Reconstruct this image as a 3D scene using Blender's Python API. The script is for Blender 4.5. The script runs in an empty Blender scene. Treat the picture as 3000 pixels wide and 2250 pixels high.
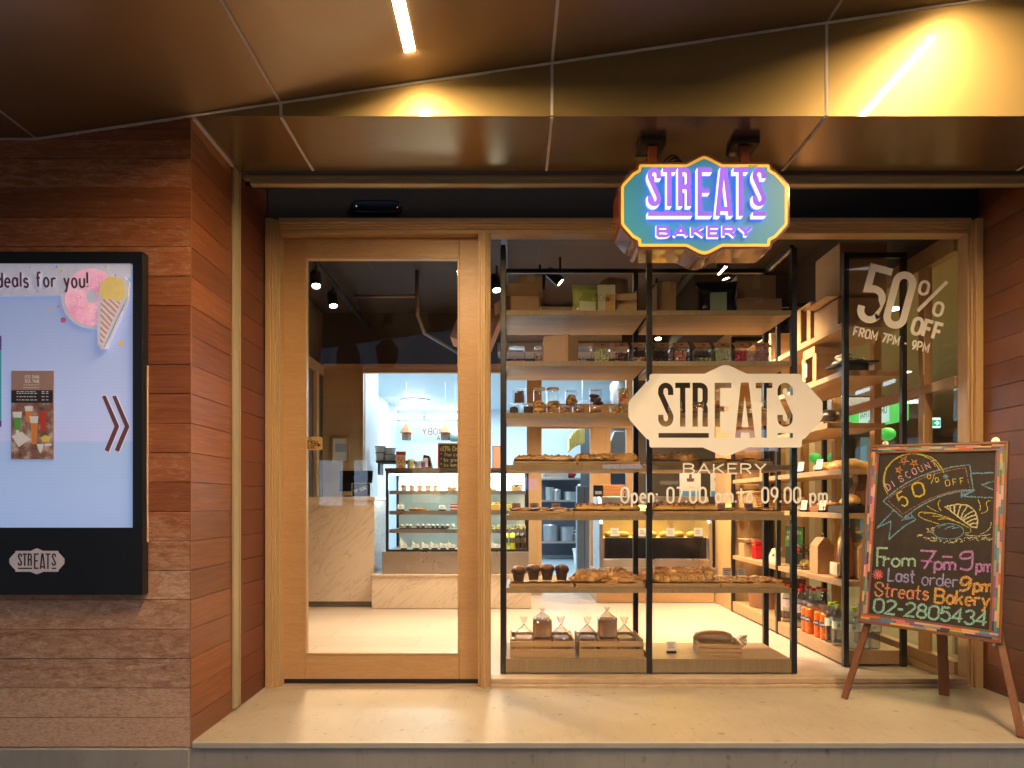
import bpy, math, random
from mathutils import Vector, Matrix
from mathutils.geometry import delaunay_2d_cdt
random.seed(7)
R = math.radians
sc = bpy.context.scene
COL = sc.collection

# ------------------------------------------------------------------ camera, sky, sun, exposure
CZ, F = 0.88, 1475.0            # camera height over the shop floor (m); focal length in units of a 2212-wide frame
cam = bpy.data.cameras.new('camera'); cam.lens = 24.0; cam.sensor_width = 36.0
cam.shift_y = 0.1164; cam.clip_end = 500; cam.clip_start = 0.02
camo = bpy.data.objects.new('camera', cam); COL.objects.link(camo)
camo.location = (0, 0, CZ); camo.rotation_euler = (R(90), 0, 0)
sc.camera = camo
w = bpy.data.worlds.new('World'); sc.world = w; w.use_nodes = True
nt = w.node_tree; bg = nt.nodes['Background']
sky = nt.nodes.new('ShaderNodeTexSky'); sky.sky_type = 'NISHITA'; sky.sun_disc = False
sky.sun_elevation = R(16.0); sky.sun_rotation = R(140); sky.ozone_density = 4.0
nt.links.new(sky.outputs[0], bg.inputs[0]); bg.inputs[1].default_value = 0.05
sun = bpy.data.lights.new('sun', 'SUN'); sun.energy = 0.34; sun.angle = R(30); sun.color = (1, .86, .74)
suno = bpy.data.objects.new('sun', sun); COL.objects.link(suno); suno.rotation_euler = (R(74), 0, R(40))
sc.view_settings.view_transform = 'Standard'; sc.view_settings.look = 'None'
sc.view_settings.exposure = 1.0; sc.view_settings.gamma = 1.0
sc.cycles.use_denoising = True
sc.cycles.max_bounces = 10; sc.cycles.transparent_max_bounces = 24
sc.cycles.diffuse_bounces = 4; sc.cycles.glossy_bounces = 5
sc.cycles.sample_clamp_indirect = 6.0; sc.cycles.caustics_reflective = False; sc.cycles.caustics_refractive = False
sc.cycles.use_light_tree = True

# ------------------------------------------------------------------ object helpers
def P(x, y, Y):                 # a point of the 2212 x 1659 frame at depth Y metres
    return Vector(((x - 1106) * Y / F, Y, CZ - (y - 1087) * Y / F))
def X(x, Y): return (x - 1106) * Y / F
def Z(y, Y): return CZ - (y - 1087) * Y / F
def zoomed(ox, oy, s):          # coordinates of an enlarged crop of the 3000 x 2250 photo -> 2212 frame
    return lambda x, y: ((ox + x / s) / 1.35624, (oy + y / s) / 1.35624)

class MB:
    """collects faces for one mesh"""
    def __init__(s): s.v = []; s.f = []; s.mi = []; s.m = 0; s.T = None
    def add(s, vs, fs):
        b = len(s.v)
        s.v += [tuple(s.T @ Vector(p)) if s.T else tuple(p) for p in vs]
        s.f += [tuple(i + b for i in f) for f in fs]; s.mi += [s.m] * len(fs)
        return s
    def box(s, x0, x1, y0, y1, z0, z1):
        if x0 > x1: x0, x1 = x1, x0
        if y0 > y1: y0, y1 = y1, y0
        if z0 > z1: z0, z1 = z1, z0
        return s.add([(x0,y0,z0),(x1,y0,z0),(x1,y1,z0),(x0,y1,z0),(x0,y0,z1),(x1,y0,z1),(x1,y1,z1),(x0,y1,z1)],
              [(3,2,1,0),(4,5,6,7),(0,1,5,4),(1,2,6,5),(2,3,7,6),(3,0,4,7)])
    def quad(s, a, b, c, d): return s.add([a, b, c, d], [(0,1,2,3)])
    def prism(s, poly, y0, y1, axis='Y'):      # poly in the plane across the axis, extruded along it
        n = len(poly)
        if axis == 'Y': vs = [(p[0], y0, p[1]) for p in poly] + [(p[0], y1, p[1]) for p in poly]
        elif axis == 'X': vs = [(y0, p[0], p[1]) for p in poly] + [(y1, p[0], p[1]) for p in poly]
        else: vs = [(p[0], p[1], y0) for p in poly] + [(p[0], p[1], y1) for p in poly]
        fs = [tuple(range(n)), tuple(range(2*n-1, n-1, -1))] + [(i, n+i, n+(i+1) % n, (i+1) % n) for i in range(n)]
        return s.add(vs, fs)
    def lathe(s, prof, n=20, c=(0,0,0), wob=0, cap=True):
        vs = []; fs = []
        for k, (r, z) in enumerate(prof):
            for i in range(n):
                a = 2*math.pi*i/n; rr = r*(1+wob*math.sin(5*a+k*.7)*.5+wob*random.uniform(-.5,.5))
                vs.append((c[0]+rr*math.cos(a), c[1]+rr*math.sin(a), c[2]+z))
        for k in range(len(prof)-1):
            for i in range(n):
                j = (i+1) % n; fs.append((k*n+i, k*n+j, (k+1)*n+j, (k+1)*n+i))
        if prof[0] == prof[-1]: cap = False
        if cap and prof[0][0] > 1e-6: fs.append(tuple(range(n-1, -1, -1)))
        if cap and prof[-1][0] > 1e-6: fs.append(tuple((len(prof)-1)*n+i for i in range(n)))
        return s.add(vs, fs)
    def tube(s, pts, rad, n=8, flat=1.0):
        pts = [Vector(p) for p in pts]; m = len(pts)
        if not hasattr(rad, '__len__'): rad = [rad]*m
        vs = []; fs = []; up = Vector((0,0,1))
        for k in range(m):
            t = (pts[min(k+1,m-1)]-pts[max(k-1,0)]).normalized()
            u = up if abs(t.dot(up)) < .9 else Vector((0,1,0))
            a = t.cross(u).normalized(); b = a.cross(t).normalized()
            for i in range(n):
                an = 2*math.pi*i/n
                vs.append(pts[k]+a*(math.cos(an)*rad[k])+b*(math.sin(an)*rad[k]*flat))
        for k in range(m-1):
            for i in range(n):
                j = (i+1) % n; fs.append((k*n+i, k*n+j, (k+1)*n+j, (k+1)*n+i))
        fs.append(tuple(range(n-1,-1,-1))); fs.append(tuple((m-1)*n+i for i in range(n)))
        return s.add(vs, fs)
    def ball(s, c, r, n=8, sq=(1,1,1), wob=0):
        rings = max(4, n//2+1); vs = [(c[0],c[1],c[2]-r*sq[2])]; fs = []
        for k in range(1, rings):
            a = math.pi*k/rings - math.pi/2
            for i in range(n):
                o = 2*math.pi*i/n; q = 1+random.uniform(-wob, wob)
                vs.append((c[0]+r*sq[0]*q*math.cos(a)*math.cos(o), c[1]+r*sq[1]*q*math.cos(a)*math.sin(o), c[2]+r*sq[2]*q*math.sin(a)))
        vs.append((c[0],c[1],c[2]+r*sq[2])); L = len(vs)-1
        for i in range(n):
            j = (i+1) % n; fs.append((0, 1+j, 1+i)); fs.append((L, L-n+i, L-n+j))
            for k in range(rings-2): fs.append((1+k*n+i, 1+k*n+j, 1+(k+1)*n+j, 1+(k+1)*n+i))
        return s.add(vs, fs)

def link(name, mb, mats, parent=None, bevel=0, smooth=False, seg=2, subd=0):
    me = bpy.data.meshes.new(name); me.from_pydata(mb.v, [], mb.f)
    if not isinstance(mats, (list, tuple)): mats = [mats]
    for m in mats: me.materials.append(m)
    if len(mats) > 1: me.polygons.foreach_set('material_index', mb.mi)
    if smooth: me.polygons.foreach_set('use_smooth', [True]*len(me.polygons))
    me.update()
    o = bpy.data.objects.new(name, me); COL.objects.link(o)
    if parent: o.parent = parent
    if bevel:
        b = o.modifiers.new('edges', 'BEVEL'); b.width = bevel; b.segments = seg; b.limit_method = 'ANGLE'; b.angle_limit = R(40)
    if subd:
        b = o.modifiers.new('smooth', 'SUBSURF'); b.levels = subd; b.render_levels = subd
    return o
def tag(o, label, cat, group=None, kind=None):
    if label: o['label'] = label
    if cat: o['category'] = cat
    if group: o['group'] = group
    if kind: o['kind'] = kind
    return o
def thing(name, label, cat, loc=(0,0,0), rz=0, group=None, rx=0, ry=0):
    o = bpy.data.objects.new(name, None); o.empty_display_size = .05; COL.objects.link(o)
    o.location = loc; o.rotation_euler = (rx, ry, rz)
    return tag(o, label, cat, group)
def struct(name, mb, m, **k):
    o = link(name, mb, m, **k); o['kind'] = 'structure'; return o
def copy_tree(o, loc=None, rz=None, label=None, group=None, parent=None, scale=None):
    c = o.copy(); COL.objects.link(c)
    if parent: c.parent = parent
    else:
        if loc is not None: c.location = loc
        if rz is not None: c.rotation_euler = (o.rotation_euler[0], o.rotation_euler[1], rz)
        if label: c['label'] = label
        if group: c['group'] = group
        if scale: c.scale = scale if hasattr(scale, '__len__') else (scale,)*3
    for ch in list(o.children): copy_tree(ch, parent=c)
    return c

# ------------------------------------------------------------------ materials
def new_mat(name):
    m = bpy.data.materials.new(name); m.use_nodes = True
    t = m.node_tree; t.nodes.clear()
    return m, t, t.nodes.new('ShaderNodeOutputMaterial')
def nd(t, typ, **k):
    n = t.nodes.new(typ)
    for a, v in k.items(): setattr(n, a, v)
    return n
def c4(c): return (c[0], c[1], c[2], 1)
def coords(t, scale=(1,1,1), rot=(0,0,0), out='Object'):
    tc = nd(t, 'ShaderNodeTexCoord'); mp = nd(t, 'ShaderNodeMapping')
    mp.inputs['Scale'].default_value = scale; mp.inputs['Rotation'].default_value = rot
    t.links.new(tc.outputs[out], mp.inputs[0]); return mp.outputs[0]
def noise(t, vec, scale, detail=4, rough=.55, dist=0):
    n = nd(t, 'ShaderNodeTexNoise'); n.inputs['Scale'].default_value = scale; n.inputs['Detail'].default_value = detail
    n.inputs['Roughness'].default_value = rough; n.inputs['Distortion'].default_value = dist
    t.links.new(vec, n.inputs['Vector']); return n.outputs['Fac']
def ramp(t, fac, stops, interp='LINEAR'):
    r = nd(t, 'ShaderNodeValToRGB'); r.color_ramp.interpolation = interp
    e = r.color_ramp.elements
    while len(e) < len(stops): e.new(.5)
    for i, (p, c) in enumerate(stops): e[i].position = p; e[i].color = c4(c) if hasattr(c, '__len__') else (c, c, c, 1)
    t.links.new(fac, r.inputs[0]); return r.outputs[0]
def mixc(t, fac, a, b, mode='MIX'):
    m = nd(t, 'ShaderNodeMix', data_type='RGBA', blend_type=mode)
    for s, v in ((m.inputs[0], fac), (m.inputs[6], a), (m.inputs[7], b)):
        if isinstance(v, bpy.types.NodeSocket): t.links.new(v, s)
        elif s == m.inputs[0]: s.default_value = v
        else: s.default_value = c4(v) if hasattr(v, '__len__') else (v, v, v, 1)
    return m.outputs[2]
def pbr(t, out, col, rough=.5, metal=0, spec=.5, bump=None, bs=.2, bd=.002, coat=0, emit=None, es=0, trans=0, cr=.03):
    b = nd(t, 'ShaderNodeBsdfPrincipled')
    for s, v in (('Base Color', col), ('Roughness', rough), ('Metallic', metal), ('Specular IOR Level', spec), ('Coat Weight', coat), ('Coat Roughness', cr),
                 ('Emission Color', emit), ('Emission Strength', es), ('Transmission Weight', trans)):
        if v is None: continue
        if isinstance(v, bpy.types.NodeSocket): t.links.new(v, b.inputs[s])
        else: b.inputs[s].default_value = c4(v) if hasattr(v, '__len__') else v
    if bump is not None:
        bn = nd(t, 'ShaderNodeBump'); bn.inputs['Strength'].default_value = bs; bn.inputs['Distance'].default_value = bd
        t.links.new(bump, bn.inputs['Height']); t.links.new(bn.outputs[0], b.inputs['Normal'])
    if out: t.links.new(b.outputs[0], out.inputs[0])
    return b
def plain(name, col, rough=.5, metal=0, spec=.5, var=.12, vs=18, bump=.12, bsc=120, coat=0, island=0):
    """a solid colour broken up by soft noise in colour and gloss"""
    m, t, o = new_mat(name); v = coords(t)
    n = noise(t, v, vs, 5); n2 = noise(t, v, bsc, 3)
    c = mixc(t, n, [x*(1-var) for x in col], [min(1, x*(1+var)) for x in col])
    if island:
        g = nd(t, 'ShaderNodeNewGeometry')
        k = ramp(t, g.outputs['Random Per Island'], [(0, 1-island), (1, 1+island*.3)])
        c = mixc(t, 1.0, c, k, 'MULTIPLY')
    rr = ramp(t, n, [(.2, max(0, rough-.08)), (.8, min(1, rough+.08))])
    pbr(t, o, c, rr, metal, spec, n2 if bump else None, bump, .001, coat)
    return m
def islands(name, cols, rough=.4, spec=.5, bump=.2, emit=0):
    """each loose piece takes one of the colours"""
    m, t, o = new_mat(name); g = nd(t, 'ShaderNodeNewGeometry')
    c = ramp(t, g.outputs['Random Per Island'], [(i/len(cols), x) for i, x in enumerate(cols)], 'CONSTANT')
    n = noise(t, coords(t), 60, 4)
    c = mixc(t, n, mixc(t, .75, (0,0,0), c), c)
    pbr(t, o, c, rough, 0, spec, n, bump, .001, emit=c if emit else None, es=emit)
    return m
def wood(name, dark, light, axis='X', scale=1.0, rough=.45, grain=.25, island=.12, coat=0.0, streak=1.0):
    m, t, o = new_mat(name)
    k = {'X': (1.6, 22, 22), 'Y': (22, 1.6, 22), 'Z': (22, 22, 1.6)}[axis]
    v = coords(t, [a*scale for a in k]); v2 = coords(t, [a*scale*.25 for a in k])
    n = noise(t, v, 3.2, 8, .65, .4); n2 = noise(t, v2, 2.2, 4, .5, 1.2)
    f = mixc(t, .45, n, n2)
    c = ramp(t, f, [(.5-.2*streak if streak < 1.6 else .2, dark), (.5+.2*streak if streak < 1.6 else .8, light)])
    fine = noise(t, coords(t, [a*scale*4 for a in k]), 4, 4, .7)
    c = mixc(t, ramp(t, fine, [(.35, .35), (.6, 0)]), c, [x*.55 for x in dark])
    g = nd(t, 'ShaderNodeNewGeometry')
    c = mixc(t, 1.0, c, ramp(t, g.outputs['Random Per Island'], [(0, 1-island), (1, 1+island*.25)]), 'MULTIPLY')
    rr = ramp(t, n, [(.3, rough-.07), (.7, rough+.1)])
    pbr(t, o, c, rr, 0, .5, fine, grain, .0012, coat)
    return m
def glow(name, col, s, var=0):
    m, t, o = new_mat(name); e = nd(t, 'ShaderNodeEmission'); e.inputs[0].default_value = c4(col); e.inputs[1].default_value = s
    if var:
        n = noise(t, coords(t), 5, 3); c = mixc(t, n, [x*(1-var) for x in col], [x*(1+var) for x in col]); t.links.new(c, e.inputs[0])
    t.links.new(e.outputs[0], o.inputs[0]); return m
def pane(name, tint=(.96,.98,.97), ior=1.45, rough=0.0, boost=1.0, bump=0, bsc=8, dirt_sheen=0.0):
    """thin clear sheet: see-through, mirror-like by Fresnel"""
    m, t, o = new_mat(name)
    tr = nd(t, 'ShaderNodeBsdfTransparent'); tr.inputs[0].default_value = c4(tint)
    gl = nd(t, 'ShaderNodeBsdfGlossy'); gl.inputs['Roughness'].default_value = rough
    fr = nd(t, 'ShaderNodeFresnel'); ge = nd(t, 'ShaderNodeNewGeometry'); mi = nd(t, 'ShaderNodeMix', data_type='FLOAT')
    mi.inputs[2].default_value = ior; mi.inputs[3].default_value = 1/ior      # same gloss from either side of the sheet
    t.links.new(ge.outputs['Backfacing'], mi.inputs[0]); t.links.new(mi.outputs[0], fr.inputs[0])
    if bump:
        bn = nd(t, 'ShaderNodeBump'); bn.inputs['Strength'].default_value = bump; bn.inputs['Distance'].default_value = .01
        t.links.new(noise(t, coords(t), bsc, 4, .6, .6), bn.inputs['Height'])
        t.links.new(bn.outputs[0], gl.inputs['Normal']); t.links.new(bn.outputs[0], fr.inputs['Normal'])
    mu = nd(t, 'ShaderNodeMath', operation='MULTIPLY'); mu.inputs[1].default_value = boost; mu.use_clamp = True
    t.links.new(fr.outputs[0], mu.inputs[0])
    mx = nd(t, 'ShaderNodeMixShader'); t.links.new(mu.outputs[0], mx.inputs[0])
    t.links.new(tr.outputs[0], mx.inputs[1]); t.links.new(gl.outputs[0], mx.inputs[2]); last = mx.outputs[0]
    if dirt_sheen:
        df = nd(t, 'ShaderNodeBsdfDiffuse'); df.inputs[0].default_value = (.75,.75,.78,1)
        d = ramp(t, noise(t, coords(t, (1,1,1)), 3.5, 8, .7), [(.5, 0), (.85, dirt_sheen)])
        m2 = nd(t, 'ShaderNodeMixShader'); t.links.new(d, m2.inputs[0]); t.links.new(last, m2.inputs[1]); t.links.new(df.outputs[0], m2.inputs[2]); last = m2.outputs[0]
    t.links.new(last, o.inputs[0]); return m

# ------------------------------------------------------------------ strokes, letters and flat shapes
def arc(cx, cy, rx, ry, a0, a1, n=10):
    return [(cx+rx*math.cos(R(a0+(a1-a0)*i/n)), cy+ry*math.sin(R(a0+(a1-a0)*i/n))) for i in range(n+1)]
O_ = lambda w, h=1.0, b=0: arc(w/2, b+h/2, w/2, h/2, 90, 450, 20)
def ob(w, h=1.0, b=0):       # upright oblong, as in narrow sans figures
    r = w/2; return [(w, b+h/2), (w, b+h-r)]+arc(r, b+h-r, r, r, 0, 180, 10)[1:]+[(0, b+r)]+arc(r, b+r, r, r, 180, 360, 10)[1:]+[(w, b+h/2)]
def sS(w, h=1.0):
    r = w/2; return [(w, h-r*1.2)]+arc(r, h-r, r, r, 0, 180, 10)+[(w*.05, h-r*1.3)]+[(w*.95, r*1.3)]+arc(r, r, r, r, 0, -180, 10)+[(0, r*1.2)]
G = {
'A': (.66, [[(0,0),(.33,1),(.66,0)], [(.12,.34),(.54,.34)]]),
'B': (.58, [[(0,0),(0,1),(.3,1)]+arc(.3,.76,.24,.24,90,-90)+[(0,.52)], [(.3,.52)]+arc(.31,.26,.27,.26,90,-90)+[(0,0)]]),
'C': (.6, [arc(.33,.5,.33,.5,50,310,16)]),
'D': (.6, [[(0,0),(0,1),(.2,1)]+arc(.2,.5,.4,.5,90,-90,12)+[(0,0)]]),
'E': (.5, [[(.5,1),(0,1),(0,0),(.5,0)], [(0,.52),(.42,.52)]]),
'F': (.5, [[(.5,1),(0,1),(0,0)], [(0,.52),(.42,.52)]]),
'G': (.62, [arc(.33,.5,.33,.5,50,330,16)+[(.62,.45),(.36,.45)]]),
'H': (.58, [[(0,0),(0,1)], [(.58,0),(.58,1)], [(0,.5),(.58,.5)]]),
'I': (.02, [[(0,0),(0,1)]]),
'K': (.58, [[(0,0),(0,1)], [(.56,1),(0,.4)], [(.18,.58),(.58,0)]]),
'L': (.46, [[(0,1),(0,0),(.46,0)]]),
'M': (.72, [[(0,0),(0,1),(.36,.25),(.72,1),(.72,0)]]),
'N': (.6, [[(0,0),(0,1),(.6,0),(.6,1)]]),
'O': (.6, [ob(.6)]),
'P': (.54, [[(0,0),(0,1),(.28,1)]+arc(.28,.73,.26,.27,90,-90)+[(0,.46)]]),
'R': (.56, [[(0,0),(0,1),(.28,1)]+arc(.28,.74,.26,.26,90,-90)+[(0,.48)], [(.28,.48),(.56,0)]]),
'S': (.52, [sS(.52)]),
'T': (.56, [[(0,1),(.56,1)], [(.28,1),(.28,0)]]),
'U': (.58, [[(0,1),(0,.29)]+arc(.29,.29,.29,.29,180,360)+[(.58,1)]]),
'X': (.58, [[(0,0),(.58,1)], [(0,1),(.58,0)]]), 'V': (.6, [[(0,1),(.3,0),(.6,1)]]),
'Y': (.6, [[(0,1),(.3,.45),(.6,1)], [(.3,.45),(.3,0)]]),
'0': (.52, [ob(.52)]),
'1': (.2, [[(0,.8),(.2,1),(.2,0)]]),
'2': (.5, [arc(.25,.75,.25,.25,170,-30)+[(0,0),(.52,0)]]),
'3': (.5, [arc(.24,.75,.24,.25,160,-80), arc(.24,.26,.27,.26,80,-160)]),
'4': (.55, [[(.4,0),(.4,1),(0,.3),(.55,.3)]]),
'5': (.5, [[(.48,1),(.06,1),(.02,.56)]+arc(.25,.34,.26,.33,125,-150,14)]),
'6': (.5, [[(.4,1),(.06,.5)], O_(.5,.6)]),
'7': (.5, [[(0,1),(.5,1),(.16,0)]]),
'8': (.5, [arc(.25,.76,.21,.24,-90,270,18), arc(.25,.27,.25,.27,90,450,18)]),
'9': (.48, [ob(.48,.6,.4), [(.48,.66),(.46,.4),(.14,0)]]),
'%': (.95, [ob(.3,.46,.54), [(x+.62,y) for x,y in ob(.3,.46,0)], [(.2,0),(.75,1)]]),
'-': (.3, [[(0,.45),(.3,.45)]]), '.': (.05, [[(0,0),(0,.13)]]), ':': (.05, [[(0,.08),(0,.21)], [(0,.48),(0,.61)]]),
'!': (.05, [[(0,1),(0,.25)], [(0,.06),(0,0)]]), "'": (.05, [[(0,1),(0,.78)]]),
'*': (.4, [[(.2,.6),(.2,1)], [(.03,.7),(.37,.9)], [(.03,.9),(.37,.7)]]),
' ': (.28, []),
'a': (.44, [O_(.42,.6), [(.43,.62),(.43,0)]]),
'b': (.44, [[(0,1),(0,0)], O_(.44,.6)]),
'c': (.4, [arc(.21,.3,.21,.3,50,310,12)]),
'd': (.44, [O_(.44,.6), [(.45,1),(.45,0)]]),
'e': (.42, [[(.02,.32),(.42,.32)]+arc(.21,.3,.21,.3,5,310,14)]),
'f': (.32, [[(.34,.95)]+arc(.2,.85,.12,.13,50,180,6)+[(.08,0)], [(-.06,.6),(.26,.6)]]),
'g': (.44, [O_(.44,.6), [(.45,.62),(.45,-.1)]+arc(.24,-.1,.21,.2,0,-150,8)]),
'h': (.42, [[(0,1),(0,0)], [(0,.4)]+arc(.21,.4,.21,.2,180,0,8)+[(.42,0)]]),
'i': (.02, [[(0,.62),(0,0)], [(0,.82),(0,.9)]]),
'k': (.4, [[(0,1),(0,0)], [(.38,.62),(0,.22)], [(.14,.36),(.4,0)]]),
'l': (.02, [[(0,1),(0,0)]]),
'm': (.68, [[(0,.62),(0,0)], [(0,.42)]+arc(.17,.42,.17,.19,180,0,8)+[(.34,0)], [(.34,.42)]+arc(.51,.42,.17,.19,180,0,8)+[(.68,0)]]),
'n': (.4, [[(0,.62),(0,0)], [(0,.4)]+arc(.2,.4,.2,.21,180,0,8)+[(.4,0)]]),
'o': (.42, [O_(.42,.62)]),
'p': (.44, [[(0,.62),(0,-.32)], O_(.44,.6)]),
'r': (.3, [[(0,.62),(0,0)], [(0,.36)]+arc(.2,.38,.2,.22,170,50,6)]),
's': (.36, [[(.34,.5)]+arc(.18,.46,.16,.15,20,230,8)+arc(.18,.16,.18,.16,60,-160,8)]),
't': (.34, [[(.14,.95),(.14,.12)]+arc(.25,.12,.11,.12,180,290,5), [(-.02,.62),(.32,.62)]]),
'u': (.4, [[(0,.62),(0,.2)]+arc(.2,.2,.2,.2,180,360,8)+[(.4,.62)], [(.4,.3),(.4,0)]]),
'y': (.42, [[(0,.62),(.21,.06)], [(.42,.62),(.14,-.28),(.0,-.3)]]),
}
def lay(s, x, y, h, sx=1.0, ang=0, track=.16, slant=0, jit=0, up=-1):
    """strokes of a line of writing in 2-D; up=-1 when y runs downwards; returns (polylines, end x)"""
    res = []; cx = 0; ca, sa = math.cos(R(ang)), math.sin(R(ang))
    for ch in s:
        wdt, st = G[ch]
        jy = random.uniform(-jit, jit); ja = random.uniform(-jit, jit)
        for pl in st:
            q = []
            for gx, gy in pl:
                lx = (cx + gx*sx + gy*(slant+ja))*h; ly = (gy+jy)*h*up
                q.append((x+lx*ca-ly*sa, y+lx*sa+ly*ca))
            res.append(q)
        cx += wdt*sx+track
    return res, cx*h
def width(s, h, sx=1.0, track=.16): return (sum(G[c][0]*sx+track for c in s)-track)*h
def ribbon(pts, wd, closed=None):
    """convex quads covering a stroke, mitred at its corners"""
    q = [pts[0]]
    for p in pts[1:]:
        if math.hypot(p[0]-q[-1][0], p[1]-q[-1][1]) > wd*.04: q.append(p)
    if len(q) < 2: q = [pts[0], pts[-1]]
    n = len(q); cl = n > 3 and math.hypot(q[0][0]-q[-1][0], q[0][1]-q[-1][1]) < wd*.05
    if cl: q[-1] = q[0]
    L = []; Rr = []
    def dirn(a, b):
        d = (b[0]-a[0], b[1]-a[1]); l = math.hypot(*d) or 1; return (d[0]/l, d[1]/l)
    ds = [dirn(q[i], q[i+1]) for i in range(n-1)]
    for i in range(n):
        if i == 0: a = ds[-1] if cl else ds[0]; b = ds[0]
        elif i == n-1: a = ds[-1]; b = ds[0] if cl else ds[-1]
        else: a, b = ds[i-1], ds[i]
        nx, ny = -(a[1]+b[1]), a[0]+b[0]; l = math.hypot(nx, ny) or 1; nx /= l; ny /= l
        c = max(.45, nx*-b[1]+ny*b[0]); o = wd/2/c
        L.append((q[i][0]+nx*o, q[i][1]+ny*o)); Rr.append((q[i][0]-nx*o, q[i][1]-ny*o))
    return [[L[i], L[i+1], Rr[i+1], Rr[i]] for i in range(n-1)]
def offset(poly, d):
    n = len(poly); out = []
    area = sum(poly[i][0]*poly[(i+1) % n][1]-poly[(i+1) % n][0]*poly[i][1] for i in range(n)); sg = 1 if area > 0 else -1
    for i in range(n):
        p0, p1, p2 = poly[i-1], poly[i], poly[(i+1) % n]
        a = Vector((p1[0]-p0[0], p1[1]-p0[1])).normalized(); b = Vector((p2[0]-p1[0], p2[1]-p1[1])).normalized()
        nn = Vector((a.y+b.y, -(a.x+b.x))); nn = nn.normalized() if nn.length > 1e-6 else Vector((a.y, -a.x))
        c = max(.5, nn.dot(Vector((b.y, -b.x))))
        out.append((p1[0]+nn.x*d/c*sg, p1[1]+nn.y*d/c*sg))
    return out
def mirror(half):             # right half from top to bottom -> closed outline
    return half + [(-x, y) for x, y in reversed(half) if abs(x) > 1e-6]
import numpy as np
def inside(poly, px, py):
    n = len(poly); r = np.zeros(len(px), bool)
    for i in range(n):
        x0, y0 = poly[i]; x1, y1 = poly[(i+1) % n]
        if y0 == y1: continue
        c = ((y0 > py) != (y1 > py)) & (px < (x1-x0)*(py-y0)/(y1-y0)+x0); r ^= c
    return r
def region(adds, subs=()):
    """union of the add polygons minus the subs: (2-D verts, triangles, boundary edges)"""
    vs = []; es = []
    for p in list(adds)+list(subs):
        b = len(vs); n = len(p); vs += [Vector(q) for q in p]; es += [(b+i, b+(i+1) % n) for i in range(n)]
    ov, oe, of, *_ = delaunay_2d_cdt(vs, es, [], 0, 1e-7)
    cx = np.array([sum(ov[i].x for i in f)/3 for f in of]); cy = np.array([sum(ov[i].y for i in f)/3 for f in of])
    k = np.zeros(len(of), bool)
    for p in adds: k |= inside(p, cx, cy)
    for p in subs: k &= ~inside(p, cx, cy)
    tr = [tuple(f) for f, g in zip(of, k) if g]
    cnt = {}
    for f in tr:
        for i in range(3):
            e = (f[i], f[(i+1) % 3]); cnt[tuple(sorted(e))] = cnt.get(tuple(sorted(e)), []) + [e]
    return [tuple(v) for v in ov], tr, [e[0] for e in cnt.values() if len(e) == 1]
def slab(mb, reg, fn, back=None):
    """a region mapped by fn(x, y, depth): a front sheet and, if back is given, walls down to it and a back sheet"""
    vs, tr, bd = reg
    mb.add([fn(x, y, 0) for x, y in vs], tr)
    if back is not None:
        mb.add([fn(x, y, back) for x, y in vs], [tuple(reversed(f)) for f in tr])
        b = len(mb.v); m = {}
        for a, c in bd:
            p = vs[a]; q = vs[c]
            mb.add([fn(*p, 0), fn(*p, back), fn(*q, back), fn(*q, 0)], [(0,1,2,3)])
class Sheet:
    """a real plane; turns crop coordinates into points on it, 'lift' metres off its face"""
    def __init__(s, p, n, z): s.p = Vector(p); s.n = Vector(n).normalized(); s.z = z
    def __call__(s, x, y, lift=0):
        a, b = s.z(x, y); d = Vector(((a-1106)/F, 1, -(b-1087)/F)); o = Vector((0,0,CZ))
        return o+d*((s.p-o).dot(s.n)/d.dot(s.n))+s.n*lift
def strokes(mb, sheet, pls, wd, lift=.0015, step=.00012):
    for k, pl in enumerate(pls):
        for q in ribbon(pl, wd): mb.add([sheet(x, y, lift+step*(k % 9)) for x, y in q], [(0,1,2,3)])
def poly(mb, sheet, pts, lift=.001):
    vs, tr, _ = region([pts]); mb.add([sheet(x, y, lift) for x, y in vs], tr)
# the shop's lettering: narrow capitals, the middle three taller, two underlines
def wordmark():
    S = lambda o: [(o+128,125),(o+128,82)]+[(x,-y) for x,y in arc(o+78,-80,50,53,0,180,10)]+[(o+28,112),(o+128,335),(o+128,365)]+[(x,-y) for x,y in arc(o+78,-366,50,53,0,-180,10)]+[(o+28,325)]
    st = [S(0), [(175,27),(325,27)], [(250,27),(250,446)], [(377,446),(377,27),(426,27)]+[(x,-y) for x,y in arc(426,-78,52,51,90,0,6)]+[(478,172)]+[(x,-y) for x,y in arc(426,-172,52,51,0,-90,6)]+[(377,223)],
          [(420,223)]+[(x,-y) for x,y in arc(436,-265,42,42,90,0,5)]+[(478,446)],
          [(742,27),(602,27),(602,531),(742,531)], [(602,266),(716,266)],
          [(808,558),(866,0)], [(957,558),(892,0)], [(826,478),(940,478)], [(862,24),(896,24)], [(990,27),(1158,27)], [(1075,27),(1075,558)], S(1210)]
    q = []
    for p in st: q += ribbon(p, 54)
    q += [[(5,510),(515,510),(515,558),(5,558)], [(1214,510),(1367,510),(1367,558),(1214,558)]]
    return q
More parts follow.
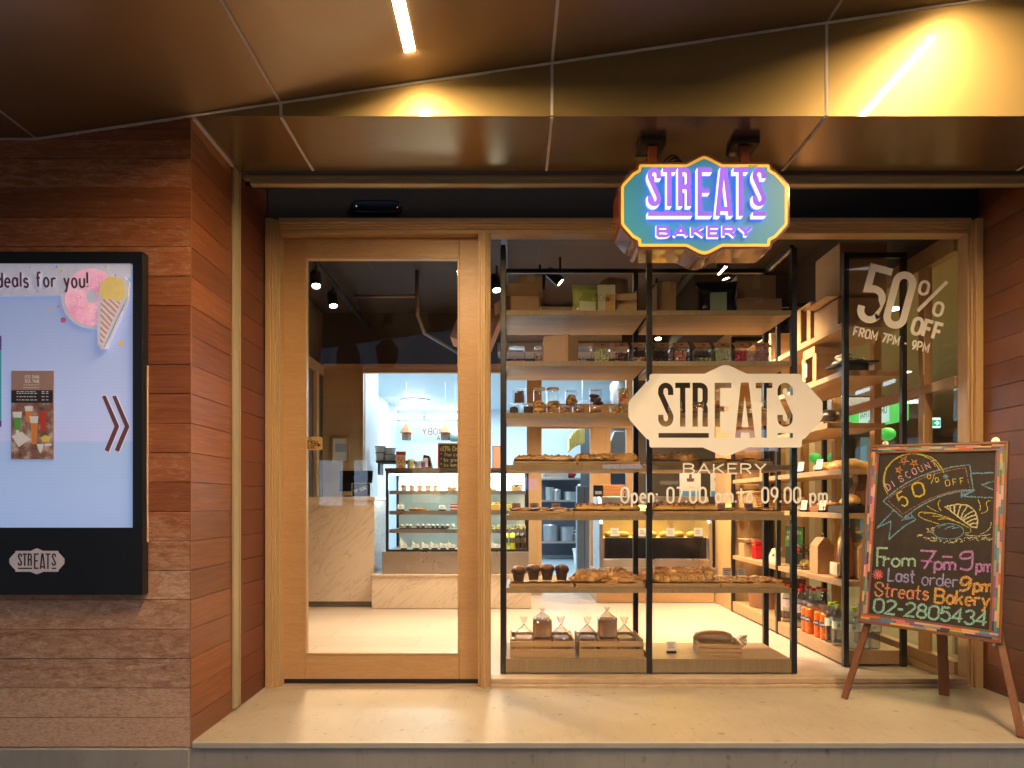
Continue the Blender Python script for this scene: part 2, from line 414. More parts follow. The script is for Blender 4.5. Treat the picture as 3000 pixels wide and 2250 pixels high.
# ------------------------------------------------------------------ shared materials
def siding_mat(name, worn, gain=1.0):
    """oiled boards, grey and scuffed low down where rain splashes them"""
    m, t, o = new_mat(name)
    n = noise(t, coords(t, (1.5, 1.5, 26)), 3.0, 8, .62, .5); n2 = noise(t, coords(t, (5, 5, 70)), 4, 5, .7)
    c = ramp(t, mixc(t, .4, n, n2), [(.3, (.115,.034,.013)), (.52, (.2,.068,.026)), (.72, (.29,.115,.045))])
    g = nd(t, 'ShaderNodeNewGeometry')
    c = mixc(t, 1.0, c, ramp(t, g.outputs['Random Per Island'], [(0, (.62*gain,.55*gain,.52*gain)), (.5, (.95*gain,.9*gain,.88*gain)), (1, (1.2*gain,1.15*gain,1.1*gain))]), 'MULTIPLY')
    if worn:
        sep = nd(t, 'ShaderNodeSeparateXYZ'); tc = nd(t, 'ShaderNodeTexCoord'); t.links.new(tc.outputs['Object'], sep.inputs[0])
        mr = nd(t, 'ShaderNodeMapRange'); mr.inputs[1].default_value = .95; mr.inputs[2].default_value = .05
        t.links.new(sep.outputs[2], mr.inputs[0])
        sc1 = noise(t, coords(t, (4, 4, 14)), 3.5, 9, .75, .8)
        k = nd(t, 'ShaderNodeMath', operation='MULTIPLY_ADD'); t.links.new(mr.outputs[0], k.inputs[0]); k.inputs[1].default_value = .46; ad = nd(t, 'ShaderNodeMath', operation='MULTIPLY_ADD'); t.links.new(g.outputs['Random Per Island'], ad.inputs[0]); ad.inputs[1].default_value = .22; t.links.new(sc1, ad.inputs[2]); t.links.new(ad.outputs[0], k.inputs[2])
        wear = ramp(t, k.outputs[0], [(.66, 0), (1.0, 1)])
        spk = noise(t, coords(t, (14, 14, 40)), 5, 6, .75)
        pale = ramp(t, spk, [(.26, (.30,.12,.06)), (.44, (.62,.38,.25)), (.70, (.85,.60,.43))])
        c = mixc(t, mixc(t, .12, wear, 0), c, pale)
    rr = ramp(t, n2, [(.3, .32), (.7, .5)])
    pbr(t, o, c, rr, 0, .5, n2, .35, .0015)
    return m
M = {}
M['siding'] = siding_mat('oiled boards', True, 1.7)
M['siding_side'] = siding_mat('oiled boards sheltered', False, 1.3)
M['oak'] = wood('oak veneer', (.51,.29,.125), (.63,.39,.185), 'X', .9, .4, .12, .06)
M['oakz'] = wood('oak veneer upright', (.51,.295,.13), (.63,.395,.19), 'Z', .9, .42, .15, .1)
M['oaky'] = wood('oak veneer deep', (.40,.235,.11), (.58,.37,.19), 'Y', .9, .42, .15, .1)
M['board'] = wood('shelf boards', (.36,.22,.11), (.55,.37,.20), 'X', 1.0, .45, .2, .1)
M['edge'] = wood('shelf edging', (.26,.185,.10), (.42,.31,.18), 'Z', 1.6, .5, .2, .1)
M['pine'] = wood('crate pine', (.48,.29,.13), (.68,.46,.24), 'X', 1.3, .55, .25, .18)
M['pinez'] = wood('crate pine end', (.44,.27,.12), (.64,.43,.22), 'Y', 1.3, .55, .25, .18)
M['easel'] = wood('stained easel wood', (.16,.055,.022), (.30,.12,.05), 'Z', 2.0, .4, .25, .1)
M['panel_gold'] = None
def acp(name, col, rough, met, coat=0.0, cr=.1):
    m, t, o = new_mat(name); v = coords(t)
    n = noise(t, v, 1.3, 3); f = noise(t, v, 240, 2)
    c = mixc(t, n, [x*.96 for x in col], [x*1.04 for x in col])
    pbr(t, o, c, ramp(t, n, [(0, rough-.03), (1, rough+.03)]), met, .5, f, .04, .0005, coat, cr=cr)
    return m
M['canopy'] = acp('bronze composite sheet', (.31,.215,.125), .33, .55)
M['fascia'] = acp('gold composite sheet', (.32,.232,.092), .47, .62, .9, .05)
M['soffit'] = acp('bronze composite soffit', (.25,.165,.085), .25, .65, .25, .16)
M['seal'] = plain('grey joint sealant', (.62,.57,.54), .7, var=.2, vs=9)
M['dark'] = plain('dark grey wall paint', (.050,.038,.030), .8, spec=.2, var=.2, vs=3)
M['black'] = plain('black powder coat', (.012,.012,.013), .38, var=.2, bump=.06)
M['blackgloss'] = plain('black gloss plastic', (.010,.010,.012), .15, var=.1, bump=0)
M['frame'] = wood('painted joinery', (.57,.37,.18), (.63,.42,.21), 'Z', 1.2, .4, .1, .05)
M['framex'] = wood('painted joinery across', (.57,.37,.18), (.63,.42,.21), 'X', 1.2, .4, .1, .05)
M['steel'] = plain('brushed steel', (.56,.53,.50), .3, 1.0, var=.03, vs=4, bump=0)
M['steeld'] = plain('dull steel', (.38,.39,.40), .42, 1.0, var=.12, vs=6)
M['white'] = plain('white paint', (.78,.78,.76), .5, var=.05)
M['kwall'] = plain('kitchen wall', (.62,.72,.78), .5, var=.06, vs=3)
M['paper'] = plain('white card', (.80,.76,.70), .6, var=.05)
M['kraft'] = plain('kraft card', (.46,.285,.145), .7, var=.12, vs=14, bump=.2, bsc=200)
M['kraftd'] = plain('brown box card', (.36,.23,.12), .75, var=.14, vs=10, bump=.2, bsc=160)
M['parch'] = plain('baking paper', (.58,.44,.28), .6, var=.18, vs=40, bump=.5, bsc=60)
M['red'] = plain('red plastic', (.55,.012,.018), .3)
M['ink'] = plain('dark ink', (.02,.018,.018), .6)
M['cream'] = plain('cream vinyl film', (.88,.85,.79), .45, var=.03)
M['glass'] = pane('window glass', (.965,.975,.968), 1.48, 0.0, 1.0, dirt_sheen=.045)
M['jar'] = pane('clear jar plastic', (.97,.975,.975), 1.45, .03, 1.3, bump=.25, bsc=30)
M['film'] = pane('clear wrap film', (.92,.90,.87), 1.5, .07, 2.8, bump=1.0, bsc=36, dirt_sheen=.6)  # white haze painted into the wrap stands for its highlights
M['case'] = pane('display glass', (.95,.975,.97), 1.45, 0, 1.0)
def floor_mat():
    m, t, o = new_mat('pale wood-look tiles'); v = coords(t)
    b = nd(t, 'ShaderNodeTexBrick'); t.links.new(v, b.inputs[0])
    for k, x in (('Scale', 1.0), ('Mortar Size', .0018), ('Brick Width', 1.2), ('Row Height', .3), ('Bias', 0.0), ('Mortar Smooth', .1)): b.inputs[k].default_value = x
    b.inputs['Color1'].default_value = (.58,.475,.385,1); b.inputs['Color2'].default_value = (.535,.43,.345,1); b.inputs['Mortar'].default_value = (.27,.21,.16,1)
    n = noise(t, coords(t, (1.2, 16, 1)), 3, 6, .6)
    c = mixc(t, ramp(t, n, [(.3, .10), (.7, 0)]), b.outputs[0], (.48,.385,.30))
    pbr(t, o, c, ramp(t, n, [(0, .27), (1, .33)]), 0, .45, b.outputs[1], .1, .001)
    return m
M['floor'] = floor_mat()
def cement(name, a, b, rough, big=1.2, stain=None):
    m, t, o = new_mat(name); v = coords(t)
    n = noise(t, v, big, 8, .62, .3); f = noise(t, v, 60, 5)
    c = ramp(t, n, [(.3, a), (.7, b)])
    sp = ramp(t, noise(t, v, 22, 3, .4), [(.28, 1), (.33, 0)])
    sm_ = ramp(t, noise(t, coords(t, (5, 1.2, 1), (0, 0, R(24))), 4, 9, .75, 1.2), [(.52, 0), (.72, .5)])
    c = mixc(t, sm_, c, [x*.72 for x in a])
    c = mixc(t, mixc(t, .6, 0, sp), c, stain or [x*.6 for x in a])
    pbr(t, o, c, ramp(t, n, [(.1, rough-.06), (.9, rough+.1)]), 0, .28, f, .15, .001)
    return m
M['step'] = cement('sealed step screed', (.40,.34,.26), (.49,.42,.325), .44, 2.4, (.22,.16,.10))
M['plinth'] = cement('grey kerb concrete', (.31,.285,.25), (.41,.375,.33), .8, 2.2)
M['street'] = cement('street paving', (.10,.10,.10), (.16,.155,.15), .8, 1)
def marble():
    m, t, o = new_mat('cream marble'); v = coords(t, (1.1,1.1,1.1), (0, R(38), 0))
    m2 = nd(t, 'ShaderNodeMapping'); m2.inputs['Scale'].default_value = (.5,1,3.0); t.links.new(coords(t, (1,1,1), (0, R(42), 0)), m2.inputs[0])
    n = noise(t, m2.outputs[0], 2.4, 9, .6, 1.2)
    vein = ramp(t, n, [(.478, 0), (.503, .5), (.512, 0)])
    n2 = noise(t, v, 2.2, 5)
    c = mixc(t, vein, ramp(t, n2, [(.3, (.70,.58,.46)), (.7, (.78,.67,.55))]), (.40,.30,.21))
    pbr(t, o, c, .22, 0, .5); return m
M['marble'] = marble()

# ------------------------------------------------------------------ ground and step
WX0, WX1 = -1.181, 2.246         # the recess between its two timber side walls
FYW, GY = 2.51, 3.30             # street face of the walls; plane of the shop glass
SL = lambda x: 2.304+.1470*(max(x, -1.746)-WX0)     # height of the sloping canopy underside
struct('street', MB().box(-40, 40, -60, 2.49, -.30, -.17), M['street'])
st = MB().box(WX0-.02, WX1+.02, FYW+.004, GY-.055, -.17, 0)
struct('step', st, M['step'])
struct('step_edging', MB().box(WX0+.01, WX1+.02, FYW-.012, FYW+.002, -.018, .003), plain('pale edging strip', (.46,.42,.36), .45, var=.2, vs=6), bevel=.002)
struct('kerb', MB().box(-9, 7, FYW-.004, FYW+.003, -.17, -.019).box(-9, WX0-.004, FYW-.01, FYW+.02, -.17, -.022), M['plinth'], bevel=.002)
fl = MB().box(-2.6, 2.4, GY-.055, 6.62, -.1, -.002)
struct('floor', fl, M['floor'])

# ------------------------------------------------------------------ canopy over the pavement
can = thing('canopy', 'sloping bronze metal canopy with pale joints over the shop entrance', 'canopy', (0, 0, 0))
seams = [-1.746, -.850, .147, 1.157, 2.16, 3.16, 4.3]
CY0 = .70
def slope_sheet(x0, x1):
    return MB().add([(x0,CY0,SL(x0)),(x1,CY0,SL(x1)),(x1,FYW,SL(x1)),(x0,FYW,SL(x0)),
                     (x0,CY0,SL(x0)+.03),(x1,CY0,SL(x1)+.03),(x1,FYW,SL(x1)+.03),(x0,FYW,SL(x0)+.03)],
                    [(0,1,2,3),(7,6,5,4),(0,4,5,1),(1,5,6,2),(2,6,7,3),(3,7,4,0)])
xs = [-4.5]+seams
for a, b in zip(xs[:-1], xs[1:]):
    link('ceiling_panel', slope_sheet(a+.0015, b-.0015), M['canopy'], can)
    if b > WX0:
        a2 = max(a, WX0)
        link('fascia_panel', MB().prism([(a2+.0015, 2.304), (b-.0015, 2.304), (b-.0015, SL(b)+.004), (a2+.0015, SL(a2)+.004)], FYW+.001, FYW+.02), M['fascia'], can)
        link('soffit_panel', MB().box(a2+.0015, b-.0015, FYW+.004, 2.93, 2.3035, 2.32), M['soffit'], can)
jm = MB()
for x in seams[:-1]:
    jm.add([(x-.0055,CY0,SL(x)-.003),(x+.0055,CY0,SL(x)-.003),(x+.0055,FYW-.004,SL(x)-.003),(x-.0055,FYW-.004,SL(x)-.003)], [(0,1,2,3)])
    if x > WX0:
        jm.box(x-.005, x+.005, FYW-.001, FYW+.001, 2.306, SL(x)-.004)
        jm.box(x-.0055, x+.0055, FYW+.006, 2.92, 2.3, 2.3035)
for a, b in ((-4.5, -1.746), (-1.746, WX0), (WX0, 4.3)):
    h = .006 if b <= WX0 else .004
    n = 40
    for i in range(n):
        u, v = a+(b-a)*i/n, a+(b-a)*(i+1)/n; k = random.uniform(.85, 1.2)
        jm.add([(u,FYW-.012,SL(u)-.0035),(v,FYW-.012,SL(v)-.0035),(v,FYW-.001,SL(v)-.007*k),(u,FYW-.001,SL(u)-.007*k)], [(0,1,2,3)])
jm.box(WX0+.002, WX0+.012, FYW+.006, 2.87, 2.293, 2.303)
link('joint_sealant', jm, M['seal'], can)
# strip lights set in the canopy underside, every two metres
stripm = glow('warm strip light', (1.0, .67, .33), 255)
for i, x in enumerate((-.348, 1.652)):
    lab = ['warm strip light in the canopy, pointing at the door', 'warm strip light in the canopy at the right, seen mirrored in the gold fascia'][i]
    t = thing('strip_light', lab, 'light', (x, 1.73, SL(x)), group='canopy strip lights', ry=-math.atan(.147) if x > -1.746 else 0)
    link('diffuser', MB().box(-.018, .018, -.595, .595, -.008, -.002), stripm, t)
    link('frame', MB().box(-.0225, -.0185, -.6, .6, -.013, -.001).box(.0185, .0225, -.6, .6, -.013, -.001), M['canopy'], t)

# ------------------------------------------------------------------ timber clad walls
def boards(mb, axis, a0, a1, face, thick, z0, z1, sgn, joints=True, ref=.85, ph=.1082, gap=.0018):
    k0 = math.floor((z0-ref)/ph); z = ref+k0*ph
    while z < z1-.002:
        lo, hi = max(z, z0), min(z+ph-gap, z1)
        if hi-lo > .004:
            cuts = [a0]
            if joints and random.random() < .4: cuts.append(a0+(a1-a0)*random.uniform(.2, .8))
            cuts.append(a1)
            for u, v in zip(cuts[:-1], cuts[1:]):
                d = random.uniform(0, .0012)
                if axis == 'X': mb.box(u+.0006, v-.0006, face-sgn*d, face+sgn*thick, lo, hi)
                else: mb.box(face-sgn*d, face+sgn*thick, u+.0006, v-.0006, lo, hi)
        z += ph
wl = thing('timber_wall', 'red brown timber board wall with pale worn lower boards, behind the poster lightbox', 'wall', (0,0,0))
f1 = MB(); boards(f1, 'X', -4.5, WX0-.001, FYW, .018, -.02, 2.215, 1)
# the top boards follow the slope of the canopy
for lo, hi in ((2.2165, 2.2565), (2.2583, 2.299)):
    xl, xh = WX0+(lo-2.304)/.147, WX0+(hi-2.304)/.147
    f1.prism([(xl, lo), (WX0-.001, lo), (WX0-.001, hi), (xh, hi)], FYW, FYW+.018)
link('front_cladding', f1, M['siding'], wl, bevel=.0014)
link('backing', MB().box(-4.5, WX0-.012, FYW+.012, GY+.05, -.17, 2.3).box(-4.5, -1.19, FYW+.03, GY+.05, 2.3, 2.9), plain('orange brown batten', (.13,.055,.022), .8), wl)
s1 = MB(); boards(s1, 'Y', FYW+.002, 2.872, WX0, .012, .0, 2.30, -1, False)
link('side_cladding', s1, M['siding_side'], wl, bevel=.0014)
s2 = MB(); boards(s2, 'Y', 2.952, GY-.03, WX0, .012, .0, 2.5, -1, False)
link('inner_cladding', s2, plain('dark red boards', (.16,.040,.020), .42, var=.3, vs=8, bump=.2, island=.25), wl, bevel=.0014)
link('corner_trim', MB().box(WX0-.0005, WX0+.002, FYW-.0015, FYW+.003, -.01, 2.29), plain('orange timber edge', (.34,.13,.045), .45, var=.2), wl)
wr = thing('timber_wall', 'dark red brown timber side wall behind the chalkboard easel', 'wall', (0,0,0))
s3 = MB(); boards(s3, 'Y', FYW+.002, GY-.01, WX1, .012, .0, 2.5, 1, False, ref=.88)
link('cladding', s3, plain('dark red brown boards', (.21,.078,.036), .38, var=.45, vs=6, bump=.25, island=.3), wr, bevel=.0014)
f2 = MB(); boards(f2, 'X', WX1+.001, 6, FYW, .018, -.02, 2.30, 1)
link('front_cladding', f2, M['siding'], wr, bevel=.0025)
link('backing', MB().box(WX1+.012, 6, FYW+.02, GY+.05, -.17, 2.9), plain('orange brown batten', (.13,.055,.022), .8), wr)
# roller shutter guides and the beam that hides the shutter
gd = plain('aged cream aluminium', (.46,.38,.24), .42, .2, var=.15, vs=6)
for x, s, lab in ((WX0, 1, 'narrow cream shutter guide rail on the left timber side wall'), (WX1, -1, 'narrow cream shutter guide rail on the right timber side wall')):
    t = thing('shutter_guide', lab, 'shutter rail', (x, 2.91, 0), group='shutter guide rails')
    link('rail', MB().box(0, s*.012, -.037, .012, .012, 2.30), gd, t, bevel=.002)
    link('channel', MB().box(0, s*.006, .0125, .022, .012, 2.30).box(0, s*.014, .0225, .03, .012, 2.30), gd, t, bevel=.001)
t = thing('shutter_beam', 'long cream shutter beam with a slot running above the shop front', 'beam', (0, 2.96, 0))
link('beam', MB().box(WX0+.02, WX1-.004, -.01, .02, 2.283, 2.298).box(WX0+.045, WX1-.004, -.006, .03, 2.262, 2.2827), gd, t, bevel=.003)
link('shutter_slot', MB().box(WX0+.012, WX1-.003, .035, .06, 2.27, 2.42), M['black'], t)
link('cover_strip', MB().box(WX0+.012, WX1, -.02, .04, 2.2990, 2.3035), plain('grey strip', (.12,.11,.09), .6), t)
# dark wall above the shop front
t = thing('header_panel', 'dark grey painted panel between the shutter beam and the door frame', 'wall panel', (0, GY, 0))
link('panel', MB().box(WX0+.002, WX1-.002, 0, .1, Z(479, GY), 2.9), M['dark'], t)
t = thing('door_sensor', 'black oval motion sensor above the wooden door', 'sensor', tuple(P(815, 452, GY)))
cap = [(x*.123, z*.033) for x, z in [(math.copysign(min(1, abs(math.cos(R(a)))**.35), math.cos(R(a))), math.copysign(abs(math.sin(R(a)))**.7, math.sin(R(a)))) for a in range(0, 360, 12)]]
link('housing', MB().prism(cap, -.035, -.001), M['blackgloss'], t, bevel=.01, seg=3)
link('indicator', MB().ball((-.093,-.036,.0), .003), glow('white pin lamp', (.8,.7,.65), .4), t)
link('indicator', MB().ball((.103,-.036,-.006), .003), glow('red pin lamp', (.8,.1,.05), .5), t)

# ------------------------------------------------------------------ joinery: the architrave, the sliding door, the shop window
def xz(x0, x1, y0, y1, Y): return (X(x0, Y), X(x1, Y), Z(y1, Y), Z(y0, Y))
fr = thing('door_frame', 'pale oak frame with stepped moulding round the door and window', 'frame', (0, GY, 0))
def bar(mb, a, y0, y1): mb.box(a[0], a[1], y0, y1, a[2], a[3])
def jamb(name, x0, x1, y0, y1, m, steps):
    mb = MB(); a = xz(x0, x1, y0, y1, GY)
    if m == M['frame']:
        wd = a[1]-a[0]
        for u, v, d in steps: mb.box(a[0]+wd*u+.0003, a[0]+wd*v-.0003, -d, .05, a[2], a[3])
    else:
        ht = a[3]-a[2]
        for u, v, d in steps: mb.box(a[0], a[1], -d, .05, a[3]-ht*v+.0003, a[3]-ht*u-.0003)
    return link(name, mb, m, fr, bevel=.0025)
jamb('jamb', 581, 609, 480, 1488, M['frame'], [(0,.42,.055),(.42,.58,.048),(.58,.72,.04),(.72,.86,.034),(.86,1,.026)])
jamb('mullion', 1033, 1060, 509.5, 1488, M['frame'], [(0,.2,.026),(.2,.42,.036),(.42,.62,.05),(.62,.75,.042),(.75,.88,.034),(.88,1,.024)])
jamb('jamb', 2083, 2109, 480, 1488, M['frame'], [(0,.2,.024),(.2,.4,.032),(.4,1,.052)])
jamb('head', 609.3, 2082.7, 480, 509, M['framex'], [(0,.4,.055),(.4,.55,.046),(.55,.7,.04),(.7,1,.028)])
sm = plain('flaking sill paint', (.50,.37,.24), .6, var=.35, vs=16, bump=.6, bsc=40)
mb = MB(); a = xz(1060, 2083, 1463, 1489, GY); mb.box(a[0], a[1], -.05, .05, a[2]-.004, a[2]+.034).box(a[0], a[1], -.03, .05, a[2]+.0343, a[3])
link('sill', mb, sm, fr, bevel=.004)

dr = thing('sliding_door', 'oak sliding door with one tall clear pane, closed', 'door', (0, GY+.03, 0))
DY = GY+.03
a = xz(610, 1034, 513, 1467, DY); g = xz(659, 992, 556, 1414, DY)
link('stile', MB().box(a[0], g[0], 0, .04, a[2], a[3]), M['oak'], dr, bevel=.002)
link('stile', MB().box(g[1], a[1], 0, .04, a[2], a[3]), M['oak'], dr, bevel=.002)
link('top_rail', MB().box(g[0]+.0005, g[1]-.0005, .001, .039, g[3], a[3]), M['oak'], dr, bevel=.002)
link('bottom_rail', MB().box(g[0]+.0005, g[1]-.0005, .001, .039, a[2], g[2]), M['oak'], dr, bevel=.002)
bd = .008
bm = MB().box(g[0], g[0]+bd, -.003, .03, g[2], g[3]).box(g[1]-bd, g[1], -.003, .03, g[2], g[3]).box(g[0]+bd, g[1]-bd, -.003, .03, g[3]-bd, g[3]).box(g[0]+bd, g[1]-bd, -.003, .03, g[2], g[2]+bd)
link('glazing_bead', bm, M['frame'], dr, bevel=.0015)
link('pane', MB().quad((g[0],.014,g[2]),(g[1],.014,g[2]),(g[1],.014,g[3]),(g[0],.014,g[3])), M['glass'], dr)
link('door_track', MB().box(a[0], a[1], .002, .05, a[3]+.003, a[3]+.02), M['black'], dr)
link('gap_seal', MB().box(a[0], a[1], .004, .05, .001, a[2]), M['black'], dr)

sw = thing('shop_window', 'large clear shop window with cream film lettering', 'window', (0, GY, 0))
a = xz(1060, 2083, 509.5, 1463, GY)
link('pane', MB().quad((a[0],.008,a[2]),(a[1],.008,a[2]),(a[1],.008,a[3]),(a[0],.008,a[3])), M['glass'], sw)
# ------------------------------------------------------------------ writing on the glass
GF = (0, GY-.0, 0)
rel = lambda o, sh: (lambda x, y, l=0: sh(x, y, l)-o.location)     # plane point in the thing's own frame
def plate_half():
    return [(0,-460),(30,-457),(60,-445),(215,-371),(745,-371),(764,-364),(770,-350),(773,-310),(786,-294),(815,-276),(968,-106),(983,-80),(983,67),(964,104),(841,242),(801,286),(780,293),(773,303),(771,357),(765,370),(751,375),(231,375),(51,452),(0,462)]
Z5 = zoomed(1880, 1060, 3.457)
glass_sheet = Sheet((0, GY+.006, 0), (0,-1,0), Z5); gs = rel(sw, glass_sheet)
pl = [(849+x, 493+y) for x, y in mirror(plate_half())]
wm = [[(165+x*.999, 212+y*.999) for x, y in q] for q in wordmark()]
mb = MB(); slab(mb, region([pl], wm), lambda x, y, d: gs(x, y, .0012+d))
o = link('film_badge', mb, M['cream'], sw); o['label'] = 'cream badge film with the shop name cut out'
mb = MB(); ls, _ = lay('BAKERY', 425, 1132, 98, sx=1.86, track=.40); strokes(mb, gs, ls, 15)
o = link('film_lettering', mb, M['cream'], sw); o['label'] = 'cream film word under the badge'
mb = MB(); s = 'Open: 07.00 am.to 09.00 pm.'
ls, wdt = lay(s, -207, 1425, 150, sx=.72, track=.20)
k = (1948+207)/wdt; ls = [[(-207+(x+207)*k, y) for x, y in p] for p in ls]
strokes(mb, gs, ls, 21)
o = link('film_lettering', mb, M['cream'], sw); o['label'] = 'cream film opening hours'
Z3 = zoomed(2280, 680, 3.457); gs3 = rel(sw, Sheet((0, GY+.006, 0), (0,-1,0), Z3))
mb = MB()
ca = math.cos(R(15)); sa = math.sin(R(15))
def rot(pts, cx, cy): return [(cx+x*ca-y*sa, cy+x*sa+y*ca) for x, y in pts]
# figures drawn in a tilted frame, y down, from the top left of the 5
big = [[(236,36),(38,36),(38,262)]+[(100,246)]+[(x,-y) for x,y in arc(118,-340,92,94,90,0,8)]+[(210,480)]+[(x,-y) for x,y in arc(118,-470,92,92,0,-178,12)]+[(26,440)]]
strokes(mb, gs3, [rot(p, 934, 312) for p in big], 72)
zero = [[(x, -y) for x, y in ob(170, 520, 0)]]
strokes(mb, gs3, [rot([(x+300, y+548) for x, y in zero[0]], 934, 312)], 74)
pc1 = [[(x+548, y+170) for x, y in [(px, -py) for px, py in ob(84, 130, 0)]], [(x+742, y+340) for x, y in [(px, -py) for px, py in ob(84, 130, 0)]]]
strokes(mb, gs3, [rot(p, 934, 312) for p in pc1], 30)
strokes(mb, gs3, [[(1410,800),(1712,500)]], 36)
ls, _ = lay('OFF', 1345, 1020, 160, sx=.9, ang=15, track=.2); strokes(mb, gs3, ls, 36)
o = link('film_lettering', mb, M['cream'], sw); o['label'] = 'cream film discount figures, tilted'
mb = MB(); s = 'FROM 7PM - 9PM'; ls, wd0 = lay(s, 760, 1045, 88, sx=.9, ang=0, track=.25)
k = 792/wd0; ls = [[(760+(x-760)*k, y) for x, y in p] for p in ls]
ls = [[(760+(x-760)*math.cos(R(13.2))-(y-1045)*math.sin(R(13.2)), 1045+(x-760)*math.sin(R(13.2))+(y-1045)*math.cos(R(13.2))) for x, y in p] for p in ls]
strokes(mb, gs3, ls, 17)
o = link('film_lettering', mb, M['cream'], sw); o['label'] = 'cream film happy hour times, tilted'
# SLIDE sticker on the door pane
ZD = zoomed(860, 1250, 2.073); ds = rel(dr, Sheet((0, DY+.012, 0), (0,-1,0), ZD))
def rrect(x0, y0, x1, y1, r):
    return [(x, y) for cx, cy, a in ((x1-r, y1-r, 0), (x0+r, y1-r, 90), (x0+r, y0+r, 180), (x1-r, y0+r, 270)) for x, y in arc(cx, cy, r, r, a, a+90, 4)]
mb = MB(); poly(mb, ds, rrect(78, 62, 177, 142, 14), .002)
stk = link('slide_sticker', mb, plain('gold sticker', (.55,.33,.10), .35, .2), dr)
stk['label'] = 'gold sticker with an arrow on the pane'
mb = MB(); ls, _ = lay('SLIDE', 84, 133, 13, sx=1.1, track=.3); strokes(mb, ds, ls, 3.2, .003)
strokes(mb, ds, [[(84,112),(158,112)], [(146,102),(164,112),(146,122)]], 5, .003)
thai = [[(86,104),(86,84),(90,84)], [(94,104),(94,86),(100,82),(106,88),(104,96),(110,104),(110,84)], [(115,104),(115,90),(121,84),(128,90),(128,104),(118,104)], [(134,86),(134,104),(146,104),(146,84)], [(98,78),(104,73),(112,78)], [(104,70),(104,66)]]
strokes(mb, ds, thai, 4, .003); link('print', mb, M['ink'], stk)

# ------------------------------------------------------------------ the hanging box sign
SY = 2.60; Z4 = zoomed(1780, 400, 3.95)
sg = thing('hanging_sign', 'lit blue and yellow bakery box sign hanging over the window', 'sign', (0, SY, 0))
sgs = rel(sg, Sheet((0, SY, 0), (0,-1,0), Z4))
half = [(0,-567),(30,-560),(75,-540),(195,-478),(215,-472),(736,-472),(752,-462),(762,-412),(792,-392),(825,-375),(945,-245),(962,-212),(962,215),(945,247),(830,375),(792,394),(765,410),(757,470),(736,480),(215,480),(195,487),(75,550),(30,566),(0,570)]
yel = [(1118+x, 797+y) for x, y in mirror(half)]
brown = offset(yel, 27); teal = offset(yel, -33)
bm_ = plain('chestnut enamel', (.17,.045,.022), .16, .15, var=.12, vs=8, bump=.05, coat=.5)
mb = MB(); slab(mb, region([brown]), lambda x, y, d: sgs(x, y, -d), .15)
link('box', mb, bm_, sg)
mb = MB(); slab(mb, region([yel], [teal]), lambda x, y, d: sgs(x, y, .003-d), .0028)
link('border', mb, plain('yellow enamel', (.95,.68,.11), .4, var=.04), sg)
mb = MB(); slab(mb, region([teal]), lambda x, y, d: sgs(x, y, .002-d), .0018)
link('face', mb, plain('teal enamel', (.045,.30,.58), .42, var=.05), sg)
sx = (1810-450)/1367; wmz = [[(450+x*sx, 392+y*.995) for x, y in q] for q in wordmark()]
lf, lsd, halo = glow('lilac letter face', (.48,.19,.90), .5, .25), glow('white letter side', (.72,.62,1.0), 1.2), glow('violet letter glow', (.09,.07,1.0), 2.8)
def letters(quads, d, dx, dy):
    vs, tr, bdr = region(quads)
    mb = MB(); mb.add([sgs(x, y, d) for x, y in vs], tr); link('letter_faces', mb, lf, sg)
    mb = MB(); mh = MB()
    q = lambda p, l: sgs(p[0]-dx*l, p[1]+dy*l, .003+(d-.0032)*(1-l))
    for a, b in bdr:
        A, B = vs[a], vs[b]
        mb.add([q(A, 0), q(A, .75), q(B, .75), q(B, 0)], [(0,1,2,3)])
        mh.add([q(A, .75), q(A, 1), q(B, 1), q(B, .75)], [(0,1,2,3)])
    link('letter_sides', mb, lsd, sg); link('letter_backlight', mh, halo, sg)
letters(wmz, .022, 14, 22)
ls, _ = lay('BAKERY', 572, 1168, 108, sx=1.75, track=.44)
x1 = max(p[0] for l in ls for p in l); ls = [[(572+(x-572)*(1652-572)/(x1-572), y) for x, y in p] for p in ls]
letters([q for p in ls for q in ribbon(p, 34)], .014, 5, 8)
mb = MB(); t_, _ = lay('nsnrs bnnos', 1625, 352, 15, sx=1.1, track=.25); strokes(mb, sgs, t_, 4, .0045); link('small_print', mb, M['ink'], sg)
for i, px in enumerate((1408, 1608)):
    x = X(px, 2.68)
    t = thing('sign_bracket', ['black bracket holding the box sign, with a coil of cable', 'black bracket holding the box sign, nearer the gold glow'][i], 'bracket', (x, 2.68, 2.3035), group='sign brackets')
    link('mounting_plate', MB().box(-.05, .05, -.035, .075, -.028, 0), plain('dark bronze plate', (.045,.032,.028), .3, .3), t, bevel=.002)
    link('post', MB().box(-.018, .018, -.018, .018, -.13, -.028), bm_, t, bevel=.002)
    if i: link('screw_cap', MB().lathe([(.012,-.036),(.016,-.03),(.016,-.0282)], 12, (-.03,.045,0)), plain('tan cap', (.4,.26,.15), .5), t, smooth=True)
t = thing('cable', 'black cable looping out of the top of the box sign', 'cable', (X(1440, 2.68), 2.68, 2.22))
mb = MB()
for k in range(4):
    pts = [(-.03+.012*k+.11*u, .008*k-.02*math.sin(u*3), -.03+.06*math.sin(u*math.pi)*(1-.12*k)-.03*u) for u in [i/12 for i in range(13)]]
    mb.tube(pts, .0038, 6)
link('cable_loops', mb, M['blackgloss'], t, smooth=True)

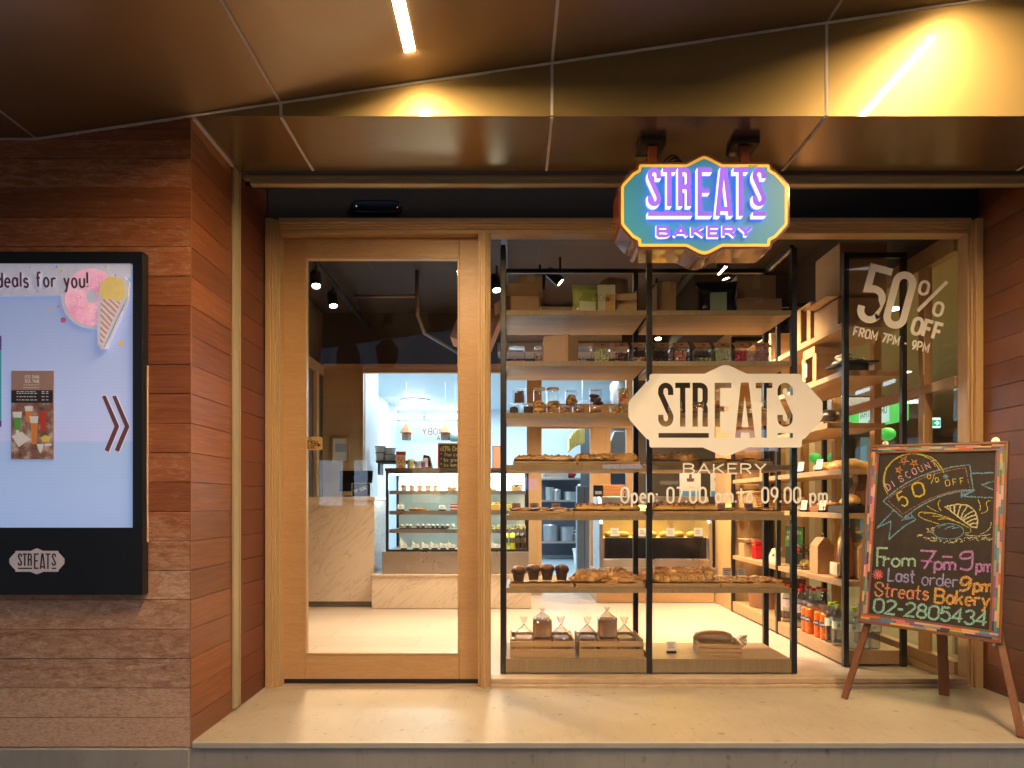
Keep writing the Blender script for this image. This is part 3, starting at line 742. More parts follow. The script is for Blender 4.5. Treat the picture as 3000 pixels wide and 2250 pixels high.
# ------------------------------------------------------------------ poster lightbox on the left wall
LY = 2.468
lb = thing('poster_lightbox', 'black framed lightbox with a lit pale blue menu poster', 'lightbox', (0, LY, 0))
lx0 = -1.98
a = xz(0, 308, 543, 1285, LY); s_ = xz(0, 286, 568, 1140, LY)
link('casing', MB().box(lx0, a[1], 0, FYW-LY-.002, a[2], s_[2]).box(lx0, a[1], 0, FYW-LY-.002, s_[3], a[3])
     .box(lx0-.045, lx0, .0001, FYW-LY-.002, a[2], a[3]).box(s_[1], a[1], .0002, FYW-LY-.002, s_[2], s_[3]).box(lx0, s_[1], .02, FYW-LY-.002, s_[2], s_[3]), plain('black lightbox metal', (.012,.013,.017), .4, var=.3, vs=3), lb, bevel=.0015)
def poster_mat():
    m, t, o = new_mat('lit poster film'); v = coords(t)
    sep = nd(t, 'ShaderNodeSeparateXYZ'); t.links.new(v, sep.inputs[0])
    band = ramp(t, sep.outputs[2], [(0, (.36,.47,.80)), (1.0, (.36,.47,.80))])
    mr = nd(t, 'ShaderNodeMapRange'); mr.inputs[1].default_value = s_[2]; mr.inputs[2].default_value = s_[3]; t.links.new(sep.outputs[2], mr.inputs[0])
    c = ramp(t, mr.outputs[0], [(0, (.34,.47,.79)), (.10, (.35,.48,.80)), (.325, (.34,.46,.73)), (.33, (.45,.48,.76)), (.45, (.41,.49,.78)), (.85, (.32,.40,.67)), (1, (.27,.34,.56))])
    wv = nd(t, 'ShaderNodeTexWave', wave_type='BANDS', bands_direction='Z'); wv.inputs['Scale'].default_value = 26; wv.inputs['Distortion'].default_value = .3; t.links.new(v, wv.inputs[0])
    c = mixc(t, mixc(t, .06, 0, wv.outputs[1]), c, (.18,.2,.45))
    pbr(t, o, c, .35, emit=c, es=.25); return m
link('poster', MB().quad((lx0,.018,s_[2]),(s_[1],.018,s_[2]),(s_[1],.018,s_[3]),(lx0,.018,s_[3])), poster_mat(), lb)
def lit(name, c, e=.45, rough=.5):
    e *= .42
    m, t, o = new_mat(name); n = noise(t, coords(t), 40, 4); cc = mixc(t, n, [x*.88 for x in c], [min(1, x*1.12) for x in c])
    pbr(t, o, cc, rough, emit=cc, es=e); return m
ZS = zoomed(0, 720, 4.88); ss = rel(lb, Sheet((0, LY+.018, 0), (0,-1,0), ZS)); PL = lambda x, y, d: ss(x, y, .012-d)
white_film = lit('white backed print', (.58,.58,.72), .40)
hd = MB(); slab(hd, region([[(-490,268),(1888,258),(1888,470),(1830,470),(1640,460),(1500,420),(1440,400)]+[(915,718),(-490,732)]]), PL, .011)
hp = link('poster_header', hd, white_film, lb); hp['label'] = 'raised white header strip with brown writing'
dn = MB(); slab(dn, region([[(1330+x, 745+y) for x, y in arc(0, 0, 425, 450, 0, 360, 40)[:-1]]]), lambda x, y, d: ss(x, y, .0135-d), .012)
dpart = link('doughnut_cutout', dn, white_film, lb); dpart['label'] = 'pink iced doughnut cutout'
ice = MB(); slab(ice, region([[(1335+x, 748+y) for x, y in arc(0, 0, 375, 405, 0, 360, 40)[:-1]]], [[(1338+x, 740+y) for x, y in arc(0, 0, 82, 98, 0, 360, 24)[:-1]]]), lambda x, y, d: ss(x, y, .0145-d))
def icing():
    m, t, o = new_mat('printed pink icing'); v = coords(t); n = noise(t, v, 16, 5, .6)
    c = ramp(t, n, [(.3, (.62,.22,.38)), (.6, (.78,.40,.50)), (.8, (.80,.55,.58))]); pbr(t, o, c, .4, emit=c, es=.32); return m
link('icing', ice, icing(), dpart)
spk = MB()
for k in range(150):
    an = random.uniform(0, 6.28); rr = random.uniform(120, 370); x, y = 1335+rr*math.cos(an)*.98, 748+rr*1.05*math.sin(an); b_ = random.uniform(0, 3.14)
    if 1340 < y < 1700 or not (1100 < x < 1360 and y < 600):
        strokes(spk, ss, [[(x, y), (x+22*math.cos(b_), y+22*math.sin(b_))]], 9, .0152)
link('sprinkles', spk, islands('sprinkle colours', [(.8,.55,.55),(.75,.7,.72),(.3,.36,.6),(.75,.3,.36),(.85,.7,.5),(.8,.8,.85)], emit=.3), dpart)
cone = [(1470,720),(1480,600),(1560,500),(1640,470),(1830,470),(1885,540),(1885,750),(1550,1490),(1490,1495),(1455,1420),(1445,1200)]
cm = MB(); slab(cm, region([cone]), lambda x, y, d: ss(x, y, .024-d), .020)
cpart = link('cone_cutout', cm, white_film, lb); cpart['label'] = 'yellow ice cream cone cutout'
cm = MB(); poly(cm, ss, [(1500,800),(1620,790),(1760,830),(1775,850),(1500,1470),(1485,1440)], .0248)
wf, t_, o_ = new_mat('printed wafer'); ck = nd(t_, 'ShaderNodeTexWave', wave_type='BANDS', bands_direction='DIAGONAL'); ck.inputs['Scale'].default_value = 28; ck.inputs['Distortion'].default_value = 2
t_.links.new(coords(t_), ck.inputs[0]); cc = ramp(t_, ck.outputs[1], [(.2, (.36,.22,.20)), (.8, (.60,.45,.46))]); pbr(t_, o_, cc, .5, emit=cc, es=.3)
link('wafer', cm, wf, cpart)
cm = MB(); poly(cm, ss, [(1490,730)]+[(1665+x, 640+y) for x, y in arc(0, 0, 175, 170, 180, 360, 16)]+[(1840,760),(1750,830),(1690,790),(1620,780),(1570,810),(1530,780)], .025)
link('ice_cream', cm, lit('printed mango ice', (.80,.62,.22), .35), cpart)
cm = MB(); pts = [(1885,740),(1860,800),(1545,1470)]
for k in range(34):
    u = k/33; x = 1868-(1868-1552)*u; y = 790+(1465-790)*u
    poly(cm, ss, [(x-7,y-9),(x+9,y-4),(x+6,y+8),(x-9,y+4)], .0252)
link('gold_edging', cm, plain('gold foil', (.85,.6,.2), .3, .6), cpart)
cm = MB(); ls, w0 = lay('deals for you!', 10, 610, 205, sx=.95, track=.26, slant=-.05, jit=.03)
k = (1345-10)/w0; ls = [[(10+(x-10)*k, y) for x, y in p] for p in ls]
strokes(cm, ss, ls, 46, .0150); link('header_lettering_edge', cm, lit('pale writing edge', (.66,.62,.72), .4), hp)
cm = MB(); strokes(cm, ss, ls, 27, .0175); link('header_lettering', cm, lit('brown writing', (.11,.045,.06), .2), hp)
cols = [((470,325),14,0),((848,320),14,2),((922,378),20,1),((1555,318),18,1),((1685,445),14,2),((830,868),22,0),((690,912),20,1),((905,1062),40,3),((1722,1390),38,1),((1830,1020),9,2),((1735,1200),9,0),((570,672),10,2),((520,440),9,0),((960,796),8,2),((1846,1405),8,0)]
cm = MB(); cmats = [lit('dot rose', (.62,.3,.4)), lit('dot amber', (.75,.45,.15)), lit('dot blue', (.12,.3,.55)), lit('dot magenta', (.55,.1,.25))]
for (x, y), r_, k in cols:
    cm.m = k; poly(cm, ss, [(x+dx, y+dy) for dx, dy in arc(0, 0, r_, r_, 0, 360, 14)[:-1]], .0162 if y < 720 else .001)
link('dot_pattern', cm, cmats, lb)
ZW = zoomed(0, 700, 2.212); ws = rel(lb, Sheet((0, LY+.018, 0), (0,-1,0), ZW))
for inset, mm, lf_ in ((0, lit('chevron edge', (.72,.66,.74), .45), .001), (5, lit('chevron brown', (.13,.055,.075), .28), .002)):
    cm = MB()
    for dx in (0, 66):
        c_ = [(655+dx,1014),(690+dx,1010),(780+dx,1216),(708+dx,1388),(672+dx,1370),(738+dx,1215)]
        if inset: c_ = offset(c_, -inset)
        poly(cm, ws, c_, lf_)
    link('chevron' if inset else 'chevron_edge', cm, mm, lb)
# tea card
card = MB(); slab(card, region([[(80,856),(352,856),(352,1428),(80,1428)]]), lambda x, y, d: ws(x, y, .006-d), .005)
cd = link('tea_card', card, lit('tea card brown', (.36,.22,.18), .22), lb); cd['label'] = 'small brown card about iced tea with a photo of drinks'
cm = MB(); poly(cm, ws, [(80,982),(350,982),(350,1064),(80,1064)], .0066); link('card_band', cm, lit('card black band', (.035,.03,.035), .15), cd)
cm = MB()
for s, y, h in (("IT'S THAI", 906, 19), ('TEA TIME', 934, 19)):
    w_ = width(s, h, .95, .2); ls, _ = lay(s, 215-w_/2, y, h, sx=.95, track=.2); strokes(cm, ws, ls, 4, .0068)
for y in (948, 966): strokes(cm, ws, [[(165+random.uniform(-15,0), y), (262, y)]], 3, .0068)
for y in (992, 1003, 1024, 1045):
    x = 116
    while x < 240: l_ = random.uniform(8, 26); strokes(cm, ws, [[(x, y), (min(x+l_, 248), y)]], 4.5, .0072); x += l_+6
    strokes(cm, ws, [[(278, y), (296, y)], [(306, y), (322, y)]], 4.5, .0072)
link('card_print', cm, lit('card pale print', (.6,.55,.52), .35), cd)
cm = MB(); poly(cm, ws, [(80,1066),(350,1066),(350,1426),(80,1426)], .0066)
ph, t_, o_ = new_mat('drinks photo ground'); n_ = noise(t_, coords(t_), 24, 6, .6); cc = ramp(t_, n_, [(.3, (.06,.025,.02)), (.5, (.20,.10,.07)), (.65, (.42,.33,.28)), (.8, (.55,.5,.48))]); pbr(t_, o_, cc, .5, emit=cc, es=.2)
link('card_photo', cm, ph, cd)
cm = MB(); gm = [lit('green tea', (.10,.32,.07), .3), lit('orange tea', (.62,.20,.05), .3), lit('red tea', (.45,.05,.03), .3), lit('milk foam', (.66,.62,.58), .3), lit('lemon', (.65,.5,.08), .3)]
for k, pts in ((3,[(90,1122),(152,1122),(148,1160),(94,1160)]),(0,[(94,1150),(148,1150),(138,1240),(106,1240)]),(3,[(168,1085),(222,1085),(220,1118),(172,1118)]),(1,[(172,1112),(220,1112),(216,1190),(180,1190)]),
               (2,[(260,1120),(312,1118),(304,1250),(272,1250)]),(3,[(198,1150),(258,1150),(252,1195),(206,1195)]),(1,[(206,1180),(254,1180),(246,1330),(216,1330)]),(4,[(270,1290),(300,1272),(335,1282),(330,1312),(285,1318)]),
               (3,[(84,1280),(150,1250),(205,1300),(130,1350)]),(3,[(296,1330),(345,1328),(340,1342),(302,1344)]),(3,[(246,1330),(292,1330),(284,1365),(270,1392),(256,1365)]),(3,[(112,1240),(132,1240),(136,1295),(108,1295)])):
    cm.m = k; poly(cm, ws, pts, .007+.0002*k)
link('card_drinks', cm, gm, cd)
cm = MB(); gm = [lit('edge card purple', (.10,.06,.25), .3), lit('edge card teal', (.05,.36,.38), .35)]
cm.m = 0; poly(cm, ws, [(-60,630),(14,630),(14,722),(-60,722)], .004); cm.m = 1; poly(cm, ws, [(-60,724),(14,724),(14,1174),(-60,1174)], .004); cm.m = 0; poly(cm, ws, [(-60,1176),(14,1176),(14,1218),(-60,1218)], .004)
o = link('tea_card', cm, gm, lb); o['label'] = 'teal and purple card cut off by the picture edge'
# the badge on the casing
ZB = zoomed(0, 1450, 2.074); bs_ = rel(lb, Sheet((0, LY, 0), (0,-1,0), ZB)); kk = 335/1966
cm = MB(); badge = [(225+x*kk, 403+y*kk) for x, y in mirror(plate_half())]; bw = [[(225+(165-849+x)*kk, 403+(212-493+y)*kk) for x, y in q] for q in wordmark()]
slab(cm, region([badge], bw), lambda x, y, d: bs_(x, y, .001+d)); link('badge', cm, plain('pale badge film', (.68,.62,.70), .4), lb)
t = thing('cable_trunking', 'thin cream cable trunking down the timber wall beside the lightbox', 'trunking', (0, FYW, 0))
link('trunking', MB().box(X(317.5, FYW), X(321.8, FYW), -.014, -.001, Z(1171, FYW), Z(790, FYW)), plain('cream trunking', (.55,.42,.30), .5), t, bevel=.002)

# ------------------------------------------------------------------ chalkboard on its easel
S_ = 3.2; dd = lambda x, y: Vector(((x-1106)/F, 1, -(y-1087)/F)); o0 = Vector((0,0,CZ))
TL, TR, BL, BR = [o0+dd(*p)*k*S_ for p, k in (((1879,962.6),1),((2179,953.7),.877),((1854,1344),.9618),((2164,1390.6),.8388))]
bn_ = (TR-TL).cross(BL-TL).normalized(); bn_ = bn_ if bn_.y < 0 else -bn_
ez = thing('chalkboard_easel', 'chalkboard on wooden legs with coloured mosaic frame, advertising a half price offer', 'chalkboard', tuple((BL+BR)/2*Vector((1,1,0))) if False else ((BL.x+BR.x)/2, (BL.y+BR.y)/2, 0))
off = Vector(ez.location)
U = (TR-TL+BR-BL)/2; V = (BL-TL+BR-TR)/2; bw_, bh_ = U.length, V.length
def B(u, v, l=0): return TL+U*u+V*v+bn_*l-off           # board coordinates 0..1 across and down
def bslab(u0, u1, v0, v1, l0, l1, mb):
    q = [(u0,v0),(u1,v0),(u1,v1),(u0,v1)]; vs = [B(u, v, l1) for u, v in q]+[B(u, v, l0) for u, v in q]
    mb.add(vs, [(3,2,1,0),(4,5,6,7),(0,1,5,4),(1,2,6,5),(2,3,7,6),(3,0,4,7)]); return mb
def slate():
    m, t, o = new_mat('wiped chalkboard'); v = coords(t)
    n = noise(t, coords(t, (1,1,1)), 7, 8, .7, .8); n2 = noise(t, coords(t, (9,9,1.5)), 4, 5, .7)
    c = ramp(t, mixc(t, .5, n, n2), [(.35, (.020,.015,.013)), (.62, (.038,.03,.027)), (.80, (.12,.105,.095))])
    pbr(t, o, c, .6, 0, .35, n, .1); return m
link('slate', bslab(.012, .988, .008, .992, -.016, -.004, MB()), slate(), ez)
fmb = MB()
for a_ in ((0,1,0,.012,-.02,.008),(0,1,.988,1,-.02,.008),(0,.018,.0122,.9878,-.02,.008),(.982,1,.0122,.9878,-.02,.008),(.018,.982,.037,.047,-.0038,.004),(.018,.982,.944,.954,-.0038,.004),(.068,.080,.0472,.9438,-.0038,.004),(.921,.935,.0472,.9438,-.0038,.004)): bslab(*a_, fmb)
link('frame', fmb, plain('red brown frame wood', (.22,.085,.038), .4, var=.2, vs=30), ez, bevel=.001)
mz = MB()
def mosaic_run(vert, a0, a1, c0, c1, rows=3):
    wd = (c1-c0)/rows
    for r_ in range(rows):
        p = a0-random.uniform(0, .05)
        while p < a1:
            l_ = random.uniform(.045, .085)*(1.0 if vert else 1.35); q0, q1 = max(p, a0), min(p+l_, a1)
            if q1-q0 > .006:
                e = .0008; h = random.uniform(.0035, .005)
                if vert: bslab(c0+wd*r_+e, c0+wd*(r_+1)-e, q0+e, q1-e, -.0035, h, mz)
                else: bslab(q0+e, q1-e, c0+wd*r_+e*.6, c0+wd*(r_+1)-e*.6, -.0035, h, mz)
            p += l_
mosaic_run(True, .038, .953, .019, .067); mosaic_run(True, .038, .953, .936, .981); mosaic_run(False, .02, .98, .013, .0365); mosaic_run(False, .02, .98, .9545, .987)
mcols = [(.75,.42,.08),(.78,.22,.28),(.06,.30,.34),(.22,.12,.36),(.72,.14,.06),(.10,.22,.42),(.78,.52,.36),(.28,.38,.34),(.16,.22,.05),(.70,.25,.16),(.80,.50,.14),(.13,.38,.40),(.06,.05,.09),(.60,.36,.28),(.24,.15,.34),(.74,.42,.44)]
link('mosaic', mz, islands('painted mosaic sticks', mcols, .45), ez)
# chalk
def chalk(name, c):
    m, t, o = new_mat('chalk '+name); n = noise(t, coords(t), 210, 5, .75); n2 = noise(t, coords(t), 45, 3)
    df = nd(t, 'ShaderNodeBsdfDiffuse'); t.links.new(mixc(t, n2, [x*.75 for x in c], c), df.inputs[0]); tr = nd(t, 'ShaderNodeBsdfTransparent')
    mx = nd(t, 'ShaderNodeMixShader'); t.links.new(ramp(t, n, [(.36, .08), (.56, 1)]), mx.inputs[0]); t.links.new(tr.outputs[0], mx.inputs[1]); t.links.new(df.outputs[0], mx.inputs[2]); t.links.new(mx.outputs[0], o.inputs[0]); return m
CH = {k: chalk(k, v) for k, v in dict(yellow=(.72,.62,.10), blue=(.20,.40,.60), pink=(.70,.45,.62), orange=(.80,.36,.12), mint=(.45,.72,.58), lilac=(.60,.30,.72), lav=(.42,.42,.80), cream=(.75,.72,.42), aqua=(.36,.68,.62), coral=(.85,.22,.24), amber=(.82,.48,.16), brick=(.50,.22,.12), yolk=(.80,.66,.22)).items()}
ZA = zoomed(2500, 1280, 4.424); ZC = zoomed(2500, 1560, 4.424)
bp = TL+bn_*(-.004)
sa_ = rel(ez, Sheet(bp, bn_, ZA)); sb_ = rel(ez, Sheet(bp, bn_, ZC))
def wob(pl, a=3):
    out = []
    for i in range(len(pl)-1):
        (x0,y0),(x1,y1) = pl[i], pl[i+1]; n = max(1, int(math.hypot(x1-x0, y1-y0)/45))
        out += [(x0+(x1-x0)*k/n+random.uniform(-a,a), y0+(y1-y0)*k/n+random.uniform(-a,a)) for k in range(n)]
    return out+[pl[-1]]
def draw(name, col, sh, pls, wd, passes=1):
    mb = MB()
    for k in range(passes): strokes(mb, sh, [wob(p, 3+3*k) for p in pls], wd, .0006+.0004*k, .00008)
    return link(name, mb, CH[col], ez)
curve = lambda *p: [tuple((1-t)**2*Vector(p[0])+2*t*(1-t)*Vector(p[1])+t*t*Vector(p[2])) for t in [i/12 for i in range(13)]]
draw('chalk_drawing', 'yellow', sa_, [arc(790, 560, 400, 350, 148, 345, 30), arc(775, 545, 370, 325, 150, 342, 30)], 9, 2)
star = lambda x, y, r, a: [(x+r*math.cos(R(a+144*k)), y+r*math.sin(R(a+144*k))) for k in range(6)]
draw('chalk_drawing', 'orange', sa_, [star(655,305,66,-60), star(790,340,56,-50), star(592,430,52,-72)], 8, 1)
mb = MB()
for i, ch in enumerate('DISCOUNT'):
    u = i/7; x = 455+590*u; y = 690-300*u-30*math.sin(u*3.1); a = -32+4*u
    ls, _ = lay(ch, x, y+8, 82, sx=1.0, ang=a); strokes(mb, sa_, [wob(p, 2) for p in ls], 13)
link('chalk_lettering', mb, CH['pink'], ez)
draw('chalk_drawing', 'blue', sa_, [curve((395,830),(800,420),(1510,365)), [(1510,365),(1555,690)], curve((1575,690),(1090,690),(650,1060)), [(390,830),(640,1045)], [(530,950),(300,1185)], [(300,1185),(490,1090)], [(490,1090),(465,1330)], curve((465,1335),(620,1170),(810,1075)), [(810,1075),(735,985)], [(625,1080),(770,1050)], [(1525,475),(1820,465)], [(1670,620),(1820,575)], [(1670,625),(1815,685)], [(1395,770),(1810,790)], [(1400,710),(1400,780),(1575,690)]], 14, 2)
draw('chalk_drawing', 'blue', sa_, [[(640+k*22,1070-k*8),(690+k*14,1010+k*10)] for k in range(6)]+[[(1410+k*26,760-k*10),(1430+k*24,705)] for k in range(6)]+[[(1200-40*math.cos(R(a)),515-34*math.sin(R(a))),(1200+40*math.cos(R(a)),515+34*math.sin(R(a)))] for a in (0,45,90,135)], 10)
draw('chalk_drawing', 'brick', sa_, [curve((440,815),(850,470),(1455,400)), [(1455,400),(1515,680)], curve((1515,680),(1090,690),(645,1005)), [(440,815),(645,1005)]], 7, 2)
mb = MB()
for ch, x, y, h, a, wd, sx in (('5',640,915,190,-28,30,1.0),('0',805,790,180,-18,34,1.5),('%',985,610,120,-14,13,1.2),('O',1200,640,78,-8,13,1.2),('F',1300,630,80,-8,13,1.1),('F',1395,615,78,-8,13,1.1)):
    ls, _ = lay(ch, x, y, h, sx=sx, ang=a)
    for k in range(2): strokes(mb, sa_, [wob(p, 4) for p in ls], wd*.6, .0008+.0003*k)
    strokes(mb, sa_, [wob(p, 1) for p in ls], wd*.5, .0015)
link('chalk_lettering', mb, CH['yellow'], ez)
draw('chalk_drawing', 'yellow', sa_, [curve((960,890),(1010,940),(1100,970)), curve((1130,820),(1070,860),(1140,960)), curve((1615,815),(1660,880),(1640,955)), curve((1780,830),(1700,830),(1735,900)), curve((1735,900),(1760,980),(1655,990)),
     curve((860,980),(980,960),(1180,1030)), curve((1180,1030),(1380,1110),(1510,1180)), curve((1510,1180),(1560,1250),(1450,1245)), curve((860,980),(810,1030),(960,1080)), curve((960,1080),(1050,1110),(1110,1130)), [(1020,1025),(1120,1030),(1200,1055)], [(1100,1070),(1230,1060),(1290,1085)], [(910,995),(1000,985),(1060,1000)], curve((1230,1065),(1350,1100),(1430,1140))], 10, 1)
cr = [curve((1190,915),(1300,860),(1480,885)), curve((1480,885),(1640,960),(1605,1170)), [(1605,1175),(1540,1170)], [(1200,910),(1390,1060)], [(1390,1060),(1540,1170)]]
for x0, y0, x1, y1 in ((1270,970,1260,890),(1315,1000,1320,880),(1355,1030,1400,880),(1400,1050,1480,900),(1420,1060,1560,960),(1435,1080,1600,1010),(1470,1115,1605,1060),(1510,1140,1605,1120)): cr.append(curve((x0,y0),((x0+x1)/2-12,(y0+y1)/2-14),(x1,y1)))
draw('chalk_drawing', 'cream', sa_, cr, 15, 2)
lv = [[(random.uniform(950,1750), 0)] for _ in range(1)]
lv = []
for k in range(85):
    x = random.uniform(820, 1790); y = (1265+abs(x-1230)*-.02+95*math.exp(-((x-1230)/330)**2))+random.uniform(-22, 24)+(x > 1430)*70*(x-1430)/400; a = random.uniform(-1, 1.2); l_ = random.uniform(16, 40)
    lv.append([(x, y), (x+l_*math.cos(a), y+l_*math.sin(a)*.6)])
for k in range(12): x = 945+random.uniform(0,80); y = 1180+random.uniform(0,70); lv.append([(x,y),(x+30,y+random.uniform(-20,20))])
draw('chalk_drawing', 'cream', sa_, lv+[curve((1785,1105),(1800,1220),(1650,1260)), curve((1450,1270),(1650,1300),(1785,1260))], 9)
draw('chalk_drawing', 'blue', sa_, [arc(1232, 1225, 200, 100, 0, 360, 28), curve((1100,1185),(1120,1150),(1200,1140)), curve((1190,1200),(1220,1165),(1310,1155)), curve((1280,1190),(1330,1170),(1370,1180))], 9, 2)
def hand(txt, x, y, h, wd, col, ang=0, sx=1.0, track=.16, x1=None, passes=2, slant=0):
    ls, w0 = lay(txt, x, y, h, sx=sx, track=track, slant=slant, jit=.015)
    if x1: k = (x1-x)/w0; ls = [[(x+(a-x)*k, b) for a, b in p] for p in ls]
    ca, sa2 = math.cos(R(ang)), math.sin(R(ang)); ls = [[(x+(a-x)*ca-(b-y)*sa2, y+(a-x)*sa2+(b-y)*ca) for a, b in p] for p in ls]
    mb = MB()
    for k in range(passes): strokes(mb, sb_, [wob(p, 2.5) for p in ls], wd*(1 if k else .7), .0006+.0003*k)
    return link('chalk_lettering', mb, CH[col], ez)
hand('F', 310, 440, 240, 26, 'mint', 1, 1.1); hand('rom', 395, 436, 165, 26, 'mint', 1, 1.3, x1=830)
hand('7', 860, 470, 235, 28, 'lilac', 3, 1.6); hand('-', 1150, 420, 240, 24, 'lilac', 3, 1.8); draw('chalk_lettering', 'lilac', sb_, [[(880,365),(1030,378)]], 22)
hand('pm', 1055, 480, 165, 30, 'lilac', 3, 1.2, x1=1350); mb = MB()
strokes(mb, sb_, [wob(p, 2) for p in [curve((1555,250),(1390,240),(1385,310)), curve((1385,310),(1400,370),(1540,320)), [(1550,240),(1545,400)], curve((1545,400),(1540,530),(1385,465))]], 28); link('chalk_lettering', mb, CH['lilac'], ez)
hand('pm', 1595, 505, 165, 28, 'lilac', 4, 1.1, x1=1820)
draw('chalk_lettering', 'coral', sb_, [[(320-72*math.cos(R(a)),543-66*math.sin(R(a))),(320+72*math.cos(R(a)),543+66*math.sin(R(a)))] for a in range(5, 185, 30)], 15, 1)
hand('Last', 450, 625, 165, 24, 'lav', 4, 1.15, x1=820); hand('order', 890, 680, 165, 19, 'lav', 4, 1.1, x1=1375)
mb = MB(); strokes(mb, sb_, [wob(p, 2) for p in [curve((1525,620),(1490,560),(1420,590)), curve((1420,590),(1370,650),(1420,680)), curve((1420,680),(1480,690),(1525,620)), curve((1525,600),(1530,780),(1375,750))]], 34); link('chalk_lettering', mb, CH['amber'], ez)
hand('pm', 1560, 760, 165, 34, 'amber', 5, 1.2, x1=1815)
hand('Streats', 275, 825, 180, 30, 'coral', 4.5, 1.0, x1=995, passes=1); hand('Streats', 283, 820, 180, 22, 'yolk', 4.5, 1.0, x1=1003, passes=1)
hand('Bakery', 1055, 910, 180, 32, 'amber', 4.5, 1.0, x1=1790)
hand('02-2805434', 262, 1030, 175, 30, 'aqua', 7.2, 1.15, x1=1765)
# hardware and legs
def post(p, q, wx, wy, m, name):
    p, q = Vector(p)-off, Vector(q)-off; ax = (q-p).normalized(); a = U.normalized(); a = (a-ax*a.dot(ax)).normalized(); b = ax.cross(a)
    vs = [c+a*sx_*wx+b*sy_*wy for c in (p, q) for sx_, sy_ in ((-1,-1),(1,-1),(1,1),(-1,1))]
    return link(name, MB().add(vs, [(3,2,1,0),(4,5,6,7),(0,1,5,4),(1,2,6,5),(2,3,7,6),(3,0,4,7)]), m, ez, bevel=.002)
rv = Vector((0,0,0))
fl_ = P(1824, 1511, .88*F/(1511-1087)); frt = P(2207, 1595, .88*F/(1595-1087)); frr = P(2040, 1505, .88*F/(1503.5-1087))
fl_.z = frt.z = frr.z = .004
tl2, tr2, tm2 = off+B(.10, .86, -.035), off+B(.94, .86, -.035), off+B(.5, .2, -.05)
post(fl_, tl2, .013, .009, M['easel'], 'leg'); post(frt, tr2, .013, .009, M['easel'], 'leg'); post(frr, tm2, .02, .009, M['easel'], 'leg')
for u in (.12, .915):
    mb = MB(); pts = [B(u+.028*math.cos(R(a)), -.004-.022*math.sin(R(a)), -.004) for a in range(0, 181, 20)]+[B(u-.03, .012, -.004), B(u+.03, .012, -.004)]
    mb.add(pts, [tuple(range(len(pts)))]); n_ = len(pts); mb.add([p-bn_*.004 for p in pts], [tuple(reversed(range(n_)))])
    mb.ball(B(u, -.012, -.002), .004); link('hanger', mb, plain('pale steel hanger', (.7,.66,.6), .3, .4), ez)
mb = MB().ball(B(.955, 1.012, .004), .007, 10, (1,.5,1)); link('hinge', mb, M['steel'], ez, smooth=True)
# ------------------------------------------------------------------ the shop's inside: walls, partition, kitchen
PY = 6.6; SX0, SX1 = -1.83, 2.20; CH_ = 2.72
struct('ceiling', MB().box(-2.6, 2.5, GY+.11, PY+.1, CH_, CH_+.1), plain('dark brown ceiling', (.045,.032,.024), .6, var=.2, vs=2))
struct('roof', MB().box(-5, 7, FYW+.03, 14, 3.0, 3.1), M['dark'])  # unseen slab added to keep sky light from leaking in
t = thing('shop_wall', 'dark brown inner side wall left of the door, with an oak rail', 'wall', (SX0, 5, 0))
link('wall', MB().box(-.08, 0, -1.68, 1.62, 0, 2.75), plain('brown wall', (.075,.048,.032), .6, var=.2, vs=2), t)
link('rail', MB().box(.0003, .03, -.3, 1.56, 2.10, 2.19), M['oaky'], t, bevel=.003)
link('post', MB().box(.0003, .035, 1.28, 1.36, 0, 2.0995), M['oakz'], t, bevel=.003)
t = thing('shop_wall', 'dark inner wall above the side glazing on the right', 'wall', (SX1, 5, 0))
link('wall', MB().box(-.001, .08, -1.62, 1.62, 2.22, 2.75), plain('brown upper wall', (.06,.042,.03), .6, var=.2, vs=2), t)
link('bulkhead', MB().box(-.75, -.0015, .45, 1.58, 2.30, 2.70), M['dark'], t)

# oak partition between the shop and the kitchen, with openings
hx = lambda x: X(x, PY)
pt = thing('partition', 'oak partition with openings through to the bright kitchen', 'partition', (0, PY, 0))
zh0, zh1 = Z(805, PY), Z(794, PY)
zt0, zt1 = Z(925, PY), Z(872, PY)
link('oak_panel', MB().box(SX0, hx(785), 0, .05, 0, zh1), M['oak'], pt, bevel=.002)
link('opening_trim', MB().box(hx(779), hx(785), -.012, -.0003, .0, zh1), M['oakz'], pt, bevel=.002)
link('header', MB().box(SX0, hx(1368), -.01, .05, zh0 if False else zh1+.0003, zh1+.035).box(hx(785)+.0005, hx(1368), 0, .05, zh0, zh1), M['oak'], pt, bevel=.002)
link('column', MB().box(hx(1138), hx(1170), -.004, .055, 0, zh0-.0005), M['oakz'], pt, bevel=.002)
link('transom', MB().box(hx(1170)+.0005, hx(1368), -.002, .052, zt0, zt1), M['oak'], pt, bevel=.002)
link('column', MB().box(hx(1275), hx(1319), -.004, .055, 0, zt0-.0005), M['oakz'], pt, bevel=.002)
link('column', MB().box(hx(1353), hx(1376), -.005, .055, 0, zh1), M['oakz'], pt, bevel=.002)
link('lower_panel', MB().box(hx(1319)+.0005, hx(1353)-.0005, 0, .05, 0, Z(1112, PY)), M['oak'], pt, bevel=.002)
link('upper_wall', MB().box(SX0, SX1, .002, .1, zh1+.0355, 2.75), M['dark'], pt)
link('dark_panel', MB().box(hx(1376)+.0005, SX1, .0, .08, 0, zh1+.035), plain('dark brown panelling', (.05,.036,.028), .5, var=.25, vs=3), pt)
t = thing('oak_pillar', 'oak clad pillar standing at the end of the side rack', 'pillar', (0, 5.58, 0))
link('cladding', MB().box(1.80, 2.19, 0, .47, 0, 2.7), M['oakz'], t, bevel=.003)
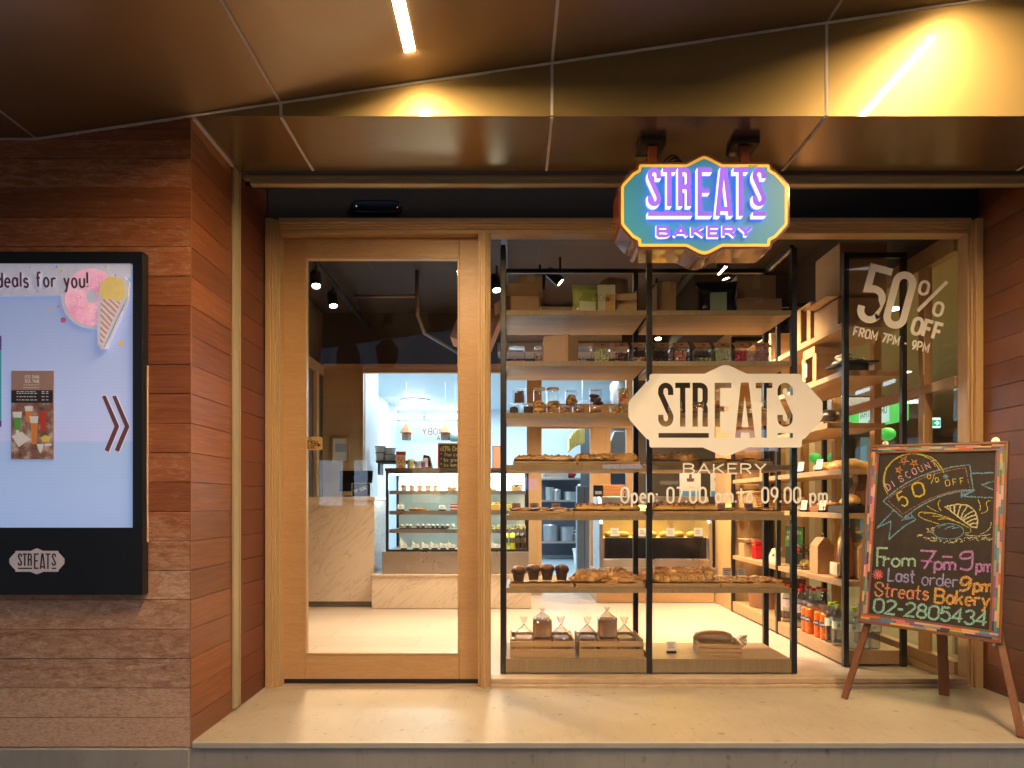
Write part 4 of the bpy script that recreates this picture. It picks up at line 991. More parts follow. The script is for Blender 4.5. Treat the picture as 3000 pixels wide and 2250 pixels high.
# kitchen
KX0, KX1, KY1, KZ = -1.85, 2.35, 11.0, 2.38
struct('kitchen_floor', MB().box(KX0, KX1, 6.62, KY1, -.1, 0), cement('blue grey vinyl', (.26,.34,.40), (.34,.42,.48), .35, 1))
struct('kitchen_ceiling', MB().box(KX0, KX1, 6.72, KY1, KZ, KZ+.08), M['kwall'])
kw = thing('kitchen_wall', 'pale blue white kitchen walls', 'wall', (0, KY1, 0))
link('wall', MB().box(KX0, KX1, 0, .1, 0, 2.5), M['kwall'], kw)
link('wall', MB().box(KX0-.1, KX0-.0005, -4.3, .1, 0, 2.5), M['kwall'], kw)
link('wall', MB().box(KX1+.0005, KX1+.1, -4.3, .1, 0, 2.5), M['kwall'], kw)
link('duct_casing', MB().box(KX0+.001, -1.45, -4.25, -3.6, .001, KZ-.001), plain('white casing', (.66,.72,.76), .45, var=.05), kw)
cool = (.78, .92, 1.0)
def area(name, loc, sx, sy, en, col, rot=(0,0,0), parent=None):
    l = bpy.data.lights.new(name, 'AREA'); l.shape = 'RECTANGLE'; l.size = sx; l.size_y = sy; l.energy = en; l.color = col
    o = bpy.data.objects.new(name, l); COL.objects.link(o); o.location = loc; o.rotation_euler = rot
    if parent: o.parent = parent
    return o
tube_m = glow('cool tube light', (.92, .97, 1.0), 5)
for i, (x0, x1) in enumerate(((848, 909), (922, 995), (1180, 1250))):
    t = thing('tube_light', ['cool fluorescent tube on the kitchen wall, leftmost', 'cool fluorescent tube on the kitchen wall behind the door stile', 'cool fluorescent tube above the kitchen doorway'][i], 'light', (X((x0+x1)/2, 10.9), 10.9, 2.26), group='kitchen tube lights')
    h = X(x1, 10.9)/2-X(x0, 10.9)/2
    link('tube', MB().tube([(-h,0,0),(h,0,0)], .035, 10), tube_m, t, smooth=True)
    link('batten', MB().box(-h-.03, h+.03, .036, .095, -.03, .05), M['white'], t)
t = thing('ceiling_light', 'round bright ceiling light in the kitchen', 'light', (X(896, 9.9), 9.9, KZ))
link('diffuser', MB().lathe([(.20,-.01),(.19,-.06),(.12,-.09),(.0001,-.095)], 24), glow('cool dome light', (1, 1, .96), 10), t, smooth=True)
link('base', MB().lathe([(.215,-.025),(.215,-.001)], 24), M['white'], t)
area('kitchen_light', (-.3, 8.9, KZ-.02), 2.2, 2.6, 72, cool)
area('kitchen_light', (1.0, 8.2, KZ-.02), .6, 1.6, 12, cool)

# ------------------------------------------------------------------ track lights with their lamps
warm = (1.0, .74, .47)
lampm = glow('warm spot lamp', (1.0, .78, .46), 60)
def spot(x, y, z, tx, ty, tz, en, lab, size=78):
    t = thing('track_light', lab, 'light', (x, y, z), group='warm track spotlights')
    d = (Vector((tx,ty,tz))-Vector((x,y,z))).normalized()
    link('lamp', MB().lathe([(.0001,0),(.026,0),(.026,.004)], 14), lampm, t).rotation_euler = d.to_track_quat('-Z', 'Y').to_euler()
    o = link('housing', MB().lathe([(.030,-.006),(.038,-.006),(.038,.10),(.028,.12),(.0001,.122),(.0001,.005),(.030,.005),(.030,-.006)], 16), M['blackgloss'], t, smooth=False); o.rotation_euler = d.to_track_quat('-Z', 'Y').to_euler()
    link('stem', MB().box(-.008, .008, -.008, .008, .06, .17), M['black'], t)
    l = bpy.data.lights.new('lamp_beam', 'SPOT'); l.energy = en; l.color = warm; l.spot_size = R(size); l.spot_blend = .6; l.shadow_soft_size = .03
    lo = bpy.data.objects.new('lamp_beam', l); COL.objects.link(lo); lo.parent = t; lo.location = d*.012; lo.rotation_euler = d.to_track_quat('-Z', 'Y').to_euler()
    return t
def at(px, py, z): Y = F*(z-CZ)/(1087-py); return X(px, Y), Y
x, y = at(683, 617, 2.4); spot(x, y, 2.4, x+.4, y-.9, .0, 95, 'bright warm spotlight on the track behind the door pane, nearer one')
x, y = at(720, 660, 2.4); spot(x, y, 2.4, x+.5, y-.7, .0, 90, 'bright warm spotlight on the track behind the door pane, farther one')
x, y = at(1073, 626, 2.4); spot(x, y, 2.4, x+.3, y-.55, .6, 92, 'warm spotlight glaring beside the left post of the window rack')
x, y = at(1414, 740, 2.40); spot(x, 6.3, 2.40, x, 5.6, .2, 88, 'warm spotlight glaring under the top shelf of the window rack')
x, y = at(1568, 601, 2.45); spot(x, y, 2.45, x+.5, y+.1, .7, 92, 'warm spotlight glaring below the hanging sign')
x, y = at(1210, 622, 2.36); spot(x, y, 2.40, 1.9, 4.6, .9, 100, 'dark spotlight hanging behind the green coffee pouch')
spot(.75, 4.1, 2.42, 1.95, 4.5, .9, 130, 'warm spotlight over the side rack hidden behind the sign', 70)  # this and the next two spots are added to brighten the shop
spot(.2, 4.9, 2.42, .1, 5.6, .3, 92, 'warm spotlight over the counter hidden behind the top shelf', 95)
spot(1.1, 5.2, 2.42, 1.2, 5.9, .3, 92, 'warm spotlight over the hot case', 95)
for x, y0, y1, lab in ((at(683,617,2.4)[0], 4.0, 6.5, 'long black lighting track behind the door pane'), (-.05, 3.9, 6.5, 'long black lighting track behind the window rack'), (1.3, 3.6, 6.3, 'long black lighting track behind the hanging sign')):
    t = thing('lighting_track', lab, 'track', (x, 0, 2.55), group='ceiling lighting tracks')
    link('rail', MB().box(-.02, .02, y0, y1, -.012, .022), M['black'], t, bevel=.002)
    link('hanger', MB().box(-.006, .006, y0+.4, y0+.412, .022, .17).box(-.006, .006, y1-.4, y1-.388, .022, .17), M['steeld'], t)
# air conditioner and ducts in the dark ceiling
t = thing('pipe', 'thin grey pipe hanging from the ceiling behind the door pane', 'pipe', (-.75, 5.4, 2.72))
link('pipe_run', MB().tube([(0,0,0),(.0,0,-.35),(.02,.3,-.42),(.25,.9,-.45)], .016, 8).tube([(0,0,-.2),(-.5,.02,-.2)], .012, 8), plain('dull conduit', (.14,.11,.09), .5), t, smooth=True)
t = thing('roller_door', 'grey steel shutter box above the kitchen partition, behind the top shelf', 'shutter box', (X(1215, 6.3), 6.3, 2.0))
link('box', MB().box(-.55, .55, 0, .28, .37, .70).box(-.6, .6, -.02, .28, .27, .36), plain('warm grey panel', (.36,.31,.27), .5), t, bevel=.006)

# ------------------------------------------------------------------ the window rack and the side rack
FY, BY = 3.537, 3.925
HS = [.075, .442, .818, 1.078, 1.347, 1.614, 1.876]
rk = thing('window_rack', 'black steel rack with seven oak shelves filling the shop window', 'rack', (0, FY, 0))
px_ = [-.0456, .710, 1.458]
for x in px_:
    for y in (0, BY-FY):
        link('post', MB().box(x-.0145, x+.0145, y-.0145, y+.0145, .001, 2.2), M['black'], rk, bevel=.002)
for k, h in enumerate(HS):
    for a, b in ((px_[0], px_[1]), (px_[1], px_[2])):
        mb = MB(); th = .07 if k == 0 else .026; yb = BY-FY+.012
        mb.box(a+.0152, b-.0152, -.010, yb, h-th, h)
        link('shelf', mb, M['board'], rk, bevel=.0015)
        link('shelf_edging', MB().box(a+.0155, b-.0155, -.0125, -.0103, h-th+.0005, h-.0005), M['edge'], rk)
link('top_rail', MB().box(px_[0]-.0145, px_[2]+.0145, BY-FY-.012, BY-FY+.012, 2.2003, 2.225).box(px_[0]-.012, px_[0]+.012, .0145, BY-FY-.0125, 2.2003, 2.225).box(px_[2]-.012, px_[2]+.012, .0145, BY-FY-.0125, 2.2003, 2.225), M['black'], rk, bevel=.002)
sr = thing('side_rack', 'black steel rack with oak shelves running back along the side glazing', 'rack', (1.797, 3.68, 0))
ys = [0, .93, 1.87]
for y in ys:
    for x in (0, .312):
        link('post', MB().box(x-.014, x+.014, y-.014, y+.014, .001, 2.2), M['black'], sr, bevel=.002)
    link('top_bar', MB().box(-.014, .326, y-.014, y+.014, 2.2003, 2.228), M['black'], sr, bevel=.002)
SHS = [.084, .458, .826, 1.068, 1.336, 1.60, 1.862]
for k, h in enumerate(SHS):
    th = .075 if k == 0 else .03
    for a, b in (((ys[0] if k != 4 else .18), ys[1]), (ys[1], ys[2])):
        link('shelf', MB().box(-.008, .322, a+.0145, b-.0145, h-th, h), M['oaky'], sr, bevel=.0015)

# ------------------------------------------------------------------ side glazing and the passage behind it
gz = thing('side_glazing', 'oak framed glazing along the right side of the shop', 'glazing', (SX1, 0, 0))
for i, y in enumerate((3.634, 4.13, 4.63, 5.13, 5.56)):
    link('mullion', MB().box(-.022, .022, y-.028, y+.028, .0, 2.12), M['oakz'], gz, bevel=.003)
link('top_rail', MB().box(-.026, .026, 3.36, 5.6, 2.1203, 2.219), M['oaky'], gz, bevel=.003)
link('transom', MB().box(-.024, .024, 3.36, 5.6, 1.455, 1.505), M['oaky'], gz, bevel=.003)
link('bottom_rail', MB().box(-.026, .026, 3.36, 5.6, .04, .10).box(-.03, .03, 3.36, 5.6, .0, .0395), M['oaky'], gz, bevel=.003)
link('pane', MB().quad((.004,3.36,.1),(.004,5.6,.1),(.004,5.6,2.12),(.004,3.36,2.12)), M['case'], gz)
olive = plain('olive passage wall', (.34,.29,.13), .5, var=.12, vs=2)
struct('passage_floor', MB().box(2.24, 12, 3.32, 16, -.1, -.001), cement('passage tiles', (.32,.27,.20), (.42,.36,.27), .2, 1))
struct('passage_ceiling', MB().box(2.29, 12, 3.36, 16, 2.42, 2.5), plain('passage ceiling', (.42,.36,.20), .5, var=.08, vs=2))
t = thing('passage_wall', 'olive walls of the passage seen through the side glazing', 'wall', (6, 10, 0))
link('wall', MB().box(6, 6.1, -6.6, 6, 0, 2.6), olive, t)
link('wall', MB().box(-3.6, 6, 5.9, 6, 0, 2.6), plain('far passage wall', (.30,.28,.24), .5, var=.25, vs=1.2), t)
link('wall', MB().box(-3.72, 6, -6.74, -6.66, 0, 2.6), olive, t)
link('column', MB().box(-2.2, -1.9, -.5, -.2, 0, 2.42), M['oakz'], t)
link('column', MB().box(-.9, -.6, 1.5, 1.8, 0, 2.42), M['oakz'], t)
link('bulkhead', MB().box(-3.6, -.1, -.2, .2, 2.1, 2.4195), plain('grey bulkhead', (.25,.24,.22), .5), t)
area('passage_light', (3.6, 5.2, 2.40), 1.6, 3.0, 50, (1, .80, .30))
area('passage_light', (4.2, 10.5, 2.40), 2.0, 4.0, 60, (1, .88, .66))
k = 0
for x, y in ((3.0, 5.4), (3.05, 6.9), (3.2, 8.4), (4.3, 6.2), (4.6, 8.0), (4.7, 9.8), (3.6, 11.5)):
    t = thing('downlight', 'small round downlight in the passage ceiling, seen through the side glazing', 'light', (x, y, 2.419), group='passage downlights')
    link('lens', MB().lathe([(.0001,-.004),(.07,-.004),(.07,-.001)], 16), glow('passage lamp', (1, .92, .7), 6) if k == 0 else bpy.data.materials['passage lamp'], t); k = 1
    link('ring', MB().lathe([(.0705,-.006),(.085,-.006),(.085,-.001),(.0705,-.001),(.0705,-.006)], 16), M['white'], t)
# mirrored massage parlour sign, its reflection built as a lit panel
t = thing('passage_sign', 'green lit sign in the passage with its writing seen from behind', 'sign', (3.2, 6.04, 1.655))
link('light_panel', MB().box(0, .05, -.45, .70, -.095, .11), glow('green sign light', (.10,.52,.10), .75, .3), t, bevel=.004)
link('name_panel', MB().box(-.004, -.0005, -.25, .25, -.082, .075), glow('pale sign light', (.42,.62,.50), .75, .15), t)
mb = MB()
for s, h, zz in (('URBAN THAI', .062, -.002), ('Massage', .036, -.058)):
    wdt = width(s, h, .95, .25); ls, _ = lay(s, -wdt/2, zz, h, sx=.95, track=.25, up=1)
    for pl in ls:
        for q in ribbon(pl, h*.13): mb.add([(-.006, u, v) for u, v in q], [(0,1,2,3)])
link('sign_writing', mb, plain('dark green writing', (.05,.12,.08), .5), t)
t = thing('exit_sign', 'small green and white lit exit sign in the passage, arrow pointing right', 'sign', (5.45, 8.8, Z(913, 8.8)))
link('panel', MB().box(-.075, .075, 0, .03, -.065, .065), glow('exit white', (.55,.85,.75), 1.0), t)
mb = MB().box(-.07, .068, -.003, -.0005, -.045, .035); link('green_field', mb, glow('exit green', (.02,.30,.14), .9), t)
mb = MB()
for q in ribbon([(-.01, -.005), (.045, -.005)], .014)+ribbon([(.018,.024),(.05,-.005),(.018,-.034)], .014): mb.add([(x, -.006, z) for x, z in q], [(0,1,2,3)])
link('arrow', mb, bpy.data.materials['exit white'], t)
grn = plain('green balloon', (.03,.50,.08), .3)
nt_ = grn.node_tree; b_ = [n for n in nt_.nodes if n.type == 'BSDF_PRINCIPLED'][0]; b_.inputs['Emission Color'].default_value = (.03,.55,.1,1); b_.inputs['Emission Strength'].default_value = .25  # slight emission put into the skin; balloons are no lamps
for i, (px, py, Y, r, lab) in enumerate(((1917, 938, 5.1, .055, 'large green balloon beyond the side glazing, above the chalkboard corner'), (1816, 981, 6.0, .055, 'green balloon beyond the side glazing, right one of two touching'), (1802, 988, 6.1, .05, 'green balloon beyond the side glazing, left one of two touching'), (1760, 989, 6.8, .055, 'small green balloon behind the bread buns'))):
    t = thing('balloon', lab, 'balloon', tuple(P(px, py, Y)), group='green balloons in the passage')
    link('balloon_skin', MB().ball((0,0,0), r, 14, (1.1,1,.9)), grn, t, smooth=True)
    link('knot', MB().lathe([(.008,-.06),(.002,-.048)], 8), grn, t)
t = thing('banner', 'blue standing banner in the passage beside a red patterned one', 'banner', (X(1876, 7.5), 7.5, 0)); link('sheet', MB().box(-.08, .05, 0, .02, .05, Z(945, 7.5)), plain('blue banner', (.06,.19,.5), .5), t); link('foot', MB().box(-.1, .07, -.05, .07, 0, .0495), M['steeld'], t)
t = thing('banner', 'red patterned standing banner in the passage', 'banner', (X(1893, 7.5), 7.5, 0)); link('sheet', MB().box(-.03, .08, 0, .02, .05, Z(948, 7.5)), plain('red banner', (.5,.03,.04), .5, var=.6, vs=30), t); link('foot', MB().box(-.05, .1, -.05, .07, 0, .0495), M['steeld'], t)
# street opposite, mirrored in the panes; the row is added to mask low sky
t = thing('building', 'dark shop row across the street, mirrored faintly in the panes', 'building', (0, -16, 0))
link('wall', MB().box(-25, 2.2, -6, 0, -.17, 5.3), plain('dusk facade', (.10,.095,.10), .7, var=.3, vs=.4), t)
link('tall_wing', MB().box(2.201, 25, -6, 0, -.17, 8.6), bpy.data.materials['dusk facade'], t)  # unseen, added tall to cover the sky mirrored at the right
cold_, vio_, hot_ = glow('cold shop light', (.60,.78,1), 3.0, .4), glow('violet screen light', (.22,.20,1), 3.0, .3), glow('warm shop light', (1,.66,.35), 2.2, .5)
for x0, x1, z0, z1, m_ in ((.25,.85,1.32,1.70,vio_), (3.0,4.3,2.02,2.16,cold_), (4.9,5.5,1.5,1.62,hot_), (-3.3,-2.4,.9,2.1,hot_), (-6.4,-4.8,.8,2.3,cold_), (7.2,8.8,2.6,3.3,cold_), (1.1,1.9,2.3,2.42,hot_)):  # violet panel and long cold strip follow mirrored signs; the rest added for reflections
    link('shop_light', MB().box(x0, x1, .01, .05, z0, z1), m_, t)
t = thing('street_lamp', 'ornate black street lamp mirrored in the door pane', 'street lamp', (-2.37, -3.2, -.17))
link('pole', MB().lathe([(.14,0),(.14,.3),(.09,.4),(.07,2.7),(.17,2.85),(.17,3.2),(.08,3.45),(.03,3.6)], 16), M['black'], t, smooth=True)
link('arm', MB().tube([(-.6,0,2.95),(-.3,0,2.98),(0,0,2.95),(.3,0,2.98),(.6,0,2.95)], .035, 8).tube([(-.33+.11*math.cos(a/3),0,2.82+.11*math.sin(a/3)) for a in range(18)], .022, 6).tube([(.33+.11*math.cos(a/3),0,2.82+.11*math.sin(a/3)) for a in range(18)], .022, 6), M['black'], t, smooth=True)
for x in (-.56, .56): link('lantern', MB().lathe([(.02,2.75),(.05,2.98),(.15,3.12),(.17,3.3),(.10,3.38),(.03,3.45)], 12, (x,0,0)), M['black'], t)
# ------------------------------------------------------------------ counter, cake display, hot case, kitchen fittings
t = thing('service_counter', 'cream marble till counter at the left, seen through the door', 'counter', (0, 5.8, 0))
c1 = X(808, 5.8)
link('front_panel', MB().box(SX0+.001, c1, 0, .03, .045, .905), M['marble'], t, bevel=.002)
link('side_panel', MB().box(c1-.03, c1-.0003, .0303, .6, .045, .905), M['marble'], t)
link('counter_top', MB().box(SX0+.001, c1+.012, -.015, .62, .9053, .935), M['marble'], t, bevel=.004)
link('kick_strip', MB().box(SX0+.001, c1-.02, .01, .6, .001, .0447), plain('grey kick strip', (.16,.145,.13), .5), t)
t = thing('marble_plinth', 'low cream marble plinth under the cake display', 'plinth', (0, 5.7, 0))
link('front_panel', MB().box(c1+.0005, X(1147, 5.7), 0, .62, .001, .272), M['marble'], t, bevel=.002)
link('plinth_top', MB().box(c1+.0005, X(1150, 5.7), -.01, .62, .2723, .287), M['marble'], t, bevel=.003)
DX0, DX1, DYF, DYB = X(833, 5.74), X(1142, 5.74), 5.74, 6.30
cd_ = thing('cake_display', 'glass cake display on a steel base, brightly lit inside', 'display case', ((DX0+DX1)/2, DYF, .287))
hw = (DX1-DX0)/2
link('steel_base', MB().box(-hw-.03, hw, -.01, .56, .001, .186), M['steel'], cd_, bevel=.004)
fm = MB()
for x in (-hw, hw-.022): fm.box(x, x+.022, 0, .03, .1863, .86).box(x, x+.022, .53, .56, .1863, .86)
fm.box(-hw+.0222, hw-.0222, 0, .02, .1863, .205).box(-hw+.0222, hw-.0222, 0, .03, .845, .86)
link('frame', fm, M['black'], cd_, bevel=.002)
link('top', MB().box(-hw-.005, hw+.005, -.01, .56, .8603, .888), plain('dark bronze lid', (.10,.07,.05), .35, .4), cd_, bevel=.003)
link('front_pane', MB().quad((-hw+.02,.008,.2),(hw-.02,.008,.2),(hw-.02,.008,.85),(-hw+.02,.008,.85)), M['case'], cd_)
link('back_panel', MB().box(-hw+.022, hw-.022, .54, .555, .19, .85), plain('display back', (.80,.88,.86), .35, .0, var=.05, vs=3), cd_)
link('floor_panel', MB().box(-hw+.0225, hw-.0225, .03, .54, .1865, .2), M['white'], cd_)
ledm = glow('cool display strip', (.85, 1.0, .95), 12)
for h in (.371, .527, .698):
    link('shelf', MB().box(-hw+.024, hw-.024, .05, .53, h-.012, h), M['case'] if False else plain('display shelf', (.72,.78,.76), .25) if h == .371 else bpy.data.materials['display shelf'], cd_, bevel=.001)
    link('shelf_lip', MB().box(-hw+.024, hw-.024, .035, .0495, h-.03, h+.002), M['steel'], cd_)
for h in (.84, .683, .512, .356):
    link('light_strip', MB().box(-hw+.04, hw-.04, .054, .066, h-.008, h-.001), ledm, cd_)
area('display_glow', (0, .26, .835), 1.0, .3, 26.0, (.85,1,.95), parent=cd_)
DZ = lambda h: .287+h
def dpos(px, h, y=.12): return (X(px, DYF+y), DYF+y, DZ(h)+.0005)
card_m = M['paper']
def price_card(name_label, loc, rz=0, h=.045, wd=.055, group='price cards', lean=-.2):
    t = thing('price_card', name_label, 'price card', loc, rz, group)
    mb = MB().box(-wd/2, wd/2, -.0008, .0008, .012, h+.012); c = link('card', mb, card_m, t); c.rotation_euler.x = lean
    mb = MB()
    for k in range(3): mb.box(-wd*.3, wd*random.uniform(.1,.35), -.0014, -.0010, .012+h*(.3+.2*k), .012+h*(.38+.2*k))
    l = link('print', mb, plain('card print', (.35,.30,.27), .6) if 'card print' not in bpy.data.materials else bpy.data.materials['card print'], c)
    link('holder', MB().box(-wd/2, wd/2, -.006, .012, 0, .013), M['black'], t, bevel=.001)
    return t
tw = thing('dessert_cup', 'brown dessert cup on the top display shelf, leftmost of five', 'dessert', dpos(873, .698), group='dessert cups')
link('cup', MB().lathe([(.022,0),(.030,.05),(.031,.055)], 16), M['jar'], tw, smooth=True); link('filling', MB().lathe([(.020,.002),(.027,.036),(.024,.05),(.0001,.058)], 16, wob=.05), plain('caramel mousse', (.45,.20,.07), .5, var=.4, vs=30), tw, smooth=True)
for k, (px, lb_) in enumerate(((890,'second'),(907,'middle'),(925,'fourth'),(941,'rightmost'))): copy_tree(tw, dpos(px, .698), .5*k, f'brown dessert cup on the top display shelf, {lb_} of five')
def cake_loaf(name, label, cat, loc, size, mats_, layers=None, rz=0):
    t = thing(name, label, cat, loc, rz)
    sx_, sy_, sz_ = size
    if layers:
        n = len(layers)
        for i, m_ in enumerate(layers): link('layer', MB().box(-sx_/2, sx_/2, -sy_/2, sy_/2, sz_*i/n+.0003, sz_*(i+1)/n), m_, t, bevel=.003)
    else:
        link('sponge', MB().box(-sx_/2, sx_/2, -sy_/2, sy_/2, 0, sz_*.8), mats_[0], t, bevel=.006)
        mb = MB()
        for k in range(60): mb.ball((random.uniform(-.5,.5)*sx_*1.02, random.uniform(-.5,.5)*sy_, sz_*random.uniform(.2,1)), random.uniform(.006,.012), 5)
        link('topping', mb, mats_[1], t)
    return t
crm = plain('whipped cream', (.80,.74,.62), .5); rs = plain('red sponge', (.42,.05,.05), .7, var=.2, vs=60); ys_ = plain('yellow sponge', (.72,.50,.14), .7, var=.2, vs=60); bs2 = plain('brown sponge', (.25,.11,.04), .7, var=.3, vs=60)
gy = islands('grated yellow', [(.75,.55,.16),(.80,.65,.28),(.68,.45,.10)], .6)
cake_loaf('cake_slice', 'red and white layered cake slice on the second display shelf', 'cake', dpos(983, .527), (.075,.10,.06), None, [rs, crm, rs, crm, rs])
cake_loaf('cake', 'pale yellow grated cheese cake in the display behind the rack post', 'cake', dpos(1068, .527), (.10,.16,.07), [ys_, gy])
cake_loaf('cake', 'yellow grated cake in the display, right of the rack post', 'cake', dpos(1097, .527, .2), (.07,.12,.07), [ys_, gy])
cake_loaf('pastry', 'sugar topped pastry on the top display shelf, right of the cups', 'pastry', dpos(977, .698), (.085,.10,.045), [plain('golden crust', (.55,.30,.09), .5), islands('sugar bits', [(.8,.7,.45),(.7,.5,.25)], .5)])
cake_loaf('pastry', 'chocolate cluster cake on the top display shelf, rightmost', 'pastry', dpos(1116, .698), (.09,.10,.05), [ys_, islands('chocolate bits', [(.12,.05,.02),(.2,.09,.04)], .4)])
cake_loaf('pastry', 'small crumble pastry on the top display shelf by the mullion', 'pastry', dpos(1064, .698), (.07,.10,.025), [ys_, gy])
t = thing('tart', 'round flat quiche with browned top on the second display shelf', 'tart', dpos(904, .527))
link('crust', MB().lathe([(.080,0),(.095,.018),(.086,.020)], 24, wob=.02), bpy.data.materials['golden crust'], t); link('topping', MB().lathe([(.085,.016),(.05,.022),(.0001,.024)], 24, wob=.05), plain('browned cheese', (.62,.38,.10), .5, var=.5, vs=70, bump=.5), t)
t = thing('cake_tray', 'dark tray of small iced cakes on the third display shelf', 'tray', dpos(915, .371))
link('tray_base', MB().box(-.20,.20,-.06,.14,0,.008), M['black'], t, bevel=.002)
for k in range(11):
    px = 868+k*11+random.uniform(-2,2); q = thing('small_cake', 'little cream topped cake standing in the dark display tray', 'cake', (dpos(px, .371)[0], dpos(px,.371)[1]+random.uniform(-.03,.06), DZ(.371)+.0090), random.uniform(0,3), 'small cakes in the display tray')
    link('base', MB().lathe([(.012,0),(.016,.018)], 10), random.choice([bs2, ys_, rs]), q); link('icing_swirl', MB().lathe([(.016,.018),(.013,.026),(.005,.034),(.0001,.036)], 10), crm, q, smooth=True)
for k in range(9):
    q = thing('small_cake', 'yellow custard cake in the third shelf row beside the rack post', 'cake', (dpos(1056+k*9.5, .371)[0], DYF+.12+.02*(k % 3), DZ(.371)+.0005), random.uniform(0,3), 'yellow cakes in the display')
    link('base', MB().lathe([(.014,0),(.018,.02)], 10), ys_, q); link('icing_swirl', MB().lathe([(.018,.02),(.012,.03),(.0001,.034)], 10), gy, q, smooth=True)
for k, px in enumerate((873, 899, 920, 939, 958, 976, 1064, 1076)):
    t = thing('sandwich', 'wedge sandwich in clear pack with white label on the display floor', 'sandwich', dpos(px, .2, .15), random.uniform(-.2,.2), 'sandwiches on the display floor')
    pr = [(-.035,0),(.035,0),(-.035,.10 if k == 0 else .06)]
    link('bread', MB().prism(pr, -.008, .022, 'Y'), plain('soft bread', (.72,.58,.40), .7, var=.2, vs=40) if k == 0 else bpy.data.materials['soft bread'], t, bevel=.003)
    link('filling', MB().prism([(-.033,.002),(.033,.002),(-.033,.094 if k == 0 else .056)], .023, .034, 'Y'), plain('green filling', (.18,.35,.06), .6, var=.5, vs=60) if k == 0 else bpy.data.materials['green filling'], t)
    price_card(f'white price card on the display floor in front of sandwich, numbered {k}'.split(', numbered')[0], (dpos(px, .2, .07)[0], DYF+.06, DZ(.2)+.0005), 0, .035, .05, 'price cards on the display floor')
price_card('white price card beside the quiche in the display', dpos(866, .527, .08), 0, .045, .06); price_card('white price card left of the red cake slice', dpos(955, .527, .08), 0, .04, .06)
bt = {}
def bottle(label, loc, h, r, col, capc, group=None, lab=None, clear=False, water=False, name='bottle', cat='bottle'):
    t = thing(name, label, cat, loc, random.uniform(0,6), group)
    pr = [(r*.92,0),(r,.012*h/.2),(r,h*.62),(r*.92,h*.68),(r*.42,h*.86),(r*.36,h*.95)]
    if clear: pr = [(r*.9,0),(r,h*.03),(r*.96,h*.2),(r,h*.24),(r*.93,h*.38),(r,h*.5),(r,h*.68),(r*.8,h*.78),(r*.38,h*.9),(r*.36,h*.945)]
    link('glass', MB().lathe(pr, 18), col, t, smooth=True)
    link('cap', MB().lathe([(r*.46,h*.935),(r*.46,h*1.0),(r*.40,h*1.01),(.0001,h*1.01)], 14), capc, t, smooth=False)
    if lab: link('label', MB().lathe([(r*1.012,h*lab[1]),(r*1.012,h*lab[2])], 18, cap=False), lab[0], t, smooth=True)
    return t
yb = plain('yellow bottle', (.72,.66,.03), .15); db = plain('dark bottle', (.05,.022,.012), .1)
for px, m_, lb_ in ((1092, yb, 'yellow soft drink bottle in the display, leftmost'), (1107, yb, 'yellow soft drink bottle in the display, next to the dark ones'), (1119, db, 'dark cola bottle in the display, left of two'), (1131, db, 'dark cola bottle in the display, right of two')):
    bottle(lb_, dpos(px, .2, .1), .178, .024, m_, crm if m_ is yb else M['ink'], 'bottles in the cake display', (plain('bottle label', (.12,.09,.05), .5) if 'bottle label' not in bpy.data.materials else bpy.data.materials['bottle label'], .3, .55))
# on the counter and the display
t = thing('till_screen', 'black till monitor on the marble counter, its back to the street', 'monitor', (X(768, 6.0), 6.0, .9355))
link('screen', MB().box(-.145,.145,0,.03,.05,.235), M['blackgloss'], t, bevel=.006, seg=3).rotation_euler.x = -.12; link('stand', MB().box(-.03,.03,.01,.05,.01,.09).box(-.09,.09,-.04,.10,0,.012), M['black'], t, bevel=.003)
t = thing('tip_box', 'clear acrylic box with white lettering on the till counter', 'tip box', (X(780, 5.85), 5.85, .9355), .0)
w2, h2 = .078, .115
mb = MB().box(-w2, w2, 0, .11, .003, h2); link('acrylic_box', mb, pane('acrylic', (.9,.93,.93), 1.5, 0, 2), t)
link('box_edges', MB().box(-w2-.002,-w2+.002,-.002,.002,0,h2).box(w2-.002,w2+.002,-.002,.002,0,h2).box(-w2,w2,-.0025,.002,h2,h2+.003).box(-w2,w2,-.002,.11,0,.0028), plain('edge acrylic', (.6,.62,.6), .2), t)
link('backing_card', MB().box(-w2+.004, w2-.004, .09, .1, .004, h2-.01), plain('dark brown card', (.05,.03,.02), .5), t)
mb = MB(); ls, _ = lay('TIP BOX', -.058, .028, .026, sx=.95, ang=20, track=.2, up=1)
for p in ls:
    for q in ribbon(p, .0055): mb.add([(u, -.003, v+.0) for u, v in q], [(0,1,2,3)])
link('lettering', mb, M['white'], t)
t = thing('menu_board', 'small chalk menu board in a patterned frame standing on the cake display', 'menu board', (X(979, 6.0), 6.0, 1.1755)); t.rotation_euler.x = -.08
mw, mh = .125, .225
link('board', MB().box(-mw,mw,0,.012,0,mh), slate(), t)
link('frame', MB().box(-mw-.012,-mw,-.004,.014,0,mh).box(mw,mw+.012,-.004,.014,0,mh).box(-mw-.012,mw+.012,-.004,.014,mh,mh+.012).box(-mw-.012,mw+.012,-.004,.014,-.0,-.0+.012), islands('mosaic frame small', [(.6,.3,.06),(.1,.3,.1),(.5,.08,.05),(.6,.45,.1)], .5), t)
mb = MB(); ml = MB()
for s, z_, h_, b_ in (("60% Drinks", .165, .042, mb), ("* Thai ice", .118, .03, ml), ("* Ice green", .072, .03, ml), ("* Ice lemon", .026, .03, ml)):
    ls, w_ = lay(s, -mw+.012, z_, h_, sx=1, track=.2, up=1); k = min(1, .225/w_)
    for p in ls:
        for q in ribbon([((x+mw-.012)*k-mw+.012, y) for x, y in p], h_*.11): b_.add([(u, -.001, v) for u, v in q], [(0,1,2,3)])
link('heading', mb, CH['yolk'], t); link('chalk_lines', ml, CH['cream'], t)
